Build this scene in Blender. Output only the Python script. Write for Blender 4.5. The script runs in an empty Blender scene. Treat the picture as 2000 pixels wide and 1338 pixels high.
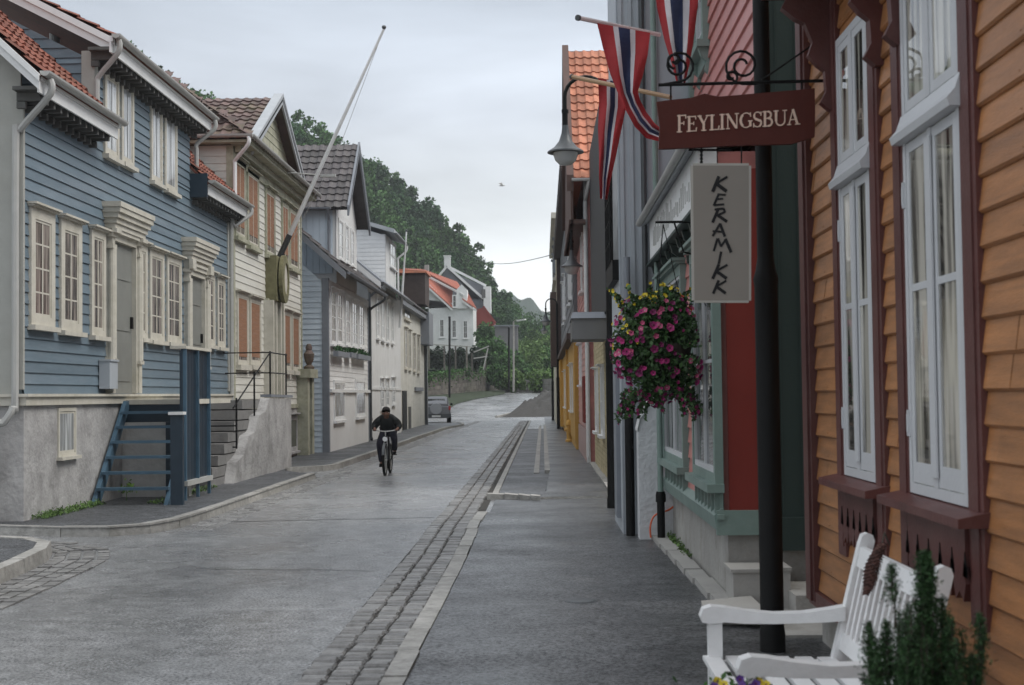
import bpy, bmesh, math, random
import numpy as np
from mathutils import Vector, Matrix
rnd = random.Random(7)
nrs = np.random.RandomState(11)
sc = bpy.context.scene
col = sc.collection
PI = math.pi

# ------------------------------------------------------------ camera
FPX = 2700.0
EYE = Vector((0, 0, 1.75))
yc = Vector((60, -101, -FPX)).normalized()
zc = Vector((-0.012, 1, 0)); zc.z = -(zc.x*yc.x + zc.y*yc.y)/yc.z
zc.normalize()
xc = yc.cross(zc)
RM = Matrix((xc, yc, zc))
cam = bpy.data.objects.new('camera', bpy.data.cameras.new('camera'))
col.objects.link(cam)
cam.matrix_world = Matrix.Translation(EYE) @ RM.to_4x4()
cam.data.lens = FPX/2000*36
cam.data.clip_end = 6000
cam.data.clip_start = 0.1
cam.data.dof.use_dof = True; cam.data.dof.focus_distance = 22; cam.data.dof.aperture_fstop = 4.5
sc.camera = cam

def ray(px, py):
    return RM @ Vector((px-1000, 669-py, -FPX))
def onX(px, py, X):
    d = ray(px, py); t = X/d.x
    return (d.y*t, EYE.z+d.z*t)
def onY(px, py, Y):
    d = ray(px, py); t = Y/d.y
    return (d.x*t, EYE.z+d.z*t)
def PY(px, py, Y):
    x, z = onY(px, py, Y)
    return Vector((x, Y, z))

def gz(Y):
    t = min(1, max(0, (Y-92)/75))
    return 2.0*t*t*(3-2*t)

# ------------------------------------------------------------ materials
def mat(name, c, rough=.7, var=.12, scale=6.0, bump=0.0, bscale=None, stretch=(1, 1, 1), spec=.4,
        attr=0.0, metal=0.0, dirt=None, dscale=.8, damt=.4, coat=0.0, rvar=0.0):
    m = bpy.data.materials.new(name); m.use_nodes = True
    nt = m.node_tree; N = nt.nodes; L = nt.links
    b = N['Principled BSDF']
    b.inputs['Roughness'].default_value = rough
    b.inputs['Specular IOR Level'].default_value = spec
    b.inputs['Metallic'].default_value = metal
    b.inputs['Coat Weight'].default_value = coat
    tc = N.new('ShaderNodeTexCoord')
    mp = N.new('ShaderNodeMapping'); mp.inputs['Scale'].default_value = stretch
    L.new(tc.outputs['Object'], mp.inputs['Vector'])
    nz = N.new('ShaderNodeTexNoise'); nz.inputs['Scale'].default_value = scale
    nz.inputs['Detail'].default_value = 8; nz.inputs['Roughness'].default_value = .65
    L.new(mp.outputs['Vector'], nz.inputs['Vector'])
    rp = N.new('ShaderNodeValToRGB')
    rp.color_ramp.elements[0].position = .3; rp.color_ramp.elements[1].position = .7
    lo = [max(0, x*(1-var)) for x in c]; hi = [min(1, x*(1+var)) for x in c]
    rp.color_ramp.elements[0].color = (*lo, 1); rp.color_ramp.elements[1].color = (*hi, 1)
    L.new(nz.outputs['Fac'], rp.inputs['Fac'])
    out = rp.outputs['Color']
    if dirt:
        n2 = N.new('ShaderNodeTexNoise'); n2.inputs['Scale'].default_value = dscale
        n2.inputs['Detail'].default_value = 7; n2.inputs['Roughness'].default_value = .7
        L.new(mp.outputs['Vector'], n2.inputs['Vector'])
        mr = N.new('ShaderNodeMapRange'); mr.inputs['From Min'].default_value = .48; mr.inputs['From Max'].default_value = .75
        mr.inputs['To Max'].default_value = damt
        L.new(n2.outputs['Fac'], mr.inputs['Value'])
        mx = N.new('ShaderNodeMix'); mx.data_type = 'RGBA'
        L.new(mr.outputs['Result'], mx.inputs['Factor']); L.new(out, mx.inputs['A'])
        mx.inputs['B'].default_value = (*dirt, 1); out = mx.outputs['Result']
    if attr:
        at = N.new('ShaderNodeAttribute'); at.attribute_name = 'var'
        mr = N.new('ShaderNodeMapRange'); mr.inputs['To Min'].default_value = 1-attr; mr.inputs['To Max'].default_value = 1+attr
        L.new(at.outputs['Fac'], mr.inputs['Value'])
        vm = N.new('ShaderNodeVectorMath'); vm.operation = 'SCALE'
        L.new(out, vm.inputs[0]); L.new(mr.outputs['Result'], vm.inputs['Scale']); out = vm.outputs['Vector']
    L.new(out, b.inputs['Base Color'])
    if rvar:
        mr = N.new('ShaderNodeMapRange'); mr.inputs['From Min'].default_value = .3; mr.inputs['From Max'].default_value = .7
        mr.inputs['To Min'].default_value = max(.02, rough-rvar); mr.inputs['To Max'].default_value = rough+rvar
        L.new(nz.outputs['Fac'], mr.inputs['Value']); L.new(mr.outputs['Result'], b.inputs['Roughness'])
    if bump:
        n3 = N.new('ShaderNodeTexNoise'); n3.inputs['Scale'].default_value = bscale or scale*3
        n3.inputs['Detail'].default_value = 6
        L.new(mp.outputs['Vector'], n3.inputs['Vector'])
        bp = N.new('ShaderNodeBump'); bp.inputs['Strength'].default_value = bump; bp.inputs['Distance'].default_value = .02
        L.new(n3.outputs['Fac'], bp.inputs['Height']); L.new(bp.outputs['Normal'], b.inputs['Normal'])
    return m

def asphalt(name, dark, light, rlo, rhi, big=.35, stretch=(1, .35, 1)):
    """worn wet asphalt: fine aggregate speckle, drying patches, uneven wetness"""
    m = bpy.data.materials.new(name); m.use_nodes = True
    nt = m.node_tree; N = nt.nodes; L = nt.links; b = N['Principled BSDF']
    tc = N.new('ShaderNodeTexCoord')
    mp = N.new('ShaderNodeMapping'); mp.inputs['Scale'].default_value = stretch
    L.new(tc.outputs['Object'], mp.inputs['Vector'])
    n1 = N.new('ShaderNodeTexNoise'); n1.inputs['Scale'].default_value = big; n1.inputs['Detail'].default_value = 9
    n1.inputs['Roughness'].default_value = .7; L.new(mp.outputs['Vector'], n1.inputs['Vector'])
    n2 = N.new('ShaderNodeTexNoise'); n2.inputs['Scale'].default_value = 42; n2.inputs['Detail'].default_value = 3
    n2.inputs['Roughness'].default_value = .8
    L.new(tc.outputs['Object'], n2.inputs['Vector'])
    r1 = N.new('ShaderNodeValToRGB'); r1.color_ramp.elements[0].position = .33; r1.color_ramp.elements[1].position = .68
    r1.color_ramp.elements[0].color = (*dark, 1); r1.color_ramp.elements[1].color = (*light, 1)
    L.new(n1.outputs['Fac'], r1.inputs['Fac'])
    r2 = N.new('ShaderNodeMapRange'); r2.inputs['From Min'].default_value = .36; r2.inputs['From Max'].default_value = .66
    r2.inputs['To Min'].default_value = .25; r2.inputs['To Max'].default_value = 1.85
    L.new(n2.outputs['Fac'], r2.inputs['Value'])
    vm = N.new('ShaderNodeVectorMath'); vm.operation = 'SCALE'
    L.new(r1.outputs['Color'], vm.inputs[0]); L.new(r2.outputs['Result'], vm.inputs['Scale'])
    n6 = N.new('ShaderNodeTexNoise'); n6.inputs['Scale'].default_value = 5; n6.inputs['Detail'].default_value = 8; n6.inputs['Roughness'].default_value = .75
    L.new(tc.outputs['Object'], n6.inputs['Vector'])
    m6 = N.new('ShaderNodeMapRange'); m6.inputs['From Min'].default_value = .35; m6.inputs['From Max'].default_value = .65
    m6.inputs['To Min'].default_value = .62; m6.inputs['To Max'].default_value = 1.35; L.new(n6.outputs['Fac'], m6.inputs['Value'])
    v6 = N.new('ShaderNodeVectorMath'); v6.operation = 'SCALE'; L.new(vm.outputs['Vector'], v6.inputs[0]); L.new(m6.outputs['Result'], v6.inputs['Scale'])
    L.new(v6.outputs['Vector'], b.inputs['Base Color'])
    n4 = N.new('ShaderNodeTexNoise'); n4.inputs['Scale'].default_value = big*2.3; n4.inputs['Detail'].default_value = 6
    mp2 = N.new('ShaderNodeMapping'); mp2.inputs['Scale'].default_value = (.8, .9, 1)
    L.new(tc.outputs['Object'], mp2.inputs['Vector']); L.new(mp2.outputs['Vector'], n4.inputs['Vector'])
    mr = N.new('ShaderNodeMapRange'); mr.inputs['From Min'].default_value = .3; mr.inputs['From Max'].default_value = .7
    mr.inputs['To Min'].default_value = rlo; mr.inputs['To Max'].default_value = rhi
    L.new(n4.outputs['Fac'], mr.inputs['Value']); L.new(mr.outputs['Result'], b.inputs['Roughness'])
    sm = N.new('ShaderNodeMapRange'); sm.inputs['From Min'].default_value = .40; sm.inputs['From Max'].default_value = .62
    sm.inputs['To Min'].default_value = .1; sm.inputs['To Max'].default_value = 1.0
    L.new(n2.outputs['Fac'], sm.inputs['Value']); L.new(sm.outputs['Result'], b.inputs['Specular IOR Level'])
    bp = N.new('ShaderNodeBump'); bp.inputs['Strength'].default_value = .6; bp.inputs['Distance'].default_value = .0055
    L.new(n2.outputs['Fac'], bp.inputs['Height'])
    n5 = N.new('ShaderNodeTexNoise'); n5.inputs['Scale'].default_value = 1.6; n5.inputs['Detail'].default_value = 5
    L.new(mp2.outputs['Vector'], n5.inputs['Vector'])
    bp2 = N.new('ShaderNodeBump'); bp2.inputs['Strength'].default_value = .28; bp2.inputs['Distance'].default_value = .02
    L.new(n5.outputs['Fac'], bp2.inputs['Height']); L.new(bp.outputs['Normal'], bp2.inputs['Normal'])
    L.new(bp2.outputs['Normal'], b.inputs['Normal'])
    return m

def glass_mat(name, c, rough=.04, stripes=0.0, spec=.6):
    """window pane seen from outside: dark room with faint curtains behind a reflecting surface"""
    m = bpy.data.materials.new(name); m.use_nodes = True
    nt = m.node_tree; N = nt.nodes; L = nt.links; b = N['Principled BSDF']
    b.inputs['Roughness'].default_value = rough; b.inputs['Specular IOR Level'].default_value = spec
    b.inputs['IOR'].default_value = 1.6
    tc = N.new('ShaderNodeTexCoord')
    mp = N.new('ShaderNodeMapping'); mp.inputs['Scale'].default_value = (9, 9, .7)
    L.new(tc.outputs['Object'], mp.inputs['Vector'])
    nz = N.new('ShaderNodeTexNoise'); nz.inputs['Scale'].default_value = 1.2; nz.inputs['Detail'].default_value = 5
    L.new(mp.outputs['Vector'], nz.inputs['Vector'])
    rp = N.new('ShaderNodeValToRGB'); rp.color_ramp.elements[0].position = .42; rp.color_ramp.elements[1].position = .6
    rp.color_ramp.elements[0].color = (*[x*(1-stripes) for x in c], 1)
    rp.color_ramp.elements[1].color = (*[min(1, x*(1+stripes*2)) for x in c], 1)
    L.new(nz.outputs['Fac'], rp.inputs['Fac']); L.new(rp.outputs['Color'], b.inputs['Base Color'])
    n2 = N.new('ShaderNodeTexNoise'); n2.inputs['Scale'].default_value = 2.5; n2.inputs['Detail'].default_value = 1
    L.new(tc.outputs['Object'], n2.inputs['Vector'])
    bp = N.new('ShaderNodeBump'); bp.inputs['Strength'].default_value = .12; bp.inputs['Distance'].default_value = .02
    L.new(n2.outputs['Fac'], bp.inputs['Height']); L.new(bp.outputs['Normal'], b.inputs['Normal'])
    return m

# ------------------------------------------------------------ mesh builder
class Fr:
    def __init__(s, O, U, N): s.O = Vector(O); s.U = Vector(U); s.N = Vector(N)
    def P(s, u, n, z): return s.O + s.U*u + s.N*n + Vector((0, 0, z))
def FL(X): return Fr((X, 0, 0), (0, 1, 0), (1, 0, 0))      # left-hand street face
def FR(X): return Fr((X, 0, 0), (0, 1, 0), (-1, 0, 0))     # right-hand street face
def FY(Y): return Fr((0, Y, 0), (1, 0, 0), (0, -1, 0))     # wall looking back down the street

class MB:
    def __init__(s): s.v = []; s.f = []; s.a = []; s.mi = []; s.cur = 0
    def face(s, pts, a=None):
        i = len(s.v); s.v += [tuple(p) for p in pts]; s.f.append(tuple(range(i, i+len(pts))))
        s.a.append(rnd.random() if a is None else a); s.mi.append(s.cur)
    def hexa(s, p, a=None):
        i = len(s.v); s.v += [tuple(q) for q in p]; a = rnd.random() if a is None else a
        for q in ((0, 3, 2, 1), (4, 5, 6, 7), (0, 1, 5, 4), (1, 2, 6, 5), (2, 3, 7, 6), (3, 0, 4, 7)):
            s.f.append(tuple(i+k for k in q)); s.a.append(a); s.mi.append(s.cur)
    def box(s, x0, x1, y0, y1, z0, z1, a=None):
        s.hexa([(x0, y0, z0), (x1, y0, z0), (x1, y1, z0), (x0, y1, z0), (x0, y0, z1), (x1, y0, z1), (x1, y1, z1), (x0, y1, z1)], a)
    def fb(s, F, u0, u1, n0, n1, z0, z1, a=None):
        s.hexa([F.P(u0, n0, z0), F.P(u1, n0, z0), F.P(u1, n1, z0), F.P(u0, n1, z0),
                F.P(u0, n0, z1), F.P(u1, n0, z1), F.P(u1, n1, z1), F.P(u0, n1, z1)], a)
    def bar(s, p, q, w, h=None, up=(0, 0, 1), a=None):
        p = Vector(p); q = Vector(q); h = h or w; d = (q-p).normalized(); up = Vector(up)
        if abs(d.dot(up)) > .99: up = Vector((1, 0, 0))
        sx = d.cross(up).normalized(); sz = sx.cross(d)
        o = [(-sx*w-sz*h)/2, (sx*w-sz*h)/2, (sx*w+sz*h)/2, (-sx*w+sz*h)/2]
        s.hexa([p+k for k in o]+[q+k for k in o], a)
    def tube(s, pts, r, seg=8, cap=True, a=None):
        pts = [Vector(p) for p in pts]; n = len(pts); rs = r if isinstance(r, (list, tuple)) else [r]*n
        i0 = len(s.v); prev = None; a = rnd.random() if a is None else a
        for k, p in enumerate(pts):
            d = (pts[min(k+1, n-1)]-pts[max(k-1, 0)]).normalized()
            if prev is None:
                up = Vector((0, 0, 1)) if abs(d.z) < .9 else Vector((1, 0, 0)); sx = d.cross(up).normalized()
            else:
                sx = (prev - d*prev.dot(d)).normalized()
            prev = sx; sy = d.cross(sx)
            for j in range(seg):
                t = 2*PI*j/seg; s.v.append(tuple(p+sx*math.cos(t)*rs[k]+sy*math.sin(t)*rs[k]))
        for k in range(n-1):
            for j in range(seg):
                A = i0+k*seg+j; B = i0+k*seg+(j+1) % seg
                s.f.append((A, B, B+seg, A+seg)); s.a.append(a); s.mi.append(s.cur)
        if cap:
            s.f.append(tuple(i0+j for j in reversed(range(seg)))); s.a.append(a); s.mi.append(s.cur)
            s.f.append(tuple(i0+(n-1)*seg+j for j in range(seg))); s.a.append(a); s.mi.append(s.cur)
    def lathe(s, c, prof, seg=16, a=None):
        c = Vector(c); i0 = len(s.v); a = rnd.random() if a is None else a
        for r, z in prof:
            for j in range(seg):
                t = 2*PI*j/seg; s.v.append((c.x+r*math.cos(t), c.y+r*math.sin(t), c.z+z))
        for k in range(len(prof)-1):
            for j in range(seg):
                A = i0+k*seg+j; B = i0+k*seg+(j+1) % seg
                s.f.append((A, B, B+seg, A+seg)); s.a.append(a); s.mi.append(s.cur)
    def prism(s, poly, off, a=None):
        """poly: list of points (planar); off: extrusion vector"""
        n = len(poly); i = len(s.v); off = Vector(off); a = rnd.random() if a is None else a
        s.v += [tuple(p) for p in poly]+[tuple(Vector(p)+off) for p in poly]
        s.f.append(tuple(range(i, i+n))); s.f.append(tuple(range(i+2*n-1, i+n-1, -1)))
        for k in range(n):
            s.f.append((i+k, i+(k+1) % n, i+n+(k+1) % n, i+n+k))
        s.a += [a]*(n+2); s.mi += [s.cur]*(n+2)
    def build(s, name, m, parent=None, smooth=False, mats=None):
        me = bpy.data.meshes.new(name)
        off = world_of(parent) if parent else Vector((0, 0, 0))
        V = [(x-off.x, y-off.y, z-off.z) for x, y, z in s.v]
        me.from_pydata(V, [], s.f); 
        me.materials.append(m)
        for k in (mats or []): me.materials.append(k)
        at = me.attributes.new('var', 'FLOAT', 'FACE'); at.data.foreach_set('value', s.a)
        me.polygons.foreach_set('material_index', s.mi)
        bm = bmesh.new(); bm.from_mesh(me); bmesh.ops.recalc_face_normals(bm, faces=bm.faces); bm.to_mesh(me); bm.free()
        if smooth:
            for p in me.polygons: p.use_smooth = True
            try: me.set_sharp_from_angle(angle=math.radians(40))
            except Exception: pass
        me.update()
        o = bpy.data.objects.new(name, me); col.objects.link(o)
        if parent: o.parent = parent
        return o

def build_each(mb, name, m, parent=None, smooth=False):
    """one object per separate piece of the builder's geometry"""
    par = list(range(len(mb.v)))
    def find(i):
        while par[i] != i: par[i] = par[par[i]]; i = par[i]
        return i
    for f in mb.f:
        r = find(f[0])
        for k in f[1:]: par[find(k)] = r
    groups = {}
    for i, f in enumerate(mb.f): groups.setdefault(find(f[0]), []).append(i)
    out = []
    for fs in groups.values():
        q = MB(); mp_ = {}
        for i in fs:
            t = []
            for k in mb.f[i]:
                if k not in mp_: mp_[k] = len(q.v); q.v.append(mb.v[k])
                t.append(mp_[k])
            q.f.append(tuple(t)); q.a.append(mb.a[i]); q.mi.append(mb.mi[i])
        out.append(q.build(name, m, parent, smooth))
    return out

def world_of(o):
    v = Vector((0, 0, 0))
    while o is not None: v += o.location; o = o.parent
    return v
def tag(o, label=None, cat=None, group=None, kind=None):
    if label: o['label'] = label
    if cat: o['category'] = cat
    if group: o['group'] = group
    if kind: o['kind'] = kind
    return o
def thing(name, loc, label, cat, group=None):
    o = bpy.data.objects.new(name, None); o.empty_display_size = .3; o.location = loc; col.objects.link(o)
    return tag(o, label, cat, group)
def copy_tree(o, parent=None):
    c = o.copy(); col.objects.link(c)
    if parent: c.parent = parent
    for ch in list(o.children): copy_tree(ch, c)
    return c

def K(v): return v if callable(v) else (lambda z: v)
def siding(mb, F, z0, z1, ua, ub, pitch=.15, lap=.02, joints=0, back=.0):
    ua = K(ua); ub = K(ub); z = z0
    while z < z1-1e-4:
        zt = min(z+pitch, z1); a0, b0, a1, b1 = ua(z), ub(z), ua(zt), ub(zt)
        if b0-a0 > .01 or b1-a1 > .01:
            if b1 < a1: a1 = b1 = (a1+b1)/2
            cuts = [0.0]
            if joints:
                x = rnd.random()*joints
                while x < (b0-a0): cuts.append(x/(b0-a0)); x += joints*(.6+.8*rnd.random())
            cuts.append(1.0)
            for c0, c1 in zip(cuts[:-1], cuts[1:]):
                L = b0-a0; g = .0025/L if joints and c0 > 0 else 0; dn = (rnd.random()-.5)*.003 if joints else 0
                A = a0+L*(c0+g); B = a0+L*c1; T = b1-a1; A1 = a1+T*(c0+g); B1 = a1+T*c1; va = rnd.random()
                e = .012 if joints else 0
                if e:
                    mb.face([F.P(A, lap+dn, z+e), F.P(B, lap+dn, z+e), F.P(B1, back+.006+dn, zt), F.P(A1, back+.006+dn, zt)], va)
                    mb.face([F.P(A, lap*.55, z), F.P(B, lap*.55, z), F.P(B, lap+dn, z+e), F.P(A, lap+dn, z+e)], va)
                    mb.face([F.P(A, -.01, z), F.P(B, -.01, z), F.P(B, lap*.55, z), F.P(A, lap*.55, z)], va)
                    mb.face([F.P(A, -.01, z), F.P(A, lap+dn, z+e), F.P(A1, .004, zt), F.P(A1, -.01, zt)], va)
                else:
                    mb.face([F.P(A, lap, z), F.P(B, lap, z), F.P(B1, back+.002, zt), F.P(A1, back+.002, zt)], va)
                    mb.face([F.P(A, -.01, z), F.P(B, -.01, z), F.P(B, lap, z), F.P(A, lap, z)], va)
        z = zt

def vboards(mb, F, z0, z1, u0, u1, w=.12, g=.02, t=.02):
    u = u0
    while u < u1-.01:
        e = min(u+w-g, u1); mb.fb(F, u, e, -.01, t, z0, z1); u += w
    mb.fb(F, u0, u1, -.02, .004, z0, z1)

def window(parent, F, u0, u1, z0, z1, cm, pm, sash=None, casing=.09, cols=2, rows=4, proud=.06, mun=.03,
           crown=.05, sill=.06, blind=None, base=.031, mullion=None, name='window', apron=0.0, drop=0.0):
    mb = MB(); c = casing
    mb.fb(F, u0, u0+c, 0, proud, z0, z1); mb.fb(F, u1-c, u1, 0, proud, z0, z1)
    mb.fb(F, u0+c, u1-c, 0, proud, z1-c, z1); mb.fb(F, u0+c, u1-c, 0, proud, z0, z0+c*.8)
    if crown:
        mb.fb(F, u0-.03, u1+.03, 0, proud+.05, z1+.001, z1+crown*.5); mb.fb(F, u0-.05, u1+.05, 0, proud+.09, z1+crown*.5, z1+crown)
    if sill:
        mb.fb(F, u0-.04, u1+.04, 0, proud+.07, z0-sill, z0-.001)
    if apron:
        mb.fb(F, u0, u1, 0, proud-.02, z0-sill-apron, z0-sill-.001)
    o = mb.build(name, cm, parent)
    s = MB(); w = .035; a0, a1, b0, b1 = u0+c, u1-c, z0+c*.8, z1-c
    s.fb(F, a0, a0+w, base, proud-.012, b0, b1); s.fb(F, a1-w, a1, base, proud-.012, b0, b1)
    s.fb(F, a0+w, a1-w, base, proud-.012, b0, b0+w*1.3); s.fb(F, a0+w, a1-w, base, proud-.012, b1-w, b1)
    for i in range(1, cols):
        u = a0+(a1-a0)*i/cols; ww = mun*(1.6 if mullion and i == cols//2 else 1)
        s.fb(F, u-ww/2, u+ww/2, base, proud-.015, b0+w*1.3, b1-w)
    for j in range(1, rows):
        z = b0+(b1-b0)*j/rows; s.fb(F, a0+w, a1-w, base, proud-.018, z-mun/2, z+mun/2)
    s.build('sash', sash or cm, o)
    p = MB(); p.fb(F, a0+.002, a1-.002, base-.004, base+.004, b0+.002, b1-.002); p.build('pane', pm, o)
    if blind:
        q = MB(); q.fb(F, a0+w, a1-w, base+.005, base+.012, b0+(b1-b0)*blind[1], b1-w-.002); q.build('blind', blind[0], o)
    return o

def pxwin(parent, F, X, xl, xr, yt, yb, *a, **k):
    ua = onX(xl, (yt+yb)/2, X)[0]; ub = onX(xr, (yt+yb)/2, X)[0]
    z1 = onX(xl, yt, X)[1]; z0 = onX(xl, yb, X)[1]
    return window(parent, F, min(ua, ub), max(ua, ub), z0, z1, *a, **k)

def tiles(mb, P0, U, V, lu, lv, tw=.22, th=.33, wav=.035, lip=.04, umin=None, umax=None, seg=6):
    P0 = Vector(P0); U = Vector(U).normalized(); V = Vector(V).normalized(); N = U.cross(V)
    if N.z < 0: N = -N
    nr = max(1, int(lv/th)); nc = max(1, int(lu/tw))
    prof = [(0, .2), (.17, 1), (.38, .85), (.55, .2), (.72, 0), (.88, .02), (1, .2)] if seg == 6 else [(0, 0), (.33, 1), (.66, .4), (1, 0)]
    for r in range(nr):
        v0 = r*lv/nr; v1 = (r+1)*lv/nr+.015
        for c in range(nc):
            uc = (c+.5)*lu/nc
            if umin and uc < umin(v0): continue
            if umax and uc > umax(v0): continue
            a = rnd.random(); jit = (rnd.random()-.5)*.008
            for (s0, h0), (s1, h1) in zip(prof[:-1], prof[1:]):
                ua = (c+s0)*lu/nc; ub = (c+s1)*lu/nc
                A = P0+U*ua+V*v0+N*(h0*wav+lip+jit); B = P0+U*ub+V*v0+N*(h1*wav+lip+jit)
                C = P0+U*ub+V*v1+N*(h1*wav+jit); D = P0+U*ua+V*v1+N*(h0*wav+jit)
                mb.face([A, B, C, D], a)
                mb.face([A-N*lip, B-N*lip, B, A], a)
    mb_slab = [P0-N*.02, P0+U*lu-N*.02, P0+U*lu+V*lv-N*.02, P0+V*lv-N*.02]
    if not umin and not umax: mb.prism(mb_slab, -N*.05, .2)

def curve(pts, n=8):
    """catmull-rom through points"""
    P = [Vector(p) for p in pts]; out = []
    for i in range(len(P)-1):
        p0 = P[max(i-1, 0)]; p1 = P[i]; p2 = P[i+1]; p3 = P[min(i+2, len(P)-1)]
        for k in range(n):
            t = k/n
            out.append(.5*((2*p1)+(p2-p0)*t+(2*p0-5*p1+4*p2-p3)*t*t+(3*p1-p0-3*p2+p3)*t**3))
    out.append(P[-1]); return out

# leaves -------------------------------------------------------
def leaf_mesh(name, C, size, asp=.6, up=0.0, var=None, m=None):
    """C: Nx3 leaf centres. One bent quad per leaf."""
    n = len(C); d = nrs.normal(size=(n, 3)); d[:, 2] += up; d /= np.linalg.norm(d, axis=1)[:, None]
    e = nrs.normal(size=(n, 3)); e -= d*(e*d).sum(1)[:, None]; e /= np.linalg.norm(e, axis=1)[:, None]
    s = size*(.6+.8*nrs.rand(n))[:, None]; w = s*asp
    V = np.empty((n, 4, 3)); V[:, 0] = C-d*s*.5; V[:, 1] = C+e*w*.5; V[:, 2] = C+d*s*.5; V[:, 3] = C-e*w*.5
    me = bpy.data.meshes.new(name)
    me.vertices.add(n*4); me.vertices.foreach_set('co', V.reshape(-1))
    me.loops.add(n*4); me.loops.foreach_set('vertex_index', np.arange(n*4, dtype=np.int32))
    me.polygons.add(n); me.polygons.foreach_set('loop_start', np.arange(0, n*4, 4, dtype=np.int32))
    me.polygons.foreach_set('loop_total', np.full(n, 4, dtype=np.int32))
    at = me.attributes.new('var', 'FLOAT', 'FACE'); at.data.foreach_set('value', (nrs.rand(n) if var is None else var).astype(np.float32))
    me.update(); me.validate()
    if m: me.materials.append(m)
    return me

def clump_points(nc, per, R, cr, power=.5, flat=1.0, rs=None):
    """leaf centres gathered in clumps spread through an uneven ellipsoid R=(rx,ry,rz)"""
    rs = rs or nrs
    d = rs.normal(size=(nc, 3)); d /= np.linalg.norm(d, axis=1)[:, None]
    r = rs.rand(nc)**power; c = d*r[:, None]*np.array(R)
    P = []; A = []
    for k in range(nc):
        q = rs.normal(size=(per, 3)); q /= np.linalg.norm(q, axis=1)[:, None]
        rad = cr*(.6+.7*rs.rand()); q = q*rad*(rs.rand(per)**.4)[:, None]; q[:, 2] *= flat
        P.append(c[k]+q); A.append(np.clip(rs.rand(per)*.6+rs.rand()*.4, 0, 1))
    return np.concatenate(P), np.concatenate(A)
# ------------------------------------------------------------ world and light
SUN_EL, SUN_AZ = math.radians(50), math.radians(100)      # direction of the sun: azimuth from +Y towards +X
w = bpy.data.worlds.new('World'); sc.world = w; w.use_nodes = True
nt = w.node_tree; N = nt.nodes; L = nt.links
bg = N['Background']; outw = N['World Output']
sky = N.new('ShaderNodeTexSky'); sky.sky_type = 'NISHITA'; sky.sun_disc = False
sky.sun_elevation = SUN_EL; sky.sun_rotation = SUN_AZ; sky.air_density = 1.5; sky.dust_density = 3
bg.inputs['Strength'].default_value = .1
L.new(sky.outputs['Color'], bg.inputs['Color'])
tc = N.new('ShaderNodeTexCoord')
mp = N.new('ShaderNodeMapping'); mp.inputs['Scale'].default_value = (1.0, 1.0, 3.6); mp.inputs['Location'].default_value = (3.1, 1.7, .35)
mp.inputs['Rotation'].default_value = (0, math.radians(14), 0)
L.new(tc.outputs['Generated'], mp.inputs['Vector'])
nz = N.new('ShaderNodeTexNoise'); nz.inputs['Scale'].default_value = 2.6; nz.inputs['Detail'].default_value = 7
nz.inputs['Roughness'].default_value = .48; nz.inputs['Distortion'].default_value = .35
L.new(mp.outputs['Vector'], nz.inputs['Vector'])
sep = N.new('ShaderNodeSeparateXYZ'); L.new(tc.outputs['Generated'], sep.inputs['Vector'])
# cloud deck: pale near the horizon, bluish grey higher up
r1 = N.new('ShaderNodeValToRGB'); e = r1.color_ramp.elements
e[0].position = 0.0; e[0].color = (.66, .67, .655, 1); e[1].position = .12; e[1].color = (.62, .65, .67, 1)
for p, c in ((.20, (.46, .495, .55)), (.30, (.40, .445, .51)), (.42, (.50, .54, .60)), (.65, (.80, .84, .88)), (1.0, (1.0, 1.02, 1.05))):
    k = e.new(p); k.color = (*c, 1)
L.new(sep.outputs['Z'], r1.inputs['Fac'])
r2 = N.new('ShaderNodeMapRange'); r2.inputs['From Min'].default_value = .33; r2.inputs['From Max'].default_value = .67
r2.inputs['To Min'].default_value = .70; r2.inputs['To Max'].default_value = 1.28
L.new(nz.outputs['Fac'], r2.inputs['Value'])
vm = N.new('ShaderNodeVectorMath'); vm.operation = 'SCALE'
L.new(r1.outputs['Color'], vm.inputs[0]); L.new(r2.outputs['Result'], vm.inputs['Scale'])
bg2 = N.new('ShaderNodeBackground'); bg2.inputs['Strength'].default_value = 1.0
L.new(vm.outputs['Vector'], bg2.inputs['Color'])
mxs = N.new('ShaderNodeMixShader'); mxs.inputs['Fac'].default_value = .93
L.new(bg.outputs[0], mxs.inputs[1]); L.new(bg2.outputs[0], mxs.inputs[2]); L.new(mxs.outputs[0], outw.inputs['Surface'])

sun = bpy.data.objects.new('sun', bpy.data.lights.new('sun', 'SUN')); col.objects.link(sun)
sun.data.energy = 1.35; sun.data.angle = math.radians(30); sun.data.color = (1, .96, .9)
sd = Vector((math.sin(SUN_AZ)*math.cos(SUN_EL), math.cos(SUN_AZ)*math.cos(SUN_EL), math.sin(SUN_EL)))
sun.rotation_euler = sd.to_track_quat('Z', 'Y').to_euler()
sc.view_settings.view_transform = 'Standard'; sc.view_settings.look = 'None'
sc.view_settings.exposure = 0.68; sc.view_settings.gamma = 1

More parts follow.
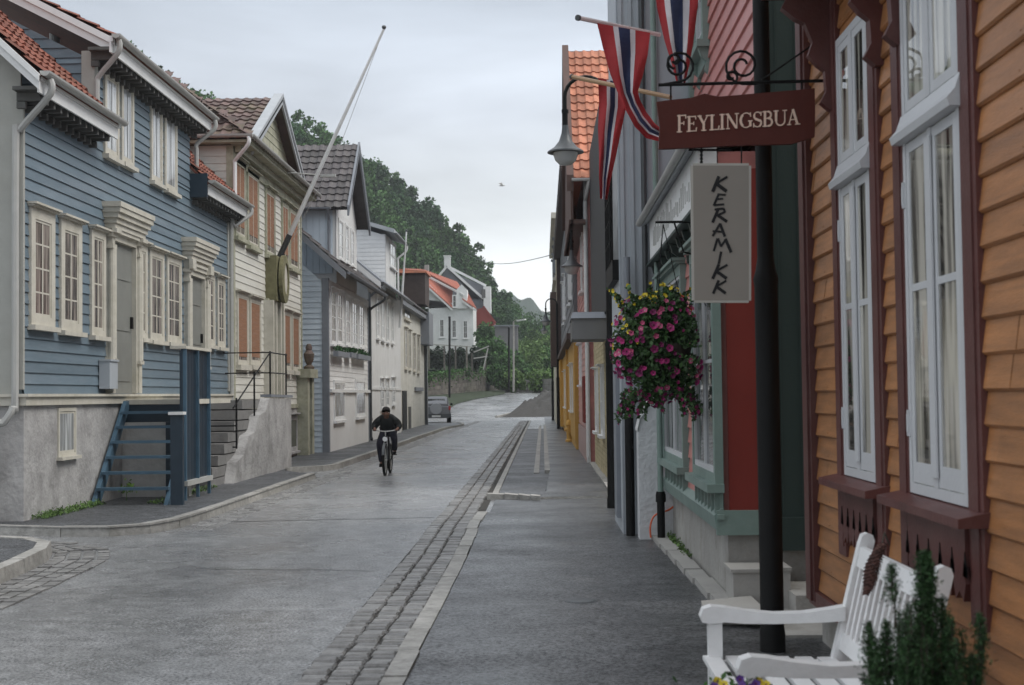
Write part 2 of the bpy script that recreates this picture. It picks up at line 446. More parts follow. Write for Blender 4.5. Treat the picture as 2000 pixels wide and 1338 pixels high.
# ------------------------------------------------------------ shared materials
M = {}
M['road'] = asphalt('road_asphalt', (.115, .117, .12), (.30, .303, .306), .17, .40, .32)
M['walk'] = asphalt('walk_asphalt', (.034, .035, .037), (.10, .102, .105), .26, .5, .5, (1, 1, 1))
M['walk2'] = asphalt('side_asphalt', (.05, .052, .056), (.09, .094, .10), .4, .62, .5, (1, 1, 1))
M['kerb'] = mat('kerb_granite', (.31, .30, .28), .6, .3, 9, .5, 40, attr=.14, dirt=(.10, .10, .08), dscale=1.7, damt=.6)
M['cobble'] = mat('cobble_granite', (.20, .195, .19), .42, .3, 14, .6, 50, attr=.3, dirt=(.10, .10, .085), dscale=1.4, damt=.5)
M['soil'] = mat('ground_earth', (.07, .066, .05), .95, .4, 3, .5)
M['gravel'] = mat('bed_gravel', (.045, .042, .038), .9, .6, 9, 1.0, 20)
M['blue'] = mat('blue_boards', (.125, .170, .205), .5, .12, 3, .15, 60, (1, .4, 3), attr=.13, dirt=(.22, .25, .28), dscale=.7, damt=.6)
M['bluedark'] = mat('dark_blue_paint', (.017, .032, .048), .45, .15, 4, attr=.12)
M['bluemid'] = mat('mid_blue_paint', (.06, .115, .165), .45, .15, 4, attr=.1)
M['cream'] = mat('cream_trim', (.52, .495, .43), .55, .10, 5, .1, 40, dirt=(.30, .28, .20), dscale=2, damt=.5)
M['greige'] = mat('greige_paint', (.37, .37, .34), .6, .08, 2, .1, 40, dirt=(.28, .27, .23), dscale=1.2, damt=.4)
M['plaster'] = mat('grey_plaster', (.37, .362, .355), .85, .2, 2.2, .8, 14, dirt=(.13, .125, .12), dscale=1.3, damt=.85)
M['plasterw'] = mat('white_plaster', (.55, .56, .57), .8, .08, 3, .8, 18, dirt=(.36, .36, .36), dscale=2.2, damt=.6)
M['plasterlt'] = mat('pale_plaster', (.50, .49, .47), .85, .15, 2.5, .6, 14, dirt=(.25, .24, .22), dscale=1.8, damt=.6)
M['creamwall'] = mat('cream_boards', (.60, .59, .54), .6, .08, 2, .1, 40, (1, .4, 3), attr=.07, dirt=(.36, .35, .28), dscale=.9, damt=.5)
M['oldgreen'] = mat('mossy_cream_trim', (.37, .365, .28), .7, .2, 4, .2, 30, dirt=(.13, .14, .07), dscale=2.2, damt=.8)
M['white'] = mat('white_paint', (.72, .725, .72), .5, .06, 3, .05, 40, attr=.04, dirt=(.46, .46, .44), dscale=1.3, damt=.4)
M['palewall'] = mat('pale_grey_boards', (.70, .70, .69), .6, .06, 2, .1, 40, attr=.05, dirt=(.45, .45, .43), dscale=1, damt=.4)
M['lightblue'] = mat('light_blue_boards', (.56, .63, .69), .55, .07, 2, .1, 40, attr=.06)
M['slate'] = mat('grey_blue_trim', (.20, .215, .24), .6, .1, 3)
M['brownblind'] = mat('brown_blind', (.25, .125, .07), .8, .2, 3, .2, 30, (1, 1, 12), dirt=(.27, .19, .15), dscale=1.2, damt=.6)
M['door'] = mat('grey_door', (.20, .205, .19), .5, .08, 3, attr=.05)
M['gutter'] = mat('painted_gutter', (.40, .40, .385), .5, .1, 4, dirt=(.22, .22, .19), dscale=2, damt=.5)
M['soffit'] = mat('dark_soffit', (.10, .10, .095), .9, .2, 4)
M['tilered'] = mat('red_tile', (.20, .065, .042), .75, .25, 5, .3, 30, attr=.35, dirt=(.10, .07, .045), dscale=2, damt=.6)
M['tileor'] = mat('orange_tile', (.42, .165, .10), .75, .2, 5, .3, 30, attr=.32, dirt=(.22, .12, .07), dscale=1.3, damt=.6)
M['tilebr'] = mat('brown_tile', (.115, .075, .068), .7, .3, 5, .3, 30, attr=.35, dirt=(.12, .14, .05), dscale=1.1, damt=.55)
M['tiledk'] = mat('dark_tile', (.075, .066, .068), .6, .25, 5, .3, 30, attr=.35, dirt=(.12, .12, .10), dscale=1.1, damt=.3)
M['roofgrey'] = mat('grey_roofing', (.36, .38, .40), .6, .1, 3)
M['black'] = mat('black_iron', (.006, .006, .006), .55, .2, 5, .1, 60, spec=.2)
M['dkgrey'] = mat('dark_grey_metal', (.06, .066, .07), .4, .15, 5)
M['orange'] = mat('ochre_boards', (.355, .155, .058), .38, .28, 5, .22, 60, (1, .35, 4), attr=.14, dirt=(.16, .075, .035), dscale=1.8, damt=.6)
M['maroon'] = mat('maroon_trim', (.098, .034, .030), .45, .2, 4, .15, 50, attr=.08, dirt=(.16, .085, .075), dscale=3, damt=.4)
M['signred'] = mat('sign_board_red', (.085, .018, .012), .8, .12, 3, .1, 30)
M['sashw'] = mat('white_sash', (.54, .55, .565), .4, .05, 5, .15, 40, attr=.03, dirt=(.42, .43, .43), dscale=5, damt=.4)
M['redwall'] = mat('red_boards', (.50, .20, .18), .33, .12, 3, .1, 40, attr=.1, dirt=(.5, .22, .19), dscale=.8, damt=.4)  # pinker than the paint: grazing sky sheen is put into the colour
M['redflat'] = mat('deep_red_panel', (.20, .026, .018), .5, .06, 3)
M['green'] = mat('grey_green_trim', (.17, .235, .21), .5, .1, 4, .1, 30, dirt=(.26, .31, .29), dscale=2.2, damt=.5)
M['dkgreen'] = mat('dark_green_paint', (.028, .045, .04), .5, .12, 2, .1, 30)
M['concrete'] = mat('concrete', (.32, .31, .29), .85, .15, 2, .4, 30, dirt=(.13, .115, .09), dscale=1.5, damt=.75)
M['conclt'] = mat('pale_concrete', (.34, .33, .31), .8, .12, 4, .3, 30, dirt=(.22, .21, .19), dscale=2, damt=.5)
M['greyboards'] = mat('cool_grey_boards', (.38, .41, .44), .5, .05, 3, attr=.05)
M['yellow'] = mat('ochre_yellow_wall', (.52, .30, .07), .7, .07, 3)
M['yellowbrick'] = mat('pale_yellow_brick', (.47, .40, .24), .8, .12, 4, attr=.15)
M['stone'] = mat('stone_wall', (.135, .12, .105), .9, .45, 3.5, 1, 5, attr=.3, dirt=(.06, .08, .03), dscale=.5, damt=.6)
M['signcream'] = mat('sign_board_cream', (.26, .235, .205), .5, .03, 3)
M['ink'] = mat('black_ink', (.006, .006, .007), .6, 0, 3)
M['lettercream'] = mat('letter_cream', (.74, .55, .44), .5, .1, 30)
M['glass'] = glass_mat('window_glass', (.05, .052, .05), .05, .5)
M['glasscurt'] = glass_mat('curtained_glass', (.15, .13, .115), .07, .55)
M['glasslt'] = glass_mat('pale_curtained_glass', (.36, .37, .37), .12, .3)
M['glassnear'] = glass_mat('shop_glass', (.20, .19, .165), .03, .8, 1.0)
M['benchw'] = mat('bench_white', (.74, .74, .74), .45, .05, 6, .15, 40, attr=.03, dirt=(.5, .5, .48), dscale=4, damt=.3)
M['flagred'] = mat('flag_red', (.33, .026, .03), .8, .12, 3)
M['flagwhite'] = mat('flag_white', (.55, .52, .54), .8, .08, 3)
M['flagblue'] = mat('flag_blue', (.020, .028, .075), .8, .12, 3)
M['leaf'] = mat('broadleaf', (.052, .118, .032), .7, .3, 2, attr=.65, spec=.25)
M['leafdk'] = mat('dark_leaf', (.028, .076, .026), .7, .3, 2, attr=.6, spec=.25)
M['leaflt'] = mat('light_leaf', (.10, .17, .05), .7, .3, 2, attr=.5, spec=.25)
M['conifer'] = mat('conifer_leaf', (.032, .074, .026), .6, .3, 20, attr=.75, spec=.3)
M['hedge'] = mat('hedge_leaf', (.018, .035, .016), .8, .3, 4, attr=.5)
M['bark'] = mat('bark', (.06, .05, .04), .9, .3, 3)
M['hill'] = mat('hill_undergrowth', (.025, .045, .02), .95, .5, .12, 1, .4)

# ------------------------------------------------------------ ground
def sheet(name, rows, dz, m, kind='structure', skirt=0.0):
    """rows: list of (Y, x0, x1)"""
    mb = MB(); pr = None
    R = []
    for (a, b) in zip(rows[:-1], rows[1:]):
        n = max(1, int((b[0]-a[0])/6))
        for k in range(n):
            t = k/n; R.append(tuple(a[i]+(b[i]-a[i])*t for i in range(3)))
    R.append(rows[-1])
    for Y, x0, x1 in R:
        q = ((x0, Y, gz(Y)+dz), (x1, Y, gz(Y)+dz))
        if pr: mb.face([pr[0], pr[1], q[1], q[0]])
        pr = q
    o = mb.build(name, m)
    return tag(o, kind=kind)
# one sheet to the horizon, following the rise at the end of the street
mb = MB(); Ys = [-60, -20]+list(range(0, 200, 8))+[240, 320, 500, 900, 2500]; Xs = [-2500, -600, -200, -60, -20, 0, 20, 60, 200, 600, 2500]
for y0, y1 in zip(Ys[:-1], Ys[1:]):
    for x0, x1 in zip(Xs[:-1], Xs[1:]):
        mb.face([(x0, y0, gz(y0)-.012), (x1, y0, gz(y0)-.012), (x1, y1, gz(y1)-.012), (x0, y1, gz(y1)-.012)])
tag(mb.build('ground', M['soil']), kind='structure')
sheet('road', [(-20, -60, 2.4), (18, -60, 2.4), (60, -9, 2.4), (92, -9, 2.4), (110, -9, 4), (140, -9, 16), (172, -9, 40)], 0, M['road'])

# right pavement with its long granite kerb, slightly cranked like the real one
KR = [(0, -.95), (5.5, -.87), (9, -.85), (15, -.82), (18.5, -.86), (20.3, -.84)]
def kx(Y):
    for (a, xa), (b, xb) in zip(KR[:-1], KR[1:]):
        if Y <= b: return xa+(xb-xa)*(Y-a)/(b-a)
    return KR[-1][1]
sheet('pavement', [(-3, -.9, 2.4)]+[(y, kx(y)+.0, 2.4) for y in (0, 3, 5.5, 7, 9, 12, 15, 18.5, 20.3)], .035, M['walk'])
sheet('pavement', [(20.3, -.80, 2.4), (21.4, -.80, 2.4), (22.9, -.80, 2.4)], .022, M['walk'])
sheet('pavement', [(22.9, -.05, 2.4), (24.5, .05, 2.4), (30, .12, 2.4), (70, .12, 2.4), (100, .12, 1.8)], .06, M['walk'])
sheet('parking_bay', [(23.2, -.80, .0), (30, -.8, .12), (70, -.8, .12)], .012, M['walk2'])
mb = MB(); y = 1.0
while y < 20.2:
    L_ = rnd.uniform(.8, 1.15); j = rnd.uniform(-.012, .012); e = min(y+L_-.012, 20.3)
    x0 = kx(y)+j; x1 = kx(e)+j; h = .05+rnd.uniform(-.006, .01)
    mb.hexa([(x0-.14, y, -.05), (x0, y, -.05), (x1, e, -.05), (x1-.14, e, -.05), (x0-.14, y, h), (x0, y, h), (x1, e, h), (x1-.14, e, h)]); y += L_
tag(mb.build('kerb', M['kerb']), kind='structure')
mb = MB()
P = [(-.95, 23.1), (-.66, 23.1), (-.42, 22.9), (-.22, 22.7), (-.05, 22.6)]     # short raised corner kerb where the bay begins
for (x0, y0), (x1, y1) in zip(P[:-1], P[1:]):
    mb.hexa([(x0, y0, -.02), (x1-.01, y1, -.02), (x1-.01, y1+.3, -.02), (x0, y0+.3, -.02), (x0, y0, .10), (x1-.01, y1, .09), (x1-.01, y1+.3, .09), (x0, y0+.3, .10)])
mb.box(-.05, 2.4, 22.88, 22.91, -.02, .056)
y = 23.6
while y < 92:
    L_ = rnd.uniform(.8, 1.1); g = gz(y)
    mb.box(-.90, -.80, y, y+L_-.015, g-.02, g+.035)
    if y > 29.5 and y < 75:
        mb.box(.02, .14, y, y+L_-.015, g-.02, g+.085)
        mb.box(-.22, -.10, y, y+L_-.015, g-.02, g+.03)
    y += L_
tag(mb.build('kerb', M['kerb']), kind='structure')

# cobbled gutter strips
def cobbles(name, y0, y1, xf, ncol, cw, zt=.02, lmin=.12, lmax=.2):
    mb = MB()
    for c in range(ncol):
        y = y0+rnd.random()*.1
        while y < y1:
            ln = rnd.uniform(lmin, lmax)*(1 if y < 30 else 1.8); g = .016; X = xf(y)+c*cw+rnd.uniform(-.009, .009)
            h = zt+rnd.uniform(-.007, .009); G = gz(y); s = .014; a = rnd.random()
            x0, x1, ya, yb = X+g/2, X+cw-g/2, y+g/2, y+ln-g/2
            i = len(mb.v)
            mb.v += [(x0, ya, G-.03), (x1, ya, G-.03), (x1, yb, G-.03), (x0, yb, G-.03), (x0, ya, G+h-s), (x1, ya, G+h-s), (x1, yb, G+h-s), (x0, yb, G+h-s),
                     (x0+s, ya+s, G+h+rnd.uniform(-.004, .004)), (x1-s, ya+s, G+h), (x1-s, yb-s, G+h+rnd.uniform(-.004, .004)), (x0+s, yb-s, G+h)]
            for q in ((0, 1, 5, 4), (1, 2, 6, 5), (2, 3, 7, 6), (3, 0, 4, 7), (4, 5, 9, 8), (5, 6, 10, 9), (6, 7, 11, 10), (7, 4, 8, 11), (8, 9, 10, 11)):
                mb.f.append(tuple(i+k for k in q)); mb.a.append(a); mb.mi.append(0)
            y += ln
    return tag(mb.build(name, M['cobble']), kind='structure')
cobbles('cobble_gutter', 2.0, 90, lambda y: kx(min(y, 20))-.14-.545, 3, .18, .022, .085, .16)
sheet('gutter_bed', [(1, -1.60, -.9), (9, -1.52, -.9), (20, -1.52, -.88), (92, -1.52, -.88)], .004, M['gravel'])
cobbles('cobble_gutter', 18.3, 60, lambda y: -4.86, 3, .15, .012)
cobbles('cobble_gutter', 60, 92, lambda y: -4.86+(y-60)*.012, 3, .15, .012)

# left pavement, raised kerbs
def kerbline(name, P, w=.16, h=.12, hb=-.02, step=.9):
    mb = MB()
    pts = P
    for (a, b) in zip(pts[:-1], pts[1:]):
        a = Vector(a); b = Vector(b); L_ = (b-a).length; n = max(1, round(L_/step)); d = (b-a)/L_; s = Vector((-d.y, d.x))*w
        for k in range(n):
            p = a+d*(L_*k/n+.006); q = a+d*(L_*(k+1)/n-.006); g = gz(p.y); hh = h+rnd.uniform(-.006, .006); c = s*.12
            mb.hexa([(p.x, p.y, g+hb), (q.x, q.y, g+hb), (q.x+s.x, q.y+s.y, g+hb), (p.x+s.x, p.y+s.y, g+hb),
                     (p.x+c.x, p.y+c.y, g+hh), (q.x+c.x, q.y+c.y, g+hh), (q.x+s.x, q.y+s.y, g+hh), (p.x+s.x, p.y+s.y, g+hh)])
    return tag(mb.build(name, M['kerb']), kind='structure')
def xy(px, py): 
    d = ray(px, py); t = -EYE.z/d.z; return (d.x*t, d.y*t)
corner = [(-14, 20.2), (-9.0, 18.6), (-7.3, 18.05), (-6.2, 17.65), (-5.55, 17.6), (-5.12, 17.95), (-4.93, 18.7), (-4.88, 20), (-4.88, 29.6)]
kerbline('kerb', [corner[i] for i in range(3, len(corner))], h=.13, step=1.0)
kerbline('kerb', corner[:4], h=.12, step=.8, w=.10)
kerbline('kerb', [(-4.88, 29.7), (-5.4, 30.4), (-6.2, 30.9)], h=.05)
kerbline('kerb', [(-6.1, 31.6), (-5.2, 32.6), (-4.95, 33.4), (-4.95, 46), (-5.0, 58)], h=.13)
kerbline('kerb', [(-5.0, 58), (-4.95, 72), (-4.6, 76), (-4.5, 79), (-4.7, 82), (-5.3, 84)], h=.12)
def fan(name, P, dz, m, c):
    mb = MB(); 
    for a, b in zip(P[:-1], P[1:]): mb.face([(c[0], c[1], dz), (a[0], a[1], dz), (b[0], b[1], dz)])
    return tag(mb.build(name, m), kind='structure')
mb = MB(); P = [(-14, 24)]+corner+[(-4.9, 30), (-8, 30), (-8, 24)]
mb.face([(x, y, .11) for x, y in P]); tag(mb.build('pavement', M['walk2']), kind='structure')
sheet('pavement', [(30.05, -8, -5.25), (31.3, -8, -5.9), (31.9, -8, -5.9), (33.4, -8, -4.98), (58, -8, -5.03), (72, -8, -4.97), (79, -8, -4.6), (83, -8, -5.2)], .10, M['walk2'])
# traffic corner on the near left with its cobbled apron
cx, cy = -7.55, 14.2
isl = [(-16, 17.2), (-8, 16.75), (-6.5, 16.5), (-6.0, 16.25), (-5.62, 15.75), (-5.40, 15.0), (-5.27, 14.0), (-5.18, 13.0), (-5.12, 11.5), (-5.1, 9.0), (-5.1, 2.0), (-16, 2.0)]
kerbline('kerb', isl[:-1][::-1], h=.14, step=.7)
mb = MB(); mb.face([(x-.1, y-.03, .125) for x, y in isl]); tag(mb.build('pavement', M['walk2']), kind='structure')
mb = MB()
for r_ in range(4):
    s_ = 0.0; off = .09+r_*.14; base_ = [Vector((x, y)) for x, y in isl[2:9]]
    Lc = [0]
    for p_, q_ in zip(base_[:-1], base_[1:]): Lc.append(Lc[-1]+(q_-p_).length)
    while s_ < Lc[-1]-.2:
        ln = rnd.uniform(.12, .2); i_ = max(k for k in range(len(Lc)) if Lc[k] <= s_); i_ = min(i_, len(base_)-2)
        f_ = (s_-Lc[i_])/(Lc[i_+1]-Lc[i_]); p_ = base_[i_].lerp(base_[i_+1], f_); d_ = (base_[i_+1]-base_[i_]).normalized(); n_ = Vector((-d_.y, d_.x))
        if n_.x < 0: n_ = -n_
        bulge = 1+.12*math.sin(PI*min(1, s_/Lc[-1]*1.6)); c_ = p_+n_*off*bulge; hh = .012+rnd.uniform(-.005, .007)
        q = [c_-n_*.061, c_-n_*.061+d_*(ln-.014), c_+n_*.061+d_*(ln-.014)*1.05, c_+n_*.061]
        mb.hexa([(v_.x, v_.y, -.01) for v_ in q]+[(v_.x, v_.y, hh) for v_ in q], rnd.random()); s_ += ln
tag(mb.build('cobble_apron', M['cobble']), kind='structure')
# repaired patches and tar seams in the wet asphalt
def patch(P, dz, m, name='asphalt_patch'):
    mb = MB(); mb.face([(x, y, dz) for x, y in P]); return tag(mb.build(name, m), kind='structure')
M['patch'] = asphalt('patch_asphalt', (.018, .019, .02), (.06, .061, .063), .10, .30, .9)
M['seam'] = mat('tar_seam', (.012, .012, .013), .3, .2, 6)
def blob(cx, cy, rx, ry, n=26, j=.22): return [(cx+rx*math.cos(2*PI*k/n)*(1+rnd.uniform(-j, j)), cy+ry*math.sin(2*PI*k/n)*(1+rnd.uniform(-j, j))) for k in range(n)]
def seam(pts, z, w=.012):
    mb = MB()
    for (x0, y0), (x1, y1) in zip(pts[:-1], pts[1:]):
        d = Vector((x1-x0, y1-y0)).normalized(); q = Vector((-d.y, d.x))*w
        mb.face([(x0-q.x, y0-q.y, z), (x1-q.x, y1-q.y, z), (x1+q.x, y1+q.y, z), (x0+q.x, y0+q.y, z)])
    return tag(mb.build('road_seam', M['seam']), kind='structure')
def wander(x0, y0, x1, y1, n=24, a=.035): return [(x0+(x1-x0)*k/n+rnd.uniform(-a, a), y0+(y1-y0)*k/n+rnd.uniform(-a, a)) for k in range(n+1)]
seam(wander(-4.4, 19.5, -1.6, 19.9), .0045, .02); seam(wander(-3.6, 14.2, -1.7, 13.9, 16), .0045, .01)

# drain cover in the right pavement
t = thing('drain_cover', (.42, 11.9, .036), 'small round iron drain cover set in the near right pavement', 'drain cover')
mb = MB(); x0, y0 = xy(1135, 1182); t.location = (x0, y0, .036)
mb.lathe((x0, y0, .036), [(.0, .006), (.11, .006), (.12, .004), (.12, -.01)], 20); mb.build('lid', M['dkgrey'], t)
mb = MB(); mb.lathe((x0, y0, .036), [(.122, -.01), (.122, .002), (.14, .002), (.145, -.01)], 20); mb.build('rim', M['dkgrey'], t)
# ============================================================ LEFT SIDE
def gutterpipe(parent, pts, m, r=.045, name='downpipe'):
    mb = MB(); mb.tube(curve(pts, 4) if len(pts) > 3 else pts, r, 8); return mb.build(name, m, parent, smooth=True)
def half_gutter(mb, p, q, r=.07, end=True):
    """half-round eaves gutter from p to q"""
    p = Vector(p); q = Vector(q); d = (q-p).normalized(); s = d.cross(Vector((0, 0, 1))).normalized(); n = 8
    pr = []
    for k in range(n+1):
        t = PI*k/n; pr.append(s*math.cos(t)*r+Vector((0, 0, -math.sin(t)*r)))
    for a, b in zip(pr[:-1], pr[1:]):
        mb.face([p+a, q+a, q+b, p+b]); mb.face([p+a*.88, q+a*.88, q+b*.88, p+b*.88])
    for e in (p, q):
        mb.face([e+a for a in pr])

def eave(parent, X, Xo, y0, y1, z, brackets=True, fm='white', end=True):
    """boxed eave in front of plane X out to Xo, top at z"""
    s = 1 if Xo > X else -1
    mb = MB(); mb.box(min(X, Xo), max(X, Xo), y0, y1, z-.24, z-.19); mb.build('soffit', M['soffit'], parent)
    mb = MB(); mb.box(min(Xo, Xo+.03*s), max(Xo, Xo+.03*s), y0, y1, z-.28, z-.02)
    mb.box(min(Xo+.03*s, Xo+.055*s), max(Xo+.03*s, Xo+.055*s), y0, y1, z-.11, z-.02)
    mb.build('fascia', M[fm], parent)
    if brackets:
        mb = MB(); y = y0+.15
        while y < y1-.1:
            a, b = (X, Xo-.02) if s > 0 else (Xo+.02, X)
            mb.box(a, b, y, y+.07, z-.36, z-.245)
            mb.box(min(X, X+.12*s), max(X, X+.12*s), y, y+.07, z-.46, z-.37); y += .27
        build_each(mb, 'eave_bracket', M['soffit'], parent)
    mb = MB(); half_gutter(mb, (Xo+.12*s, y0-.05, z-.0), (Xo+.12*s, y1+.05, z-.0)); mb.build('gutter', M['gutter'], parent)

# ---------------------------------------------------------------- blue house
XB = -7.1
h = thing('wooden_house', (XB, 25, 0), 'large two storey blue clapboard house with cream window frames, nearest on the left', 'house', None)
F = FL(XB); Y0, Y1, D0, D1 = 18.72, 31.1, 21.7, 27.7
mb = MB()
mb.box(-16, XB-.01, Y0+.012, Y1, 1.72, 6.05); mb.box(-13, XB-.01, D0+.011, D1, 6.05, 7.25)
siding(mb, F, 1.82, 6.0, Y0+.02, Y1, .158, .024)
siding(mb, F, 6.0, 7.3, D0+.14, D1, .158, .024)
siding(mb, FY(D0), 6.0, 7.2, lambda z: -12, lambda z: XB-.16, .158, .024)
# triangle of the cross gable rises behind the dormer eave
siding(mb, FY(D0), 7.2, 9.3, lambda z: -12.5, lambda z: XB-.1-(z-7.2)/.52, .158, .024)
mb.build('wall', M['blue'], h)
mb = MB()  # flank wall towards the side street: upright boards painted greige
vboards(mb, FY(Y0), 1.8, 6.0, -16, XB-.12, .22, .012, .016); mb.prism([(XB-.02, Y0-.018, 6.0), (-16, Y0-.018, 6.0), (-16, Y0-.018, 9.5), (XB-3.4, Y0-.018, 9.2), (XB-.02, Y0-.018, 6.3)], (0, .05, 0)); mb.build('end_wall', M['greige'], h)
mb = MB()
mb.box(XB-.14, XB+.03, Y0-.045, Y0+.015, 1.9, 6.0); mb.box(XB-.17, XB+.04, D0-.045, D0+.13, 5.9, 7.3)
mb.fb(F, Y1-.13, Y1+.0, 0, .04, 1.9, 6.0); build_each(mb, 'corner_board', M['greige'], h)
mb = MB(); mb.box(-16.05, XB+.09, Y0-.09, Y1+.02, 1.68, 1.80); mb.box(-16.1, XB+.13, Y0-.13, Y1+.02, 1.80, 1.84); build_each(mb, 'base_board', M['cream'], h)
mb = MB(); mb.box(-16, XB+.03, Y0-.02, Y1, -.3, 1.68); mb.build('foundation_wall', M['plaster'], h)
# eaves
eave(h, XB, XB+.34, 18.35, D0+.10, 6.18); eave(h, XB, XB+.34, D1+.02, 31.5, 6.16); eave(h, XB, XB+.34, 21.45, 28.05, 7.50)
mb = MB(); mb.box(XB+.0, XB+.37, D1-.02, D1+.04, 5.82, 6.30); mb.build('eave_end', M['bluedark'], h)
pt = math.radians(43)
V = Vector((-math.cos(pt), 0, math.sin(pt)))
mb = MB(); tiles(mb, (XB+.42, 18.3, 6.14), (0, 1, 0), V, D0-18.3, 6.2, .23, .34)
tiles(mb, (XB+.42, D1, 6.12), (0, 1, 0), V, 31.5-D1, 6.2, .23, .34)
pd = math.radians(27.5); VD = Vector((-math.cos(pd), 0, math.sin(pd)))
tiles(mb, (XB+.42, 21.56, 7.47), (0, 1, 0), VD, 28.1-21.56, 5.0, .23, .34)
mb.build('roof', M['tilered'], h)
mb = MB()   # verge boards
def verge(mb, y, x, z, V, ln, w=.2, t=.035):
    p = Vector((x, y, z)); q = p+V*ln
    mb.prism([p, q, q-Vector((0, 0, w)), p-Vector((0, 0, w))], (0, -t, 0))
    mb.prism([p+Vector((0, 0, .02)), q+Vector((0, 0, .02)), q-Vector((0, 0, w*.4)), p-Vector((0, 0, w*.4))], (0, -t-.03, 0))
verge(mb, 18.3, XB+.40, 6.11, V, 6.3); verge(mb, 21.6, XB+.40, 7.44, VD, 5.0, .22)
build_each(mb, 'verge_board', M['white'], h)
mb = MB(); c = PY(268, 75, 26.2); mb.lathe((c.x-1.6, 26.2, c.z+.02), [(.0, .42), (.2, .40), (.26, .34), (.1, .33), (.1, -.2)], 14)
v = mb.build('roof_vent', M['gutter'], h)
v.location.x += 0
# downpipes
x_ = XB+.46
gutterpipe(h, [(x_, 18.5, 6.1), (x_, 18.5, 5.9), (XB+.0, 18.63, 5.45), (XB-.05, 18.61, 5.25), (XB-.05, 18.60, 1.95), (XB-.05, 18.52, 1.65), (XB-.17, 18.5, 1.45), (XB-.27, 18.5, 1.35), (XB-.28, 18.5, .15)], M['gutter'], .05)
gutterpipe(h, [(x_, 21.55, 7.45), (x_, 21.55, 7.25), (XB+.12, 21.66, 6.9), (XB+.08, 21.66, 6.75), (XB+.08, 21.66, 6.3)], M['gutter'])
gutterpipe(h, [(x_, 27.95, 7.45), (x_, 27.95, 7.25), (XB+.12, 27.9, 6.95), (XB+.1, 27.9, 6.8), (XB+.1, 27.9, 6.4)], M['gutter'])
gutterpipe(h, [(x_, 31.4, 6.1), (x_, 31.4, 5.95), (XB+.15, 31.15, 5.65), (XB+.08, 31.12, 5.5), (XB+.08, 31.12, .2)], M['gutter'], .05)
# windows: upper
cr = dict(casing=.10, crown=0, sill=.07, proud=.05)
for a in ((200, 228, 135, 300), (233, 257, 152, 316), (291, 313, 192, 352), (318, 342, 212, 368)):
    pxwin(h, F, XB, *a, M['cream'], M['glasslt'], cols=2, rows=4, **cr)
for a in ((54, 101, 402, 634), (113, 154, 425, 645), (173, 201, 446, 655), (268, 283, 476, 660), (288, 316, 486, 664), (322, 350, 498, 668), (400, 416, 532, 674), (421, 436, 541, 678)):
    pxwin(h, F, XB, *a, M['cream'], M['glasscurt'], cols=2, rows=4, casing=.16 if a[0] < 160 else .12, crown=.06, sill=.07, proud=.055, mun=.024, mullion=True)
# pedimented doors
def doorcase(parent, F, u0, u1, z0, z1, ztop):
    mb = MB(); cw = .17
    for u in (u0, u1-cw):      # columns with base, capital and ring mouldings
        for (a, b, c, d) in ((0, .0, z0, z0+.5), (-.03, .03, z0+.5, z0+.56), (.03, -.02, z0+.56, z1-.25), (-.02, .02, z1-.25, z1-.18), (.02, 0, z1-.18, z1-.06), (-.04, .03, z1-.06, z1)):
            mb.fb(F, u+a, u+cw-a, 0, .13+b, c, d)
        p = [F.P(u+cw/2, .10, z0+.56), F.P(u+cw/2, .10, z1-.25)]; mb.tube(p, .075, 12)
    mb.fb(F, u0+.02, u1-.02, 0, .14, z1, ztop-.42)               # frieze
    mb.fb(F, u0+.25, u1-.25, .14, .17, z1+.08, ztop-.48)
    mb.fb(F, u0-.05, u0+cw+.05, .14, .22, z1, ztop-.42); mb.fb(F, u1-cw-.05, u1+.05, .14, .22, z1, ztop-.42)
    for k, (e, n) in enumerate(((.02, .19), (.05, .22), (.10, .26), (.13, .30), (.16, .32))):
        mb.fb(F, u0-e, u1+e, 0, n, ztop-.42+k*.085, ztop-.42+(k+1)*.085-.001)
    mb.fb(F, u0+cw, u0+cw+.07, 0, .1, z0, z1); mb.fb(F, u1-cw-.07, u1-cw, 0, .1, z0, z1); mb.fb(F, u0+cw+.07, u1-cw-.07, 0, .1, z1-.1, z1)
    o = mb.build('door_surround', M['cream'], parent)
    mb = MB(); a, b = u0+cw+.07, u1-cw-.07; H = z1-.1-z0
    mb.fb(F, a, b, .0, .025, z0, z1-.1)
    for (p0, p1, q0, q1) in ((.12, .88, .08, .34), (.12, .88, .42, .70), (.12, .88, .76, .94)):
        mb.fb(F, a+(b-a)*p0, a+(b-a)*p1, .025, .037, z0+H*q0, z0+H*q1)
    d = mb.build('door', M['door'], parent)
    mb = MB(); mb.fb(F, b-.16, b-.10, .037, .08, z0+H*.44, z0+H*.52); mb.build('handle', M['black'], d)
    return o
ya = onX(204, 600, XB)[0]; yb = onX(263, 600, XB)[0]
doorcase(h, F, ya, yb, 1.85, onX(205, 455, XB)[1], onX(195, 392, XB)[1])
ya2 = onX(357, 600, XB)[0]; yb2 = onX(397, 600, XB)[0]
doorcase(h, F, ya2, yb2, 1.85, onX(357, 525, XB)[1], onX(352, 463, XB)[1])
mb = MB(); u = onX(190, 720, XB)[0]; mb.fb(F, u, u+.42, .03, .20, 1.92, 2.36); mb.fb(F, u-.015, u+.435, .03, .22, 2.36, 2.39); mb.build('meter_box', M['greyboards'], h)
# basement window
u0 = onX(108, 840, XB)[0]; u1 = onX(143, 840, XB)[0]
window(h, F, u0, u1, onX(108, 893, XB)[1], onX(108, 797, XB)[1], M['cream'], M['glasslt'], casing=.05, cols=2, rows=3, proud=.05, mun=.04, crown=0, sill=.05, base=.032)

